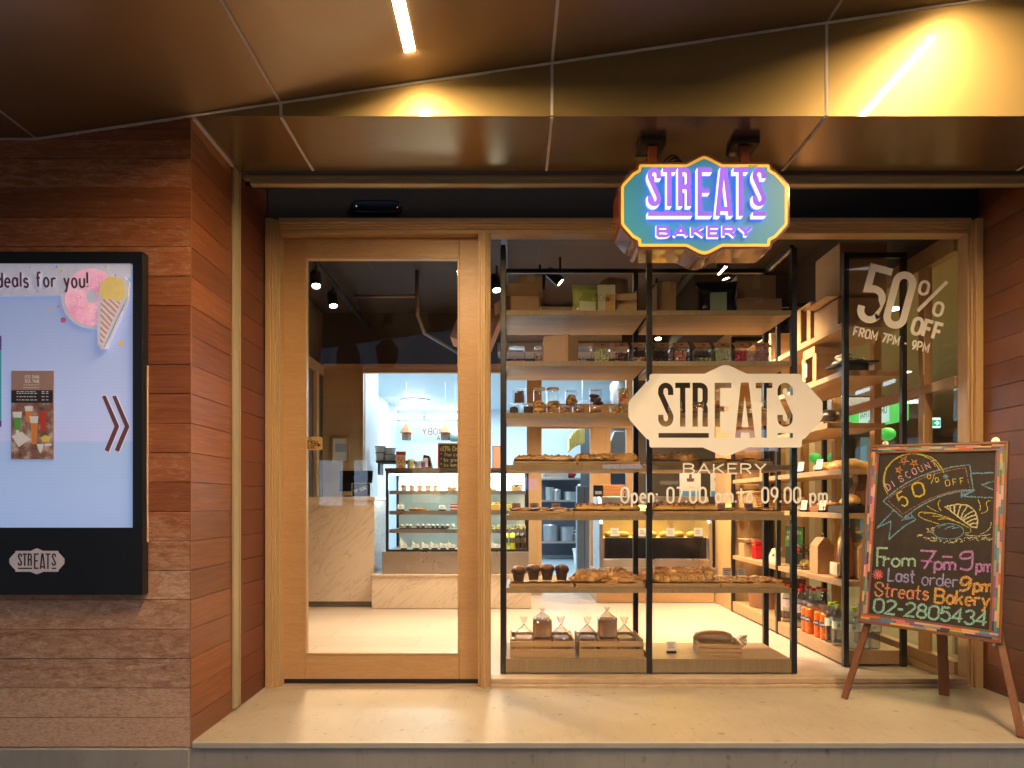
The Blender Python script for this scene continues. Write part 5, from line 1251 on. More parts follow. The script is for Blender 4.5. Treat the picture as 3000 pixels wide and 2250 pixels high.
t = thing('offer_card', 'white and orange card showing the number 50 on the cake display', 'card', (X(866, 5.95), 5.95, 1.1755)); link('card', MB().box(-.042,.042,0,.002,0,.155), plain('offer card', (.80,.66,.55), .5), t); link('red_band', MB().box(-.042,.042,-.0006,-.0002,.125,.155), plain('card red', (.55,.06,.08), .5), t)
mb = MB(); ls, _ = lay('50', -.026, .055, .05, sx=.9, track=.2, up=1)
for p in ls:
    for q in ribbon(p, .009): mb.add([(u, -.0010, v) for u, v in q], [(0,1,2,3)])
link('figure', mb, plain('card orange', (.75,.25,.03), .5), t); link('muffin_picture', MB().prism([(-.025,.02),(-.016,.004),(.016,.004),(.025,.02),(.012,.036),(-.012,.036)], -.001, -.0003), bpy.data.materials['card orange'], t)
t = thing('menu_stand', 'pink menu card in a dark stand on the cake display, beside the rack post', 'menu', (X(1074, 5.95), 5.95, 1.1755)); link('card', MB().box(-.036,.036,0,.003,.01,.20), plain('pink menu', (.72,.42,.32), .5, var=.2, vs=60), t); link('stand', MB().box(-.042,.042,.0035,.012,0,.205), M['black'], t)
for nm, px, h_, r_, mm, lb_ in (('canister', 887, .085, .028, plain('lemon jar', (.72,.60,.22), .3), 'pale yellow canister on the cake display'), ('canister', 902, .07, .026, plain('grey tub', (.5,.5,.52), .3), 'grey tub on the cake display'), ('canister', 914, .075, .02, plain('violet tub', (.22,.10,.42), .3), 'violet topped tub on the cake display')):
    t = thing(nm, lb_, 'canister', (X(px, 5.95), 5.95, 1.1755)); link('body', MB().lathe([(r_,0),(r_,h_*.8)], 16), mm, t, smooth=False); link('lid', MB().lathe([(r_*1.05,h_*.803),(r_*1.05,h_),(.0001,h_)], 16), M['white'], t)
t = thing('napkin_holder', 'black napkin holder leaning on the cake display', 'napkin holder', (X(922, 5.98), 5.98, 1.1755)); link('body', MB().prism([(-.05,0),(.05,0),(.02,.12),(-.03,.13)], 0, .09), M['black'], t, bevel=.004); link('paper_stack', MB().box(-.03,.01,-.004,-.0005,.02,.1), M['paper'], t)
t = thing('wall_shelf', 'dark shelf in the kitchen opening carrying plastic tubs', 'shelf', (X(850, 6.95), 6.95, 1.29)); link('board', MB().box(-.17,.22,-.05,.25,0,.02), M['dark'], t); link('bracket', MB().box(-.16,-.14,0,.2,-.12,-.0005), M['black'], t)
for i, (px, zz, r_, h_) in enumerate(((822,1.3105,.05,.09),(842,1.3105,.055,.07),(822,1.4015,.055,.06),(843,1.382,.055,.06),(862,1.3105,.045,.06))):
    t = thing('plastic_tub', ['clear lidded tub on the kitchen shelf, bottom left', 'clear lidded tub on the kitchen shelf, bottom middle', 'clear lidded tub stacked on the left of the kitchen shelf', 'clear lidded tub stacked in the middle of the kitchen shelf', 'low clear tub at the right end of the kitchen shelf'][i], 'tub', (X(px, 6.98), 6.98, zz+.0003), group='plastic tubs on the kitchen shelf')
    link('body', MB().lathe([(r_*.9,0),(r_,h_*.85)], 18), plain('milky tub', (.55,.55,.52), .3) if i == 0 else bpy.data.materials['milky tub'], t); link('lid', MB().lathe([(r_*1.06,h_*.852),(r_*1.06,h_*.99),(.0001,h_*.99)], 18), plain('tub lid', (.2,.19,.2), .4) if i == 0 else bpy.data.materials['tub lid'], t)
t = thing('picture_frame', 'small gilt framed certificate on the oak partition', 'picture', (X(736, PY), PY-.003, Z(972, PY)))
link('frame', MB().box(-.087,-.072,-.02,0,-.125,.125).box(.072,.087,-.02,0,-.125,.125).box(-.0718,.0718,-.02,0,.11,.125).box(-.0718,.0718,-.02,0,-.125,-.11), plain('gilt frame', (.45,.27,.08), .35, .3), t, bevel=.003)
link('certificate', MB().box(-.0718,.0718,-.008,0,-.11,.11), M['paper'], t); link('print', MB().box(-.05,.05,-.0094,-.0085,-.02,.06), plain('blue grey print', (.4,.42,.5), .5), t)
t = thing('kitchen_banner', 'pale blue banner in the kitchen with red and black reversed letters', 'banner', (X(925, 8.6), 8.6, 0)); zb0, zb1 = Z(956, 8.6), Z(921, 8.6); hb = X(992, 8.6)-X(925, 8.6)  # reflection of a street sign, built as a hanging sheet
link('sheet', MB().box(-hb, hb, 0, .004, zb0, zb1), plain('pale banner', (.55,.75,.74), .5), t); link('cord', MB().box(-hb+.02,-hb+.024,.001,.003,zb1,KZ-.001).box(hb-.024,hb-.02,.001,.003,zb1,KZ-.001), M['steeld'], t)
for s, mm, zz, hh in (('MOBY', plain('banner red', (.55,.10,.08), .5), (zb0+zb1)/2+.0, .075), ('BA', M['ink'], zb0+.03, .055)):
    mb = MB(); ls, w_ = lay(s, -.02, zz, hh, sx=1.1, track=.3, up=1)
    for p in ls:
        for q in ribbon([(.20-(x+.02)*1.0, y) for x, y in p], hh*.14): mb.add([(u, -.0015, v) for u, v in q], [(0,1,2,3)])
    link('lettering', mb, mm, t)
for i, px in enumerate((878, 962)):  # hanging tent shapes stand in for faint reflections
    t = thing('paper_lantern', ['orange tent shaped lantern hanging before the kitchen banner, left', 'orange tent shaped lantern hanging before the kitchen banner, right'][i], 'lantern', (X(px, 8.4), 8.4, Z(935, 8.4)), group='hanging kitchen lanterns')
    link('roof', MB().lathe([(.085,0),(.05,.06),(.0001,.13)], 6), plain('orange tin', (.60,.25,.10), .5) if i == 0 else bpy.data.materials['orange tin'], t); link('body', MB().lathe([(.055,-.09),(.06,-.0005)], 6), plain('brown tin', (.22,.12,.08), .5) if i == 0 else bpy.data.materials['brown tin'], t); link('cord', MB().box(-.0015,.0015,-.0015,.0015,.13,KZ-t.location.z-.002), M['kwall'], t)
t = thing('pendant_lamp', 'small grey pot lamp hanging before the kitchen banner', 'lamp', (X(983, 8.4), 8.4, Z(945, 8.4))); link('shade', MB().lathe([(.06,-.05),(.075,0),(.04,.05),(.015,.07)], 16), plain('grey teal pot', (.25,.33,.33), .4), t, smooth=True); link('cord', MB().box(-.0015,.0015,-.0015,.0015,.07,KZ-t.location.z-.002), M['kwall'], t)  # pot shape stands in for a reflection as well
# kitchen shelving behind the doorway
KS = 10.55
ks = thing('steel_shelving', 'steel kitchen shelving behind the doorway', 'shelving', (X(1222, KS), KS, 0)); hk = (X(1285, KS)-X(1160, KS))/2
for sx_ in (-1, 1):
    for y in (0, .38): link('post', MB().box(sx_*hk-.015, sx_*hk+.015, y-.015, y+.015, .001, 1.75), M['steeld'], ks)
for z in (.29, .93, 1.27): link('shelf', MB().box(-hk+.016, hk-.016, -.01, .39, z-.03, z), M['steel'], ks)
link('back_panel', MB().box(-hk+.016, hk-.016, .395, .40, .05, 1.24), plain('dark blue grey panel', (.10,.12,.16), .4), ks)
for i, (px, z, r_, h_, nm, lb_) in enumerate(((1190,.29,.12,.24,'pot','tall steel pot on the low kitchen shelf, left'),(1224,.29,.12,.22,'pot','dented steel pot on the low kitchen shelf, middle'),(1250,.29,.10,.10,'pot','shallow pan on the low kitchen shelf'),(1188,.93,.07,.2,'canister','slim steel canister on the middle kitchen shelf, left'),(1203,.93,.07,.15,'canister','short steel canister on the middle kitchen shelf'),(1232,.93,.11,.13,'pot','wide steel pan on the middle kitchen shelf'),(1256,.93,.08,.10,'canister','steel cup on the middle kitchen shelf, right'))):
    t = thing(nm, lb_, nm, (X(px, KS+.15), KS+.15, z+.0005)); link('body', MB().lathe([(r_*.95,0),(r_,h_)], 20), M['steeld'], t, smooth=False); link('lid' if i % 2 == 0 else 'handle', MB().lathe([(r_*1.03,h_+.0005),(r_*.9,h_+.02),(.0001,h_+.03)], 20) if i % 2 == 0 else MB().tube([(r_*.98,0,h_*.75),(r_*1.45,0,h_*.7),(r_*.98,0,h_*.3)], .012, 6), M['steel'], t)
t = thing('steel_tray', 'deep steel tray with white cloth on the top kitchen shelf', 'tray', (X(1200, KS+.15), KS+.15, 1.2705)); link('body', MB().box(-.19,.19,-.12,.12,0,.10), M['steel'], t, bevel=.006); link('cloth', MB().box(-.18,.17,-.11,.11,.1005,.15), M['white'], t, bevel=.015)
t = thing('bowl', 'red bowl on the top kitchen shelf', 'bowl', (X(1233, KS+.15), KS+.15, 1.2705)); link('body', MB().lathe([(.05,0),(.09,.06),(.095,.1)], 18), plain('dark red enamel', (.30,.02,.04), .3), t, smooth=True); link('rim', MB().lathe([(.095,.1005),(.1,.108),(.088,.108)], 18), M['steel'], t)
t = thing('towel', 'pale towel hanging in the kitchen doorway', 'towel', (X(1262, 9.6), 9.6, 0)); link('cloth', MB().prism([(-.06,.42),(-.10,.75),(-.09,1.15),(.06,1.15),(.08,.7),(.03,.4)], 0, .03), plain('grey white cotton', (.6,.64,.68), .8, var=.1, bump=.5, bsc=14), t, bevel=.01); link('hook', MB().tube([(0,.015,1.1505),(0,.015,1.19),(0,.05,1.2)], .006, 6), M['steel'], t)
t = thing('bucket', 'white plastic bucket on the blue kitchen floor', 'bucket', (X(1257, 9.9), 9.9, .001)); link('body', MB().lathe([(.11,0),(.13,.2)], 20), M['white'], t); link('lid', MB().lathe([(.14,.2005),(.14,.22),(.0001,.23)], 20), plain('bucket lid', (.6,.66,.7), .4), t)
t = thing('ribbed_cover', 'yellow ribbed quarter round cover in the kitchen, above the dark grey cabinet', 'cover', (X(1263, 8.0), 8.0, Z(960, 8.0))); mb = MB(); w_, h_ = X(1263, 8.0)-X(1229, 8.0), Z(925, 8.0)-Z(962, 8.0)
for k in range(9):
    x0, x1 = -w_*(k+1)/9+.003, -w_*k/9; u = (k+.5)/9; mb.box(x0, x1, 0, .25, -h_*(.02+.5*u*u)+.02, h_*math.sqrt(1-(u*.98)**2))
link('ribs', mb, islands('straw yellow slats', [(.75,.60,.16),(.68,.54,.14),(.78,.66,.24)], .5), t, bevel=.006); link('hanger', MB().box(-.02,-.012,.12,.128,h_+.001,KZ-t.location.z-.002), M['steeld'], t)
t = thing('grey_cabinet', 'dark grey kitchen cabinet behind the window opening', 'cabinet', (X(1259, 7.9), 7.7, 0)); link('body', MB().box(-.085,.085,0,.15,.001,Z(1050,7.7)), plain('slate grey laminate', (.16,.18,.22), .4), t, bevel=.004); link('door_seam', MB().box(-.002,.002,-.002,-.0003,.05,Z(1055,7.7)), M['ink'], t)
t = thing('extractor_hood', 'steel extractor duct behind the narrow kitchen opening', 'extractor', (X(1336, 8.2), 8.2, 0)); link('hood', MB().prism([(-.2,1.35),(.25,1.35),(.15,1.75),(-.05,1.75)], 0, .5), M['steeld'], t, bevel=.01); link('duct', MB().box(-.05,.15,.1,.35,1.7505,KZ-.002), M['steel'], t); link('back_plate', MB().box(-.4,.45,.55,.57,.3,2.2), plain('blue steel', (.12,.15,.19), .35, .5), t)
# hot case
hc = thing('hot_case', 'steel heated food case with glowing yellow window on an oak base', 'hot food case', (1.27, 6.05, 0))
link('oak_base', MB().box(-.52,.525,0,.5,.001,.28), M['oak'], hc, bevel=.003)
link('steel_front', MB().box(-.49,.50,-.03,.03,.2805,.39), M['steel'], hc, bevel=.012, seg=3); link('steel_tray', MB().box(-.51,.52,-.05,-.0305,.2805,.315), M['steel'], hc, bevel=.004)
link('black_window', MB().box(-.45,.45,-.012,.0,.3903,.575), M['blackgloss'], hc, bevel=.002)
link('side_panel', MB().prism([(-.04,.2805),(.45,.2805),(.45,.94),(.12,.94),(-.02,.7)], -.50, -.465, 'X'), M['steel'], hc, bevel=.006); link('side_panel', MB().prism([(-.04,.2805),(.45,.2805),(.45,.94),(.12,.94),(-.02,.7)], .465, .50, 'X'), M['steel'], hc, bevel=.006)
link('body', MB().box(-.464,.464,.0005,.45,.2805,.57), M['steeld'], hc); link('back_panel', MB().box(-.464,.464,.43,.45,.5705,.94), M['steel'], hc)
link('top', MB().box(-.464,.464,.10,.4295,.915,.94).box(-.464,.464,.06,.0995,.86,.94), M['steel'], hc, bevel=.004)
hp_ = link('front_pane', MB().quad((-.46,-.012,.58),(.46,-.012,.58),(.46,.09,.88),(-.46,.09,.88)), M['case'], hc)
link('heat_lamp', MB().tube([(-.4,.2,.86),(.4,.2,.86)], .02, 8), glow('amber heat lamp', (1,.6,.10), 22), hc, smooth=True); area('heat_glow', (0,.22,.90), .85, .3, 12, (1,.55,.09), parent=hc)
for i in range(7):
    x = -.38+i*.125; t = thing('savoury_pie', 'golden savoury pie glowing in the hot case', 'pie', (1.27+x, 6.05+.16, .5712), .3*i, 'pies in the hot case'); link('crust', MB().lathe([(.045,0),(.055,.035),(.03,.05),(.0001,.055)], 16, wob=.06), bpy.data.materials['golden crust'], t, smooth=True); link('filling_spot', MB().lathe([(.012,.0535),(.008,.057),(.0001,.0575)], 8), bs2, t)
    if i % 2 == 0: price_card('white price ticket inside the yellow hot case', (1.27+x+.03, 6.05+.055, .5712), 0, .075, .08, 'tickets in the hot case')
t = thing('card_reader', 'black card terminal at the left end of the hot case', 'card terminal', (X(1294, 6.15), 6.2, .9405)); link('body', MB().box(-.045,.045,0,.08,0,.105), M['blackgloss'], t, bevel=.006); link('keypad', MB().box(-.03,.03,-.003,-.0005,.02,.05), plain('grey keys', (.2,.2,.21), .5), t)
for i in range(4):
    t = thing('wooden_tray', ['flat wooden tray at the bottom of the pile on the hot case', 'flat wooden tray second from the bottom of the pile', 'flat wooden tray second from the top of the pile', 'flat wooden tray topmost of the pile on the hot case'][i], 'tray', (X(1323, 6.25)+.006*(i % 2), 6.25, .9405+i*.0275), .02*i, 'wooden trays on the hot case'); link('tray_base', MB().box(-.105,.105,-.02,.13,0,.010), plain('orange tray wood', (.50,.20,.07), .45, var=.25) if i == 0 else bpy.data.materials['orange tray wood'], t, bevel=.002); link('rim', MB().box(-.105,.105,-.02,-.012,.0103,.026).box(-.105,.105,.122,.13,.0103,.026), bpy.data.materials['orange tray wood'], t, bevel=.002)
for i, (x0, x1) in enumerate(((1469, 1514), (1536, 1567))):
    t = thing('coffee_poster', ['white and blue coffee card standing on the hot case, left one', 'white and blue coffee card standing on the hot case, right one'][i], 'display card', (X((x0+x1)/2, 6.2), 6.2, .9405)); hh = X(x1, 6.2)/2-X(x0, 6.2)/2
    link('card', MB().box(-hh,hh,0,.02,0,.222), M['white'], t); link('blue_band', MB().box(-hh,hh,-.0006,-.0002,0,.05), plain('sky blue print', (.10,.36,.65), .5) if i == 0 else bpy.data.materials['sky blue print'], t); link('cup_picture', MB().prism([(-.03,.135),(.03,.135),(.035,.165),(-.035,.165)], -.001, -.0003).box(-.012,.012,-.001,-.0003,.166,.205), plain('brown print', (.16,.10,.07), .5) if i == 0 else bpy.data.materials['brown print'], t)
# ------------------------------------------------------------------ goods on the window rack
def on(px, k, Y=3.63, dz=.0006): return (X(px, Y), Y, HS[k]+dz)
def gm(name, fn): return bpy.data.materials.get(name) or fn(name)
def carton(name, label, loc, w_, d, h, rz=0, flaps=False, m=None, cat='box', tape=True):
    t = thing(name, label, cat, loc, rz); m = m or M['kraftd']
    link('body', MB().box(-w_/2, w_/2, 0, d, 0, h), m, t, bevel=.003)
    if flaps:
        mb = MB(); a = .35
        mb.add([(-w_/2+.002,-.002,h+.0005),(w_/2-.002,-.002,h+.0005),(w_/2-.01,-.05,h+.05),(-w_/2+.01,-.05,h+.05),(-w_/2+.002,.002,h+.0005),(w_/2-.002,.002,h+.0005),(w_/2-.01,-.046,h+.053),(-w_/2+.01,-.046,h+.053)], [(0,1,2,3),(7,6,5,4),(0,4,5,1),(1,5,6,2),(2,6,7,3),(3,7,4,0)])
        link('flap', mb, m, t)
        link('flap', MB().add([(-w_/2-.001,.01,h+.0005),(-w_/2-.001,d-.01,h+.0005),(-w_/2-.06,d-.02,h-.04),(-w_/2-.06,.02,h-.04),(-w_/2+.002,.01,h+.001),(-w_/2+.002,d-.01,h+.001),(-w_/2-.058,d-.02,h-.036),(-w_/2-.058,.02,h-.036)], [(0,1,2,3),(7,6,5,4),(0,4,5,1),(1,5,6,2),(2,6,7,3),(3,7,4,0)]), m, t)
    elif tape: link('tape', MB().box(-.02, .02, -.001, d*.98, h+.0002, h+.001).box(-.02,.02,-.0012,-.0002,h*.7,h), gm('buff tape', lambda n: plain(n, (.42,.30,.17), .3)), t)
    return t
def wcm(px0, px1, Y=3.63): return X(px1, Y)-X(px0, Y)
# top shelf
carton('cardboard_box', 'lower brown cardboard box at the left of the top shelf', on(1128, 6, 3.66), wcm(1100, 1174), .26, .115, 0, True)
carton('cardboard_box', 'brown cardboard box stacked on another at the left of the top shelf', (X(1146, 3.70), 3.70, HS[6]+.1165), wcm(1121, 1173), .24, .125, 0)
def pouch(name, label, cat, loc, w_, h, d, mat_, lab=None, rz=0, lean=0, wob=.0):
    """a soft filled bag: fat at the bottom, pinched along the top"""
    t = thing(name, label, cat, loc, rz, rx=lean); n, m_ = 14, 10; vs = []; fs = []
    for j in range(m_+1):
        v = j/m_; th = d/2*(math.sin(min(1, v*4+.25)*math.pi/2))*(1-v)**.55+.002; ww = w_/2*(1-.10*math.sin(v*math.pi)+.04*v)
        for i in range(n):
            a = 2*math.pi*i/n; k = 1+random.uniform(-wob, wob)
            vs.append((ww*math.copysign(abs(math.cos(a))**.6, math.cos(a)), th*math.copysign(abs(math.sin(a))**.8, math.sin(a))*k, h*v*(1+random.uniform(-wob,wob)*.2)))
    for j in range(m_):
        for i in range(n): q = (i+1) % n; fs.append((j*n+i, j*n+q, (j+1)*n+q, (j+1)*n+i))
    fs += [tuple(range(n-1,-1,-1)), tuple(m_*n+i for i in range(n))]
    link('bag', MB().add(vs, fs), mat_, t, smooth=True)
    link('top_seal', MB().box(-w_*.51, w_*.51, -.0025, .0025, h*.965, h*1.03), mat_, t)
    if lab: link('label', MB().box(-w_*lab[1], w_*lab[1], -d/2-.004, -d/2+.012, h*lab[2], h*lab[3]), lab[0], t, bevel=.001)
    return t
grp = plain('pale green foil', (.38,.44,.12), .28, .2, var=.35, vs=14, bump=.7, bsc=26); whl = plain('pale pouch label', (.55,.58,.42), .45, var=.1)
pouch('snack_pouch', 'pale green foil snack pouch on the top shelf, tipped to one side', 'pouch', on(1266, 6), .155, .155, .07, grp, (whl, .28, .04, .42), .15, .0, .10)
t = thing('leaflet_card', 'pale leaflet card with a pastry picture standing on the top shelf', 'card', on(1310, 6, 3.60)); link('card', MB().box(-.046,.046,0,.004,0,.155), plain('pale sage card', (.50,.50,.34), .5), t); link('pastry_picture', MB().box(-.005,.043,-.001,-.0003,.018,.105), plain('pastry print', (.52,.30,.10), .5, var=.5, vs=60), t)
mb = MB(); ls, _ = lay('Chai', -.04, .07, .03, sx=.9, track=.2, up=1)
for p in ls:
    for q in ribbon(p, .004): mb.add([(u, -.001, v) for u, v in q], [(0,1,2,3)])
link('print', mb, gm('card print', lambda n: plain(n, (.35,.30,.27), .6)), t)
def crate(name, label, loc, w_, d, h, rz=0, rx=0, handle=False, group=None, slats=2):
    t = thing(name, label, 'crate', loc, rz, group, rx); th = .009
    mb = MB(); g = .014; sh = (h-g*(slats-1))/slats
    hs = [(0, h*.52), (h*.68, h)] if slats == 2 else [(0, h*.26), (h*.36, h*.62), (h*.72, h)]
    for nm, y0, y1 in (('front_slats', 0, th), ('back_slats', d-th, d)):
        mb = MB()
        for a, b in hs: mb.box(-w_/2, w_/2, y0, y1, a, b)
        link(nm, mb, M['pine'], t, bevel=.0015)
    for x in (-w_/2, w_/2-th):
        mb = MB()
        if handle: mb.box(x, x+th, th+.0003, d-th-.0003, 0, h*.5).box(x, x+th, th+.0003, d*.3, h*.5003, h*.8).box(x, x+th, d*.7, d-th-.0003, h*.5003, h*.8).box(x, x+th, th+.0003, d-th-.0003, h*.8003, h*1.08)
        else: mb.box(x, x+th, th+.0003, d-th-.0003, 0, h*1.12)
        link('end_panel', mb, M['pinez'], t, bevel=.0015)
    link('base', MB().box(-w_/2+th+.0003, w_/2-th-.0003, th+.0003, d-th-.0003, .004, .010), M['pine'], t)
    for x in (-w_/2+th+.0003, w_/2-2*th-.0003): link('corner_post', MB().box(x, x+th, th+.0003, 2*th, .0103, h*.98), M['pinez'], t)
    return t
cr0 = crate('wooden_crate', 'open slatted crate lying on its side on the top shelf, lit orange', (X(1352, 3.64), 3.64, HS[6]+.012), .115, .13, .11, R(-8))
carton('cardboard_box', 'tall dark kraft box leaning out over the crate on the top shelf', (X(1335, 3.82), 3.80, HS[6]+.0008), .125, .09, .255, R(24), False, M['kraftd'])
carton('cardboard_box', 'tall kraft box with a folded flap left of the black bag', on(1440, 6, 3.66), wcm(1416, 1458), .20, .19, 0, False); carton('cardboard_box', 'narrow brown box behind the second rack post on the top shelf', (X(1418, 3.9), 3.87, HS[6]+.0008), .06, .05, .20, .1)
bkp = plain('black foil pouch', (.012,.012,.013), .18, .3, var=.2, bump=.9, bsc=30)
pouch('snack_pouch', 'glossy black foil pouch with pale green panel on the top shelf', 'pouch', on(1548, 6), .21, .175, .10, bkp, (plain('sage panel', (.24,.33,.24), .45), .20, .08, .62), -.1, 0, .12)
carton('cardboard_box', 'large plain kraft box at the right end of the top shelf', on(1634, 6, 3.70), wcm(1590, 1676), .22, .24, 0, False); carton('cardboard_box', 'low kraft box in front of the large one on the top shelf', on(1640, 6, 3.60), wcm(1592, 1690), .08, .085, 0, False)
t = thing('cardboard_box', 'tilted kraft box wedged beside the left end of the window rack', 'box', tuple(P(1008, 742, 4.12)), 0, None, 0, R(22)); link('body', MB().box(-.11,.13,0,.25,0,.26), M['kraft'], t, bevel=.003); link('tape', MB().box(-.02,.02,-.0012,-.0002,.14,.26), bpy.data.materials['buff tape'], t)
# square sweet jars
def sweet_jar(label, px, cols, fill, shape, w_=.088, flip=True, Y=3.62):
    t = thing('sweet_jar', label, 'jar', on(px, 5, Y), random.uniform(-.05,.05), 'square sweet jars on the second shelf'); h = .092
    link('jar_body', MB().box(-w_/2, w_/2, 0, w_*.95, 0, h), M['jar'], t, bevel=.012, seg=3)
    mb = MB(); random.seed(int(px))
    n = 0; r = .0075 if shape != 'big' else .011
    zz = .010
    while zz < fill*h:
        for ix in range(int(w_*.88/(2*r))):
            for iy in range(2):
                p = (-w_*.42+r+ix*2*r+random.uniform(-.3,.3)*r, .010+iy*.018+random.uniform(0,.006), zz+random.uniform(-.4,.4)*r)
                if shape == 'stick': mb.tube([(p[0],p[1],zz-.006),(p[0]+random.uniform(-.004,.004),p[1],zz+.012)], .0045, 5)
                else: mb.ball(p, r*random.uniform(.85,1.1), 6, (1,1,random.uniform(.7,1)), .08)
        zz += r*1.7
    link('sweets', mb, islands('sweets '+label[:24], [[min(.85, q*1.35) for q in c] for c in cols], .35), t, smooth=True)
    if flip: link('lid', MB().add([(-w_/2+.003,.001,h+.0006),(w_/2-.003,.001,h+.0006),(w_/2-.003,.055,h+.038),(-w_/2+.003,.055,h+.038),(-w_/2+.003,.004,h+.0006),(w_/2-.003,.004,h+.0006),(w_/2-.003,.058,h+.036),(-w_/2+.003,.058,h+.036)], [(0,1,2,3),(7,6,5,4),(0,4,5,1),(1,5,6,2),(2,6,7,3),(3,7,4,0)]), gm('copper tint lid', lambda n: plain(n, (.34,.20,.13), .3, .4)), t)
    else: link('lid', MB().box(-w_/2+.002, w_/2-.002, .002, w_*.93, h+.0006, h+.008), M['jar'], t, bevel=.003)
    return t
redc, mint_, pinkc = [(.55,.03,.05),(.62,.08,.10),(.50,.02,.03)], [(.50,.58,.36),(.56,.62,.42),(.46,.54,.32)], [(.62,.30,.25),(.68,.40,.34),(.58,.24,.22)]
for a in (("square jar of red jelly sweets at the far left of the second shelf", 1117, redc, .35, 'ball', .086, False), ("square jar of brown and cream sweets, mostly behind the kraft house box", 1172, [(.42,.2,.1),(.6,.45,.28),(.35,.15,.06)], .6, 'ball', .086, False), ("nearly empty square jar with blue sweets, right of the kraft house box", 1262, [(.05,.15,.4),(.3,.4,.55)], .3, 'ball', .084, False),
          ("square jar of pale green round sweets left of the dark blue jar", 1301, mint_, .95, 'ball', .088, True), ("square jar of dark blue and brown sweets on the second shelf", 1343, [(.04,.06,.2),(.12,.05,.03),(.25,.12,.06)], .7, 'ball', .084, True), ("square jar of red and yellow jelly rings beside the middle post", 1384, [(.6,.1,.05),(.62,.42,.1),(.6,.5,.4)], .4, 'ball', .084, True),
          ("square jar of black liquorice right of the middle post", 1432, [(.012,.01,.01),(.03,.02,.02)], .5, 'big', .088, True), ("square jar of orange pink sweets, second right of the middle post", 1473, pinkc, .85, 'big', .088, True), ("square jar of few green and gold sweets, third right of the middle post", 1521, [(.3,.36,.1),(.55,.5,.15),(.2,.3,.15)], .45, 'ball', .088, True),
          ("square jar full of mint green balls, fourth right of the middle post", 1563, mint_, .98, 'ball', .088, True), ("square jar of glossy red sweets, second from the right end", 1605, redc, .8, 'big', .088, True), ("square jar of pink pebbles at the right end of the second shelf", 1651, [(.58,.30,.30),(.64,.38,.34),(.5,.24,.26)], .95, 'big', .092, True)): sweet_jar(*a)
def house_box(label, loc, w_, d, h, rz=0, name='gift_box', m=None, handle=True):
    t = thing(name, label, 'gift box', loc, rz); m = m or M['kraft']; e = h*.76
    link('body', MB().prism([(-w_/2,0),(w_/2,0),(w_/2,e),(.012,h),(-.012,h),(-w_/2,e)], 0, d, 'Y') if w_ < d*5 else MB(), m, t, bevel=.0015)
    link('handle', MB().box(-.0015,.0015,d*.2,d*.8,h+.0003,h+.022) if handle else MB().box(-.014,.014,-.001,d*.99,h+.0003,h+.002), m, t, bevel=.0007)
    return t
hb_ = thing('gift_box', 'kraft box with a sloping top standing among the sweet jars', 'gift box', on(1212, 5, 3.575), 0)
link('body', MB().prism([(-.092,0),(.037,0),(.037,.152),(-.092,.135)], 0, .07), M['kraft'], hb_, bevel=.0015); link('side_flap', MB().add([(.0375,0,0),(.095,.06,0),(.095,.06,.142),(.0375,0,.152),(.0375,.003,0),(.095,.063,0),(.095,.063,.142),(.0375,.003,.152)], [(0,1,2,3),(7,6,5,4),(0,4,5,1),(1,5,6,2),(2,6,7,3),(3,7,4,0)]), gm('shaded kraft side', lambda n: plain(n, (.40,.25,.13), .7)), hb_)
# round cookie jars
choc = [(.07,.03,.015),(.11,.05,.025),(.05,.022,.012)]; biscuit = [(.52,.30,.11),(.60,.38,.16),(.45,.24,.08)]; nutty = [(.38,.2,.09),(.5,.3,.14),(.30,.14,.06)]; trop = [(.62,.26,.06),(.35,.42,.10),(.55,.12,.06),(.66,.48,.2)]; gold_ = [(.62,.42,.12),(.66,.5,.2)]
def cookie_jar(label, px, k, z, r, h, cols, fill, shape, lid='clear', Y=3.63):
    t = thing('cookie_jar', label, 'jar', (X(px, Y), Y+r, HS[k]+.0006+z), 0, 'round cookie jars on the third shelf'); random.seed(int(px*7+z*100))
    link('jar_body', MB().lathe([(r*.96,0),(r,.004),(r,h*.93),(r*.97,h*.95)], 24), M['jar'], t, smooth=True)
    mb = MB(); q = .006
    if shape == 'stick':
        for i in range(16):
            a = random.uniform(0, 6.28); rr = r*.72*math.sqrt(random.random()); mb.tube([(rr*math.cos(a), rr*math.sin(a), .006), (rr*math.cos(a)*.9, rr*math.sin(a)*.9, h*fill*random.uniform(.8,1))], r*.19, 6)
    else:
        zz = .012; s_ = .014 if shape == 'chunk' else .022
        while zz < h*fill:
            for i in range(6 if shape == 'chunk' else 4):
                a = random.uniform(0, 6.28); rr = r*.62*math.sqrt(random.uniform(.3,1))
                mb.ball((rr*math.cos(a), rr*math.sin(a), zz), s_*random.uniform(.8,1.1), 7, (1,1,.55 if shape == 'disc' else .8), .14)
            zz += s_*.9
    link('biscuits', mb, islands('biscuits '+str(cols[0][0])+shape, [[min(.85, q*1.35) for q in c] for c in cols], .55, .4, .5), t, smooth=shape == 'disc')
    if lid == 'wood': link('lid', MB().lathe([(r*1.03,h*.955),(r*1.03,h*1.03),(r*.98,h*1.05),(.0001,h*1.05)], 24), gm('beech lid', lambda n: plain(n, (.55,.36,.18), .5)), t)
    else: link('lid', MB().lathe([(r*1.02,h*.955),(r*1.02,h),(r*.9,h*1.01),(.0001,h*1.01)], 24), M['jar'], t)
    return t
r4 = lambda x: (1420+x/4.148)/1.35624
sm_, tl_ = .064, .082
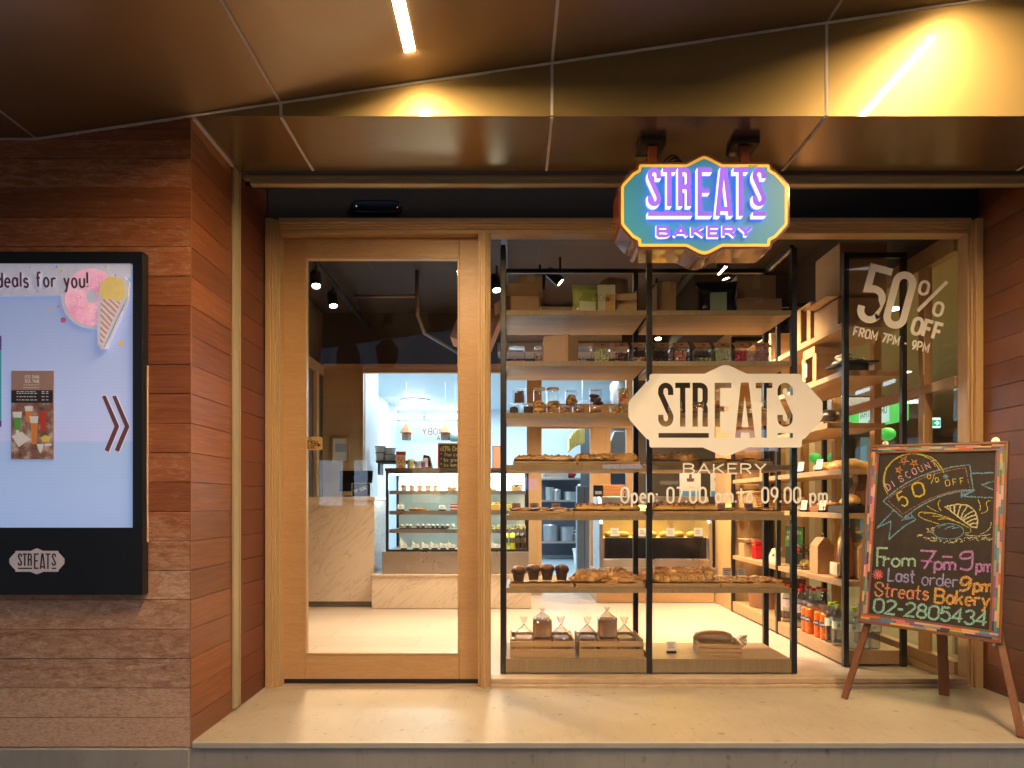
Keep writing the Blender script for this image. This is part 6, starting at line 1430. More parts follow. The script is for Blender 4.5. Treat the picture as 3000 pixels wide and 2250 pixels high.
for a in (("small clear jar of dark chocolate sticks at the left end of the third shelf", r4(350), 4, 0, .031, sm_, choc, .8, 'stick'), ("small clear jar of dark chocolate pieces, second on the third shelf", r4(528), 4, 0, .032, sm_, choc, .8, 'stick'), ("clear jar of chocolate sticks stacked across the two small dark jars", r4(418), 4, sm_+.002, .033, tl_, choc, .85, 'stick'),
          ("tall jar of triangular biscuits with wooden lid, left of the pair", r4(668), 4, 0, .031, .143, biscuit, .55, 'disc', 'wood'), ("tall jar of triangular biscuits with wooden lid, right of the pair", r4(832), 4, 0, .032, .143, biscuit, .6, 'disc', 'wood'),
          ("small jar of broken nut biscuits right of the wooden lid pair", r4(980), 4, 0, .030, .052, nutty, .8, 'chunk'), ("small jar of nut clusters, lower right of the nut jar stack", r4(1145), 4, 0, .030, .052, nutty, .8, 'chunk'), ("clear jar of nut brittle stacked on the two small nut jars", r4(1060), 4, .054, .032, tl_, nutty, .75, 'chunk'),
          ("small jar of thin brown wafers under the dark biscuit jar", r4(1357), 4, 0, .032, .054, nutty, .7, 'disc'), ("clear jar of dark round biscuits stacked on the wafer jar", r4(1360), 4, .056, .033, tl_+.004, choc, .75, 'disc'),
          ("small jar of orange dried fruit left of the badge film", r4(1590), 4, 0, .026, .055, trop, .8, 'chunk'), ("small jar of mixed dried fruit at the edge of the badge film", r4(1680), 4, 0, .036, .055, trop, .8, 'chunk'), ("tall jar of orange and green dried fruit stacked beside the badge film", r4(1700), 4, .057, .034, tl_+.006, trop, .95, 'chunk'),
          ("clear jar behind the T of the badge film, small brown biscuits", 1462, 4, 0, .034, .075, nutty, .6, 'disc'), ("clear jar of brown button biscuits behind the R of the badge film", 1510, 4, 0, .034, .07, nutty, .8, 'disc'), ("tall clear jar behind the E of the badge film", 1556, 4, 0, .035, .14, nutty, .6, 'chunk'), ("clear jar of pale yellow biscuits behind the A of the badge film", 1612, 4, 0, .038, .07, gold_, .8, 'disc'), ("clear jar of yellow biscuits behind the last letters of the badge film", 1647, 4, 0, .028, .08, gold_, .6, 'disc')): cookie_jar(*a)
# pastries
crust = None
def pastry_mat(name, lo, hi, dk):
    m, t, o = new_mat(name); v = coords(t); n = noise(t, v, 22, 6, .65, .5); g = nd(t, 'ShaderNodeTexCoord'); sp = nd(t, 'ShaderNodeSeparateXYZ'); t.links.new(g.outputs['Generated'], sp.inputs[0])
    c = mixc(t, ramp(t, n, [(.35, 0), (.7, 1)]), lo, hi); c = mixc(t, ramp(t, mixc(t, .5, n, sp.outputs[2]), [(.5, 0), (.72, .75)]), c, dk)
    pbr(t, o, c, .38, 0, .5, n, .6, .004); return m
P_cr = pastry_mat('croissant crust', (.72,.42,.14), (.84,.56,.23), (.40,.16,.04)); P_da = pastry_mat('danish crust', (.62,.31,.09), (.76,.45,.16), (.28,.09,.025)); P_ch = pastry_mat('chocolate muffin', (.055,.022,.012), (.09,.04,.02), (.35,.15,.04)); P_lo = pastry_mat('brown loaf crust', (.40,.19,.075), (.54,.30,.13), (.22,.085,.03)); P_bu = pastry_mat('bun crust', (.68,.38,.10), (.80,.52,.18), (.42,.17,.04))
def croissant(s=1.0, m=P_cr):
    t = thing('croissant', 'golden croissant', 'croissant')
    pts = []; rad = []
    for i in range(25):
        u = i/24; a = R(200-220*u) if False else R(205-230*u); pts.append((.055*s*math.cos(a), .030*s*math.sin(a), .0)); e = math.sin(math.pi*u)**.6; rad.append((.006+.027*e*(1+.16*math.sin(u*44)))*s)
    mb = MB().tube(pts, rad, 12, .85)
    mb.v = [(x, y, z+.023*s) for x, y, z in mb.v]
    link('crust', mb, m, t, smooth=True)
    mb = MB()
    for u in (.22,.36,.5,.64,.78):
        a = R(205-230*u); c = (.055*s*math.cos(a), .030*s*math.sin(a), .023*s); r_ = (.009+.0275*math.sin(math.pi*u)**.6)*s
        d_ = Vector((math.sin(a)*.055, -math.cos(a)*.030, 0)).normalized(); n_ = Vector((d_.y, -d_.x, 0))
        mb.tube([Vector(c)+n_*(r_*math.cos(R(b)))+Vector((0,0,1))*(r_*.85*math.sin(R(b)))+d_*(.004*math.sin(R(b))*s) for b in range(0, 181, 20)], .0035*s, 5)
    link('ridges', mb, P_da, t, smooth=True); return t
def danish():
    t = thing('danish_pastry', 'flat browned pastry', 'pastry')
    mb = MB().lathe([(.040,0),(.052,.006),(.050,.018),(.034,.026),(.018,.021),(.0001,.020)], 18, wob=.10); link('crust', mb, P_da, t, smooth=True)
    link('filling', MB().lathe([(.026,.0235),(.015,.0265),(.0001,.0275)], 12, wob=.12), plain('glazed filling', (.34,.12,.03), .2, var=.5, vs=60), t, smooth=True); return t
def flat_bread(): 
    t = thing('filled_bread', 'long filled bread', 'bread'); mb = MB().tube([(-.075,0,.018),(-.06,0,.02),(-.03,.003,.022),(0,0,.023),(.03,-.003,.022),(.06,0,.02),(.075,0,.018)], [.006,.020,.026,.027,.026,.020,.006], 12, .75); link('crust', mb, P_bu, t, smooth=True)
    mb = MB()
    for k in range(14): mb.ball((random.uniform(-.055,.055), random.uniform(-.012,.012), .041+random.uniform(-.004,.002)), random.uniform(.004,.007), 5)
    link('topping', mb, plain('browned topping', (.28,.12,.04), .5, var=.4, vs=80), t); return t
def quiche():
    t = thing('quiche', 'round open quiche', 'quiche'); mb = MB()
    prof = [(.048,0),(.060,.016),(.055,.019)]; mb.lathe(prof, 28, wob=.05); link('crust', mb, P_cr, t, smooth=True)
    link('filling', MB().lathe([(.054,.0165),(.03,.020),(.0001,.021)], 20, wob=.04), plain('egg filling', (.62,.40,.14), .4, var=.5, vs=70, bump=.6, bsc=60), t, smooth=True)
    mb = MB()
    for k in range(26): a = random.uniform(0, 6.3); r_ = .046*math.sqrt(random.random()); mb.ball((r_*math.cos(a), r_*math.sin(a), .0205), random.uniform(.003,.007), 5, (1,1,.5))
    link('topping', mb, islands('quiche topping', [(.45,.10,.04),(.2,.22,.06),(.6,.35,.1),(.7,.55,.3)], .5), t); return t
protos = dict(c=croissant(), d=danish(), f=flat_bread(), q=quiche())
used = set()
def put(kind, x, y, z, rz, label, group):
    o = protos[kind]
    if kind in used: return copy_tree(o, (x,y,z), rz, label, group)
    used.add(kind); o.location = (x,y,z); o.rotation_euler[2] = rz; tag(o, label, o['category'], group); return o
def tray(label, px0, px1, k, Y0=3.545, d=.30, rise=.012):
    x0, x1 = X(px0, Y0), X(px1, Y0); w_ = (x1-x0)/2
    t = thing('serving_tray', label, 'tray', ((x0+x1)/2, Y0, HS[k]+.0006), 0, 'wooden trays on the window rack')
    link('tray_base', MB().box(-w_, w_, 0, d, 0, .007), M['pine'], t, bevel=.002)
    mb = MB().box(-w_, w_, 0, .008, .0073, .020).box(-w_, w_, d-.008, d, .0073, .020).box(-w_, -w_+.008, .0083, d-.0083, .0073, .020).box(w_-.008, w_, .0083, d-.0083, .0073, .020); link('rim', mb, M['pine'], t, bevel=.002)
    mb = MB(); nx, ny = 16, 8; b = []
    for j in range(ny+1):
        for i in range(nx+1):
            u, v = i/nx, j/ny; e = min(u, 1-u, v, 1-v); b.append((-w_*.97+2*w_*.97*u, .004+(d-.008)*v, .0085+(.016 if e == 0 else 0)+random.uniform(0, .004)+(.008*random.random() if e == 0 else 0)))
    mb.add(b, [(j*(nx+1)+i, j*(nx+1)+i+1, (j+1)*(nx+1)+i+1, (j+1)*(nx+1)+i) for j in range(ny) for i in range(nx)])
    link('baking_paper', mb, M['parch'], t, smooth=True)
    return t, (x0+x1)/2, w_, HS[k]+.0125
def fill(kind, tr, n, label, group, rows=3, hz=0.0, skip=0):
    t, cx, w_, z = tr; per = max(1, n//rows)
    for r_ in range(rows):
        for i in range(per):
            if n <= 0: return
            n -= 1; u = -w_*.82+1.64*w_*(i+.5+.12*(r_ % 2))/per
            put(kind, cx+u+random.uniform(-.008,.008), 3.545+.055+r_*.085+random.uniform(-.008,.008), z+hz*(r_ % 2), random.uniform(-.5,.5)+(3.14 if random.random() < .3 else 0), label, group)
random.seed(11)
rx6 = lambda x: (1420+x/2.86)/1.35624
rx7 = lambda x: (1880+x/2.86)/1.35624
# fourth shelf, seen from just below
T = tray('oak tray with baking paper at the left of the fourth shelf', r4(345), r4(1120), 3); fill('f', T, 6, 'filled bread on the left tray of the fourth shelf', 'breads on the left fourth shelf tray', 2)
T = tray('oak tray of browned pastries on the fourth shelf, beside the middle post', r4(1130), r4(1890), 3); fill('c', T, 6, 'croissant on the fourth shelf tray beside the middle post', 'croissants on the fourth shelf', 2)
T = tray('oak tray behind the badge film, left', 1408+6, 1510, 3); fill('c', T, 4, 'croissant on the tray behind the lower badge film', 'croissants behind the badge film', 2)
T = tray('oak tray with folded paper behind the badge film, right', 1515, 1670, 3); fill('d', T, 4, 'flat pastry on the tray behind the lower badge film', 'pastries behind the badge film', 2)
# fifth shelf
T = tray('oak tray of thin pastries at the left of the fifth shelf', rx6(205), rx6(740), 2); fill('d', T, 6, 'thin pastry on the left tray of the fifth shelf', 'thin pastries on the fifth shelf', 2); 
T = tray('oak tray of long filled breads on the fifth shelf, beside the middle post', rx6(745), rx6(1335), 2); fill('f', T, 6, 'long bread on the fifth shelf tray beside the middle post', 'long breads on the fifth shelf', 2, .006)
T = tray('oak tray of dark topped breads on the fifth shelf, right of the middle post', rx7(90), rx7(668), 2); fill('f', T, 9, 'dark topped bread on the fifth shelf, right of the middle post', 'dark topped breads on the fifth shelf', 3, .012)
T = tray('oak tray with wrinkled paper at the right of the fifth shelf', rx7(672), rx7(1200), 2); fill('d', T, 4, 'pastry on the right tray of the fifth shelf', 'pastries at the right of the fifth shelf', 2)
pk = plain('pink price card', (.78,.52,.42), .55); 
def rack_card(label, px, k, Y=3.86, h=.05, m=None, wd=.05):
    t = price_card(label, (X(px, Y), Y, HS[k]+.0006), 0, h, wd, 'price cards on the window rack', -.1)
    if m: t.children[0].data = t.children[0].data.copy(); t.children[0].data.materials[0] = m
    return t
for px, lb_ in ((rx6(265), 'pink price card behind the left tray of the fifth shelf'), (rx6(415), 'pink price card against the oak column on the fifth shelf'), (rx6(597), 'pink price card behind the right end of the left fifth shelf tray'), (rx6(790), 'pink price card behind the long breads'), (rx7(667), 'pink price card between the two right trays of the fifth shelf'), (rx7(898), 'pink price card at the right of the fifth shelf')): rack_card(lb_, px, 2, m=pk)
for px, lb_ in ((rx7(20), 'pink price card left of the middle post on the sixth shelf'), (rx7(112), 'pink price card right of the middle post on the sixth shelf'), (rx7(270), 'white price card over the croissants right of the middle post'), (rx7(402), 'white price card in the middle of the right sixth shelf'), (rx7(600), 'white price card behind the join of the two right sixth shelf trays'), (rx7(718), 'white price card behind the quiches, left'), (rx7(838), 'white price card behind the quiches, right')): rack_card(lb_, px, 1, h=.06, wd=.052, m=pk if 'pink' in lb_ else None)
# sixth shelf: muffins, croissants, quiches
T = tray('oak tray carrying four dark muffins in paper cases', rx6(205), rx6(740), 1)
def muffin(label, px, Y):
    t = thing('muffin', label, 'muffin', (X(px, Y), Y, HS[1]+.0135), random.uniform(0,6), 'chocolate muffins')
    n = 20; mb = MB(); pr = [(.024,0),(.027,.02),(.031,.045),(.036,.062)]
    vs = []; fs = []
    for k, (r_, z) in enumerate(pr):
        for i in range(n): a = 2*math.pi*i/n; rr = r_*(1+.07*math.cos(a*5)*(k/3)); vs.append((rr*math.cos(a), rr*math.sin(a), z+(.016*abs(math.cos(a*2)) if k == 3 else 0)))
    for k in range(3):
        for i in range(n): j = (i+1) % n; fs.append((k*n+i, k*n+j, (k+1)*n+j, (k+1)*n+i))
    fs.append(tuple(range(n-1,-1,-1))); mb.add(vs, fs); link('paper_case', mb, gm('dark brown paper case', lambda q: plain(q, (.07,.032,.018), .5, var=.25, vs=40)), t, smooth=False)
    link('cake_top', MB().lathe([(.033,.052),(.040,.066),(.034,.084),(.016,.093),(.0001,.095)], 18, wob=.14), P_ch, t, smooth=True)
    mb = MB()
    for k in range(9): a = random.uniform(0, 6.3); r_ = .024*math.sqrt(random.random()); mb.ball((r_*math.cos(a), r_*math.sin(a), .089), random.uniform(.005,.010), 6, (1,1,.5), .15)
    link('caramel_chunks', mb, gm('caramel chunk', lambda q: plain(q, (.55,.25,.06), .35, var=.4, vs=60)), t); return t
muffin('chocolate muffin nearest the left rack post, in front of the others', rx6(285), 3.60); muffin('chocolate muffin with the tallest pointed paper case', rx6(410), 3.70); muffin('chocolate muffin third from the left post', rx6(523), 3.70); muffin('chocolate muffin at the right end of its tray', rx6(645), 3.69)
mb = MB(); t = thing('printed_paper', 'printed paper lying on the muffin tray', 'paper', (X(rx6(500), 3.58), 3.565, HS[1]+.030)); link('sheet', MB().box(-.09,.11,0,.05,0,.0008), M['parch'], t); link('print', MB().box(-.08,-.04,.004,.012,.001,.0012).box(.0,.03,.004,.010,.001,.0012), M['ink'], t)
T = tray('oak tray of croissants and browned pastries beside the middle post', rx6(765), rx6(1345), 1); cx, w_, z = T[1:]
for k in range(7): put('c', cx-w_*.8+.038*k, 3.62+.07*(k % 3), z+.016*(k % 2), random.uniform(-.8,.8), 'croissant piled at the left of the sixth shelf tray by the middle post', 'croissants beside the middle post')
for k in range(8): put('d', cx+w_*.05+.024*k, 3.60+.075*(k % 3), z+.010*(k % 2), random.uniform(0,6), 'browned flat pastry on the tray by the middle post', 'browned pastries beside the middle post')
T = tray('oak tray piled with croissants right of the middle post', rx7(90), rx7(660), 1); cx, w_, z = T[1:]
for k in range(18): put('c', cx-w_*.82+1.62*w_*((k % 6)+.3*(k//6))/6, 3.60+.085*(k//6), z+.02*((k//6) % 2)+.006*(k % 2), random.uniform(-.7,.7), 'croissant piled on the tray right of the middle post', 'croissants right of the middle post')
T = tray('oak tray of round open quiches at the right end of the sixth shelf', rx7(668), rx7(1200), 1); cx, w_, z = T[1:]
for k in range(8): put('q', cx-w_*.74+1.5*w_*(k % 4)/3.1, 3.61+.11*(k//4), z+.003*(k % 2), random.uniform(0,6), 'open quiche on the tray at the right end of the sixth shelf', 'quiches on the sixth shelf')
# bottom shelf: crates of bagged loaves
def bagged_loaf(label, loc, w_, d, h, rz=0, m=P_lo, film=True, group=None, tall=True, tint=None):
    t = thing('bagged_loaf', label, 'loaf', loc, rz, group)
    mb = MB().box(-w_/2, w_/2, -d/2, d/2, .0, h); link('bread', mb, m, t, bevel=.010, seg=3)
    n = 20; prof = [(0,1.02,1.02),(h*.5,1.06,1.06),(h*1.0,1.06,1.05),(h*1.12,.80,.78),(h*1.30,.36,.34),(h*1.42,.10,.10),(h*1.50,.20,.18),(h*1.62,.34,.30)] if tall else [(0,1.05,1.05),(h*.7,1.12,1.12),(h*1.2,1.0,.95),(h*1.5,.62,.58),(h*1.75,.20,.2),(h*1.84,.11,.11),(h*2.0,.26,.22),(h*2.35,.46,.30)]
    vs = []; fs = []
    for j, (z, kx, ky) in enumerate(prof):
        for i in range(n):
            a = 2*math.pi*i/n; c_, s_ = math.cos(a), math.sin(a); p = .45 if j < 3 else .9; q = 1+(random.uniform(-.06,.06) if j else 0)*(2.4 if j > 4 else 1)
            vs.append((w_/2*kx*q*math.copysign(abs(c_)**p, c_), d/2*ky*q*math.copysign(abs(s_)**p, s_), z*(1+random.uniform(-.02,.02)*(j > 2))))
    for j in range(len(prof)-1):
        for i in range(n): k = (i+1) % n; fs.append((j*n+i, j*n+k, (j+1)*n+k, (j+1)*n+i))
    link('wrapper', MB().add(vs, fs), M['film'], t, smooth=True)
    zt = prof[5][0]; link('tie', MB().lathe([(w_*.07,zt-.003),(w_*.07,zt+.003)], 10), M['paper'], t); return t
CW = X(rx6(752), 3.55)-X(rx6(212), 3.55)
cA = crate('wooden_crate', 'pine crate of bagged loaves at the left end of the bottom shelf', ((X(rx6(483), 3.55)), 3.55, HS[0]+.0008), CW, .27, .085, 0, 0, False, 'crates of loaves')
cB = crate('wooden_crate', 'pine crate of bagged loaves beside the middle post on the bottom shelf', ((X(rx6(1062), 3.55)), 3.55, HS[0]+.0008), CW, .27, .085, 0, 0, False, 'crates of loaves')
lw = .098
bagged_loaf('tall square brown loaf in clear wrap standing in the left crate', (X(rx6(483), 3.66), 3.66, HS[0]+.093), lw, .09, .092)
bagged_loaf('tall square brown loaf in clear wrap standing in the crate by the middle post', (X(rx6(1025), 3.66), 3.66, HS[0]+.093), lw, .09, .096)
for px, lb_ in ((rx6(330), 'small bagged bread in the left crate, left of the tall loaf'), (rx6(640), 'small bagged bread in the left crate, right of the tall loaf'), (rx6(860), 'small bagged bread in the middle crate, left of the tall loaf'), (rx6(1170), 'small bagged bread in the middle crate, right of the tall loaf')): bagged_loaf(lb_, (X(px, 3.66), 3.66, HS[0]+.0125), .095, .11, .078, random.uniform(-.2,.2), P_bu if px < 1160 else P_lo, tall=False)
for cx_, lb_ in ((X(rx6(483), 3.66), 'brown loaf lying under the tall loaf in the left crate'), (X(rx6(1025), 3.66), 'brown loaf lying under the tall loaf in the middle crate')):
    t = thing('loaf', lb_, 'loaf', (cx_, 3.66, HS[0]+.0125)); link('bread', MB().box(-.05,.05,-.06,.06,0,.074), P_lo, t, bevel=.012, seg=3); link('paper_sleeve', MB().box(-.052,.052,-.03,.03,-.0008,.0765), M['parch'], t, bevel=.010)
cC = crate('wooden_crate', 'three slat pine crate with a hand hole, alone on the right of the bottom shelf', (X(rx7(650), 3.60), 3.585, HS[0]+.0008), .225, .20, .062, R(-7), 0, True, None, 3)
t = thing('bagged_loaf', 'long bagged brown bread lying in the three slat crate', 'loaf', (X(rx7(600), 3.69), 3.69, HS[0]+.048), R(-7))
pts = [(-.105,0,.02),(-.09,0,.028),(-.05,0,.034),(0,0,.036),(.05,0,.034),(.085,0,.028),(.1,0,.02)]
link('bread', MB().tube(pts, [.008,.030,.038,.040,.038,.030,.008], 14, .8), P_lo, t, smooth=True)
mb = MB().tube([(x, y, z) for x, y, z in pts]+[(.118,0,.022),(.135,-.005,.028),(.165,-.015,.018)], [.012,.034,.042,.044,.042,.034,.022,.010,.022,.042], 16, .85); link('wrapper', mb, M['film'], t, smooth=True)
mb = MB()
for k in range(9): a = random.uniform(-.9,.9); mb.add([(.13,-.005,.028),(.13+.045*math.cos(a),-.006-.02*random.random(),.03+.045*math.sin(a)-.01),(.13+.045*math.cos(a+.25),-.012,.03+.045*math.sin(a+.25)-.01)], [(0,1,2)])
link('wrapper_tail', mb, plain('crinkled film', (.62,.58,.52), .2), t)
price_card('white price card on a black foot, alone on the bottom shelf', (X(rx7(250), 3.66), 3.66, HS[0]+.0006), .05, .05, .05, None, -.12)

# ------------------------------------------------------------------ goods on the side rack
def sY(px, x=1.86): return F*x/(px-1106)
def at_s(px, k, x=1.86): return (x, sY(px, x), SHS[k]+.0006)
r1 = R(90)
def sbox(name, label, x0, x1, y0, y1, z0, z1, m, cat='box'):
    t = thing(name, label, cat, ((x0+x1)/2, (y0+y1)/2, z0)); a, b = (x1-x0)/2, (y1-y0)/2
    link('body', MB().box(-a, a, -b, b, 0, z1-z0), m, t, bevel=.004); return t
t = sbox('cardboard_box', 'upper kraft box of the two stacked high on the side rack', 1.80, 2.06, 3.75, 4.05, SHS[6]+.170, SHS[6]+.45, M['kraft']); link('open_flap', MB().box(-.20,-.1305,-.14,.14,-.012,-.008), M['kraft'], t)
t = sbox('cardboard_box', 'lower kraft box of the two stacked high on the side rack', 1.805, 2.08, 3.78, 4.08, SHS[6]+.0006, SHS[6]+.155, M['kraft']); link('open_flap', MB().box(-.10,.13,-.14,.14,.1556,.160), M['kraft'], t)
def crate_side(label, y0, y1, z, h, k=1):
    t = thing('wooden_crate', label, 'crate', (1.80, y0, z)); d = .2; w_ = y1-y0
    for nm, a in (('front_slats', 0), ('back_slats', d-.012)): link(nm, MB().box(a, a+.012, 0, w_, 0, .012).box(a, a+.012, 0, w_, h-.012, h).box(a, a+.012, 0, .05, .0123, h-.0123).box(a, a+.012, w_-.05, w_, .0123, h-.0123) if a == 0 else MB().box(a, a+.012, 0, w_, 0, h), M['pinez'], t, bevel=.002)
    link('end_panel', MB().box(.0123, d-.0123, 0, .01, 0, h), M['pine'], t, bevel=.002); link('end_panel', MB().box(.0123, d-.0123, w_-.01, w_, 0, h), M['pine'], t, bevel=.002)
    link('base', MB().box(.0123, d-.0123, .0103, w_-.0103, 0, .01), M['pine'], t); link('top_slats', MB().box(.0123, d-.0123, .0103, w_-.0103, h-.01, h), M['pine'], t); return t
crate_side('upright pine crate next to the stacked kraft boxes on the side rack', 4.12, 4.31, SHS[6]+.0006, .235)
crate_side('wide pine crate with a red tin inside, far end of the top side shelf', 4.75, 5.45, SHS[6]+.0006, .20)
t = thing('tin', 'red tin standing in the far pine crate', 'tin', (1.90, 5.1, SHS[6]+.0112)); link('body', MB().lathe([(.035,0),(.035,.13)], 16), M['red'], t); link('lid', MB().lathe([(.036,.1303),(.036,.14),(.0001,.141)], 16), M['steel'], t)
t = crate_side('house shaped wooden box with white labels on the side rack', 4.04, 4.24, SHS[5]+.0006, .17); link('roof', MB().prism([(0,.1705),(.2,.1705),(.2,.195),(.0,.215)], .02, .18, 'Y'), M['pinez'], t); link('label', MB().box(-.003,-.0005,.12,.15,.05,.13), M['paper'], t)
t = thing('display_stand', 'black display stand on the side rack holding pale macarons', 'stand', (1.92, 3.86, SHS[5]+.0006)); link('base', MB().box(-.09,.09,-.10,.10,0,.012), M['black'], t, bevel=.002); link('riser', MB().box(-.06,.06,-.07,.07,.0123,.055), M['black'], t); link('top_plate', MB().box(-.10,.10,-.11,.11,.0553,.066), M['black'], t, bevel=.002)
mc0 = thing('macaron', 'pale cream macaron piled on the black stand', 'macaron', (1.87, 3.80, SHS[5]+.0672), 0, 'macarons on the black stand'); link('shells', MB().lathe([(.022,.0),(.030,.004),(.030,.010),(.0001,.0102)], 18).lathe([(.030,.016),(.030,.022),(.020,.028),(.0001,.029)], 18), plain('cream shell', (.78,.70,.60), .6), mc0, smooth=False); link('filling', MB().lathe([(.027,.0103),(.028,.0157)], 18), bs2, mc0)
for x, y, z in ((1.88,3.87,0),(1.88,3.94,0),(1.88,3.835,.030),(1.88,3.905,.030),(1.95,3.83,0),(1.95,3.9,0)): copy_tree(mc0, (x, y, SHS[5]+.0672+z), 0)
t = thing('bread_board', 'dark loaf on a wooden board on the side rack, above the buns', 'bread', (1.885, 4.08, SHS[4]+.0006)); link('board', MB().box(-.085,.085,-.13,.13,0,.016), M['oaky'], t, bevel=.003); link('loaf', MB().tube([(0,-.09,.05),(0,-.06,.055),(0,0,.06),(0,.06,.055),(0,.09,.05)], [.012,.045,.055,.045,.012], 14, .8), plain('black rye crust', (.03,.018,.012), .35, var=.3, vs=30), t, smooth=True)
t = thing('glass_jar', 'round glass jar beside the dark loaf on the side rack', 'jar', (1.87, 4.28, SHS[4]+.0006)); link('body', MB().lathe([(.03,0),(.045,.02),(.045,.07),(.03,.09)], 18), M['jar'], t, smooth=True); link('lid', MB().lathe([(.034,.0903),(.034,.10),(.0001,.1)], 16), M['steel'], t)
def bun(label, y, x=1.89, s=1.0):
    t = thing('bun', label, 'bun', (x, y, SHS[3]+.0006), random.uniform(0,6), 'round buns'); link('crust', MB().lathe([(.048*s,0),(.066*s,.014*s),(.068*s,.028*s),(.052*s,.046*s),(.028*s,.055*s),(.0001,.057*s)], 20, wob=.02), P_bu, t, smooth=True); link('seed_topping', MB().lathe([(.035*s,.0535*s),(.02*s,.0575*s),(.0001,.0585*s)], 12, wob=.2), gm('seed crumbs', lambda n: plain(n, (.72,.60,.40), .6, var=.4, vs=120)), t); return t
bun('golden bun between the two price cards on the side rack', 4.12); bun('golden bun right of the second price card on the side rack', 3.94); bun('golden bun nearest the front post of the side rack', 3.80); bun('golden bun behind the other three on the side rack', 3.98, 2.03)
for px, k, lb_, x in ((1728, 3, 'white price card left of the buns on the side rack', 1.815), (1768, 3, 'white price card between the buns on the side rack', 1.815), (1735, 2, 'white price card before the tart box on the side rack', 1.815), (1775, 2, 'white price card before the croissant box on the side rack', 1.815)): price_card(lb_, (x, sY(px, x), SHS[k]+.0006), R(-68), .06, .045, 'price cards on the side rack')
t = thing('pastry_box', 'low brown box with a flat tart on the side rack', 'box', (1.90, 4.08, SHS[2]+.0006)); link('box_base', MB().box(-.08,.08,-.09,.09,0,.035), bs2, t, bevel=.003); link('tart', MB().lathe([(.06,.0353),(.075,.05),(.05,.058),(.0001,.06)], 18, wob=.04), P_cr, t, smooth=True)
t = thing('pastry_box', 'dark tray box with a glossy croissant on the side rack', 'box', (1.90, 3.83, SHS[2]+.0006)); link('box_base', MB().box(-.08,.09,-.10,.10,0,.04), M['black'], t, bevel=.003); link('bread', MB().tube([(-.02,-.08,.06),(0,-.05,.066),(0,0,.07),(0,.05,.066),(-.02,.08,.06)], [.01,.03,.038,.03,.01], 12), P_bu, t, smooth=True)
random.seed(5)
for k in range(6):
    t = thing('bread_roll', 'round brown roll heaped behind the opening hours lettering', 'bread', (1.87+.07*(k % 2), 4.28+.075*(k//2 % 3), SHS[2]+.0006+.05*(k//4)), random.uniform(0,6), 'rolls heaped on the side rack'); link('crust', MB().lathe([(.035,0),(.05,.012),(.05,.026),(.03,.042),(.0001,.046)], 16, wob=.05), P_lo, t, smooth=True); link('score_mark', MB().box(-.028,.028,-.002,.002,.040,.0455), gm('flour', lambda n: plain(n, (.6,.48,.33), .8)), t)
t = thing('bread_basket', 'woven basket on the far side shelf holding long loaves', 'basket', (1.95, 5.30, SHS[2]+.0006)); 
wk, t_, o_ = new_mat('wicker'); wv = nd(t_, 'ShaderNodeTexWave', wave_type='BANDS', bands_direction='Z'); wv.inputs['Scale'].default_value = 28; wv.inputs['Distortion'].default_value = 3; t_.links.new(coords(t_), wv.inputs[0]); pbr(t_, o_, ramp(t_, wv.outputs[1], [(.2, (.22,.10,.03)), (.8, (.60,.36,.14))]), .6, bump=wv.outputs[1], bs=.8, bd=.004)
link('basket_body', MB().prism([(-.13,0),(.13,0),(.15,.13),(-.15,.13)], -.22, .16, 'Y'), wk, t, bevel=.01); link('rim', MB().tube([(-.15,-.22,.135),(.15,-.22,.135),(.15,.16,.135),(-.15,.16,.135),(-.15,-.22,.135)], .011, 8), wk, t)
for k in range(5):
    b_ = thing('baguette', 'long loaf leaning in the woven basket', 'bread', (1.93+.01*k, 5.16+.055*k, SHS[2]+.1345), 0, 'long loaves in the basket'); a = (.02*(k-2), .05*(k % 3-1), .26+.03*(k % 2)); link('crust', MB().tube([(0,0,0),(a[0]*.3,a[1]*.3,.06),(a[0]*.7,a[1]*.7,.17),a], [.018,.030,.028,.008], 10), P_da, b_, smooth=True); link('paper_sleeve', MB().tube([(0,0,.001),(a[0]*.35,a[1]*.35,.07)], [.024,.035], 12), M['parch'], b_)
# second shelf up: bags, book, tins
def paper_house(label, x, y, z, s=1.0):
    t = thing('paper_gift_bag', label, 'gift bag', (x, y, z)); w_, d, e, h = .055*s, .10*s, .165*s, .215*s
    link('bag_body', MB().prism([(-d/2,0),(d/2,0),(d/2,e),(-d/2,e)], -w_, w_, 'Y'), M['kraft'], t, bevel=.002)
    link('gable', MB().prism([(-d/2,e+.0004),(d/2,e+.0004),(.012,h),(-.012,h)], -w_*.98, w_*.98, 'Y'), M['kraft'], t, bevel=.001)
    link('handle', MB().tube([(0,-w_*.5,h),(0,-w_*.4,h+.022*s),(0,w_*.4,h+.022*s),(0,w_*.5,h)], .004, 6), M['kraft'], t); return t
paper_house('kraft gable gift bag in the middle of the low side shelf', 1.87, 4.12, SHS[1]+.0006)
paper_house('kraft gable gift bag inside the end frame, beside the chalkboard', 1.955, 3.80, SHS[1]+.0006, 1.02)
bpch = plain('brown coffee pouch', (.22,.085,.038), .2, .2, var=.3, vs=12, bump=.8, bsc=30)
pouch('coffee_pouch', 'brown glossy coffee pouch with a cream strip on the low side shelf', 'pouch', (1.885, 3.86, SHS[1]+.0006), .15, .285, .12, bpch, (plain('cream strip', (.70,.58,.42), .5), .42, .06, .30), R(-98), 0, .14)
t = thing('tin', 'small red gift tin with a lid on the far low shelf', 'tin', (1.86, 5.18, SHS[1]+.0006)); link('body', MB().box(-.03,.03,-.035,.035,0,.11), M['red'], t, bevel=.006); link('lid', MB().box(-.033,.033,-.038,.038,.1105,.135), M['red'], t, bevel=.004)
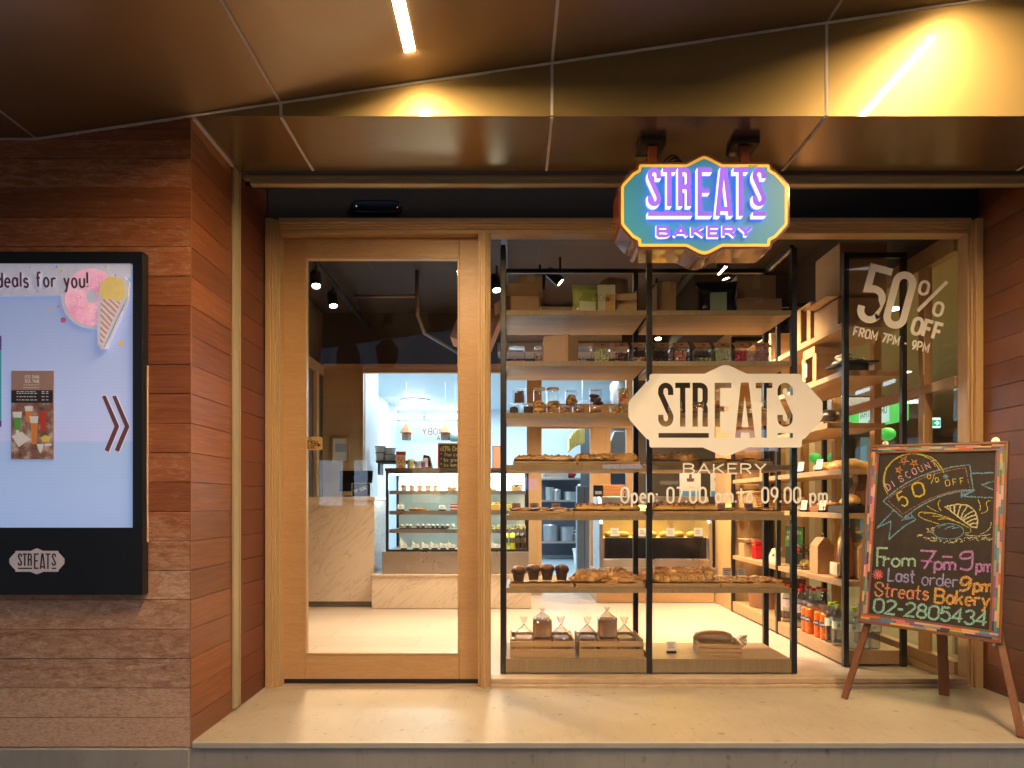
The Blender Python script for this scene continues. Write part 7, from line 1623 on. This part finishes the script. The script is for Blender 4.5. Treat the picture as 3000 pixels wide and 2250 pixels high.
t = thing('cardboard_box', 'small kraft gift carton left of the red tin', 'box', (1.86, 5.42, SHS[1]+.0006)); link('body', MB().box(-.04,.04,-.06,.06,0,.105), M['kraft'], t, bevel=.002); link('lid', MB().box(-.045,.05,-.16,.065,.135,.142), M['kraft'], t)
t = thing('card_pouch', 'cream printed pouch leaning behind the rear rack post', 'pouch', (1.86, 4.90, SHS[1]+.0006), 0, None, 0, R(20)); link('pouch_body', MB().prism([(-.09,0),(.09,0),(.075,.10),(-.05,.12)], 0, .02, 'X'), plain('cream pouch', (.68,.58,.40), .5), t, bevel=.004); link('print', MB().box(-.0012,-.0004,-.02,.02,.04,.06), M['ink'], t)
t = thing('book', 'dark green recipe book with pale lettering behind the rear rack posts', 'book', (1.95, 4.72, SHS[1]+.0006)); t.rotation_euler = (0, 0, R(-62)); link('cover', MB().box(-.075,.075,0,.018,0,.26), plain('dark cover', (.03,.035,.02), .4), t, bevel=.002); link('green_panel', MB().box(-.0745,.0745,-.001,-.0003,.12,.255), plain('leaf green', (.06,.22,.03), .5), t)
mb = MB()
for s, z_ in (('HEALTH', .205), ('KICK!', .17)):
    ls, _ = lay(s, -.055, z_, .026, sx=.95, track=.22, up=1)
    for p in ls:
        for q in ribbon(p, .005): mb.add([(u, -.0016, v) for u, v in q], [(0,1,2,3)])
link('title', mb, plain('pale lettering', (.7,.72,.5), .5), t); link('tomato_picture', MB().ball((.03,-.001,.10), .022, 10, (1,.05,1)), M['red'], t)
t = thing('terrarium', 'small black wire glass house on the low side shelf', 'terrarium', (1.90, 4.42, SHS[1]+.0006)); mb = MB(); c8 = [(-.06,-.09),(.06,-.09),(.06,.09),(-.06,.09)]
for i in range(4): a, b = c8[i], c8[(i+1) % 4]; mb.tube([(*a,.003),(*a,.10)], .003, 5).tube([(*a,.003),(*b,.003)], .003, 5).tube([(*a,.10),(*b,.10)], .003, 5).tube([(*a,.10),(0,a[1]*.9,.15)], .003, 5)
mb.tube([(0,-.081,.15),(0,.081,.15)], .003, 5); link('wire_frame', mb, M['black'], t); link('contents', MB().ball((0,0,.032), .03, 8, (1.2,1.6,.9), .2), plain('gold foil sweets', (.55,.38,.10), .25, .6), t)
# bottom shelf: tub, bottles, cans
t = thing('wooden_tub', 'round wooden tub with a pale band on the far bottom side shelf', 'tub', (1.97, 5.24, SHS[0]+.0006)); link('staves', MB().lathe([(.14,0),(.155,.20),(.145,.20),(.13,.03),(.0001,.03)], 28), wood('tub staves', (.22,.09,.035), (.36,.17,.07), 'Z', 2, .45), t); link('hoop', MB().lathe([(.1525,.15),(.1555,.15),(.1570,.165),(.153,.165)], 28, cap=False), plain('pale hoop', (.62,.52,.42), .4), t)
pouch('coffee_pouch', 'brown pouch with cream label on the bottom side shelf, behind the rack posts', 'pouch', (1.93, 4.74, SHS[0]+.0006), .22, .27, .12, bpch, (bpy.data.materials['cream strip'], .16, .2, .75), R(-50), 0, .1)
wat = pane('water bottle plastic', (.78,.84,.90), 1.45, .04, 2.0, bump=.5, bsc=40); lblm = plain('faint bottle label', (.62,.52,.55), .4, var=.3, vs=60); grl = plain('white green label', (.70,.74,.66), .4); gcap = plain('lime cap', (.30,.52,.03), .35)
for i, (px, x, lb_) in enumerate(((1703, 1.86, 'red capped water bottle seen left of the rack post'), (1730, 1.85, 'red capped water bottle right of the rack post, in front'), (1733, 1.95, 'red capped water bottle right of the rack post, second row'), (1747, 1.97, 'red capped water bottle in the middle of the group'), (1757, 1.95, 'red capped water bottle right of the middle one'), (1769, 2.02, 'red capped water bottle towards the back right'), (1782, 2.0, 'red capped water bottle rightmost, above the orange cans'))):
    bottle(lb_, (x, sY(px, x), SHS[0]+.0006), .245, .036, wat, M['red'], 'red capped water bottles', (lblm, .40, .62), True, name='water_bottle')
orn = plain('orange can', (.78,.17,.015), .28, .3); cnl = plain('dark can emblem', (.03,.05,.14), .4)
for i, (px, x, lb_) in enumerate(((1742, 1.825, 'orange drink can at the left of the row'), (1751, 1.825, 'orange drink can second from the left, emblem showing'), (1763, 1.87, 'orange drink can behind the front row'), (1770, 1.825, 'orange drink can third in the front row'), (1783, 1.83, 'orange drink can next to the green capped bottles'))):
    t = thing('drink_can', lb_, 'can', (x, sY(px, x), SHS[0]+.0006), R(-60), 'orange drink cans'); r_ = .029
    link('body', MB().lathe([(r_*.82,0),(r_,.008),(r_,.142),(r_*.84,.155)], 20), orn, t, smooth=True); link('rim', MB().lathe([(r_*.84,.1553),(r_*.86,.158),(r_*.8,.158),(r_*.78,.155),(.0001,.155)], 20), M['steel'], t); link('emblem', MB().prism([(.018*math.cos(R(a)), .088+.016*math.sin(R(a))) for a in range(0,360,24)], -r_-.0012, -r_+.008, 'Y'), cnl, t)
    mb = MB(); ls, w0 = lay('FANTA', -.0155, .0835, .010, sx=.95, track=.2, up=1); ls = [[(-.0155+(x+.0155)*.031/w0, y) for x, y in q] for q in ls]
    for q in ls:
        for e in ribbon(q, .0022): mb.add([(u, -r_-.0016, v) for u, v in e], [(0,1,2,3)])
    link('lettering', mb, M['white'], t)
starm = plain('green leaf mark', (.02,.30,.06), .4)
for i, (px, x, lb_) in enumerate(((1795, 1.83, 'green capped water bottle nearest the orange cans'), (1806, 1.87, 'green capped water bottle second, behind'), (1811, 1.825, 'green capped water bottle beside the front post, left'), (1846, 1.87, 'green capped water bottle just right of the front post'), (1858, 1.99, 'green capped water bottle in the back row right of the front post'), (1872, 1.93, 'green capped water bottle right of the front post, front row'), (1888, 1.99, 'green capped water bottle farthest right, beside the easel leg'))):
    b_ = bottle(lb_, (x, max(3.735, sY(px, x)), SHS[0]+.0006), .225, .032, wat, gcap, 'green capped water bottles', (grl, .42, .62), True, name='water_bottle'); b_.rotation_euler[2] = R(-20)
    mb = MB(); c_ = .117
    for a in range(0, 360, 60): mb.prism([(0,c_),(.006*math.cos(R(a-14)), c_+.006*math.sin(R(a-14))),(.014*math.cos(R(a)), c_+.014*math.sin(R(a))),(.006*math.cos(R(a+14)), c_+.006*math.sin(R(a+14)))], -.0345, -.0325, 'Y')
    link('leaf_mark', mb, starm, b_)
# paper bag and power socket by the right end of the window
t = thing('paper_bag', 'crumpled brown paper bag on the end of the side rack, behind the easel', 'bag', (2.0, 3.86, SHS[2]+.0006)); link('bag_body', MB().lathe([(.07,0),(.085,.05),(.08,.12),(.06,.17),(.07,.21)], 14, wob=.16), plain('crumpled brown paper', (.24,.13,.07), .7, bump=.9, bsc=18), t); link('fold', MB().prism([(-.06,.2105),(.05,.2105),(.07,.25),(-.03,.235)], -.03, .03), bpy.data.materials['crumpled brown paper'], t)
t = thing('power_socket', 'cream power socket block at the foot of the side glazing', 'socket', (X(2072, 3.42), 3.42, .12)); link('case', MB().box(-.022,.022,0,.03,0,.125), plain('cream socket', (.6,.55,.42), .4), t, bevel=.004); link('slots', MB().box(-.004,.004,-.001,-.0003,.03,.045).box(-.004,.004,-.001,-.0003,.07,.085), M['ink'], t)
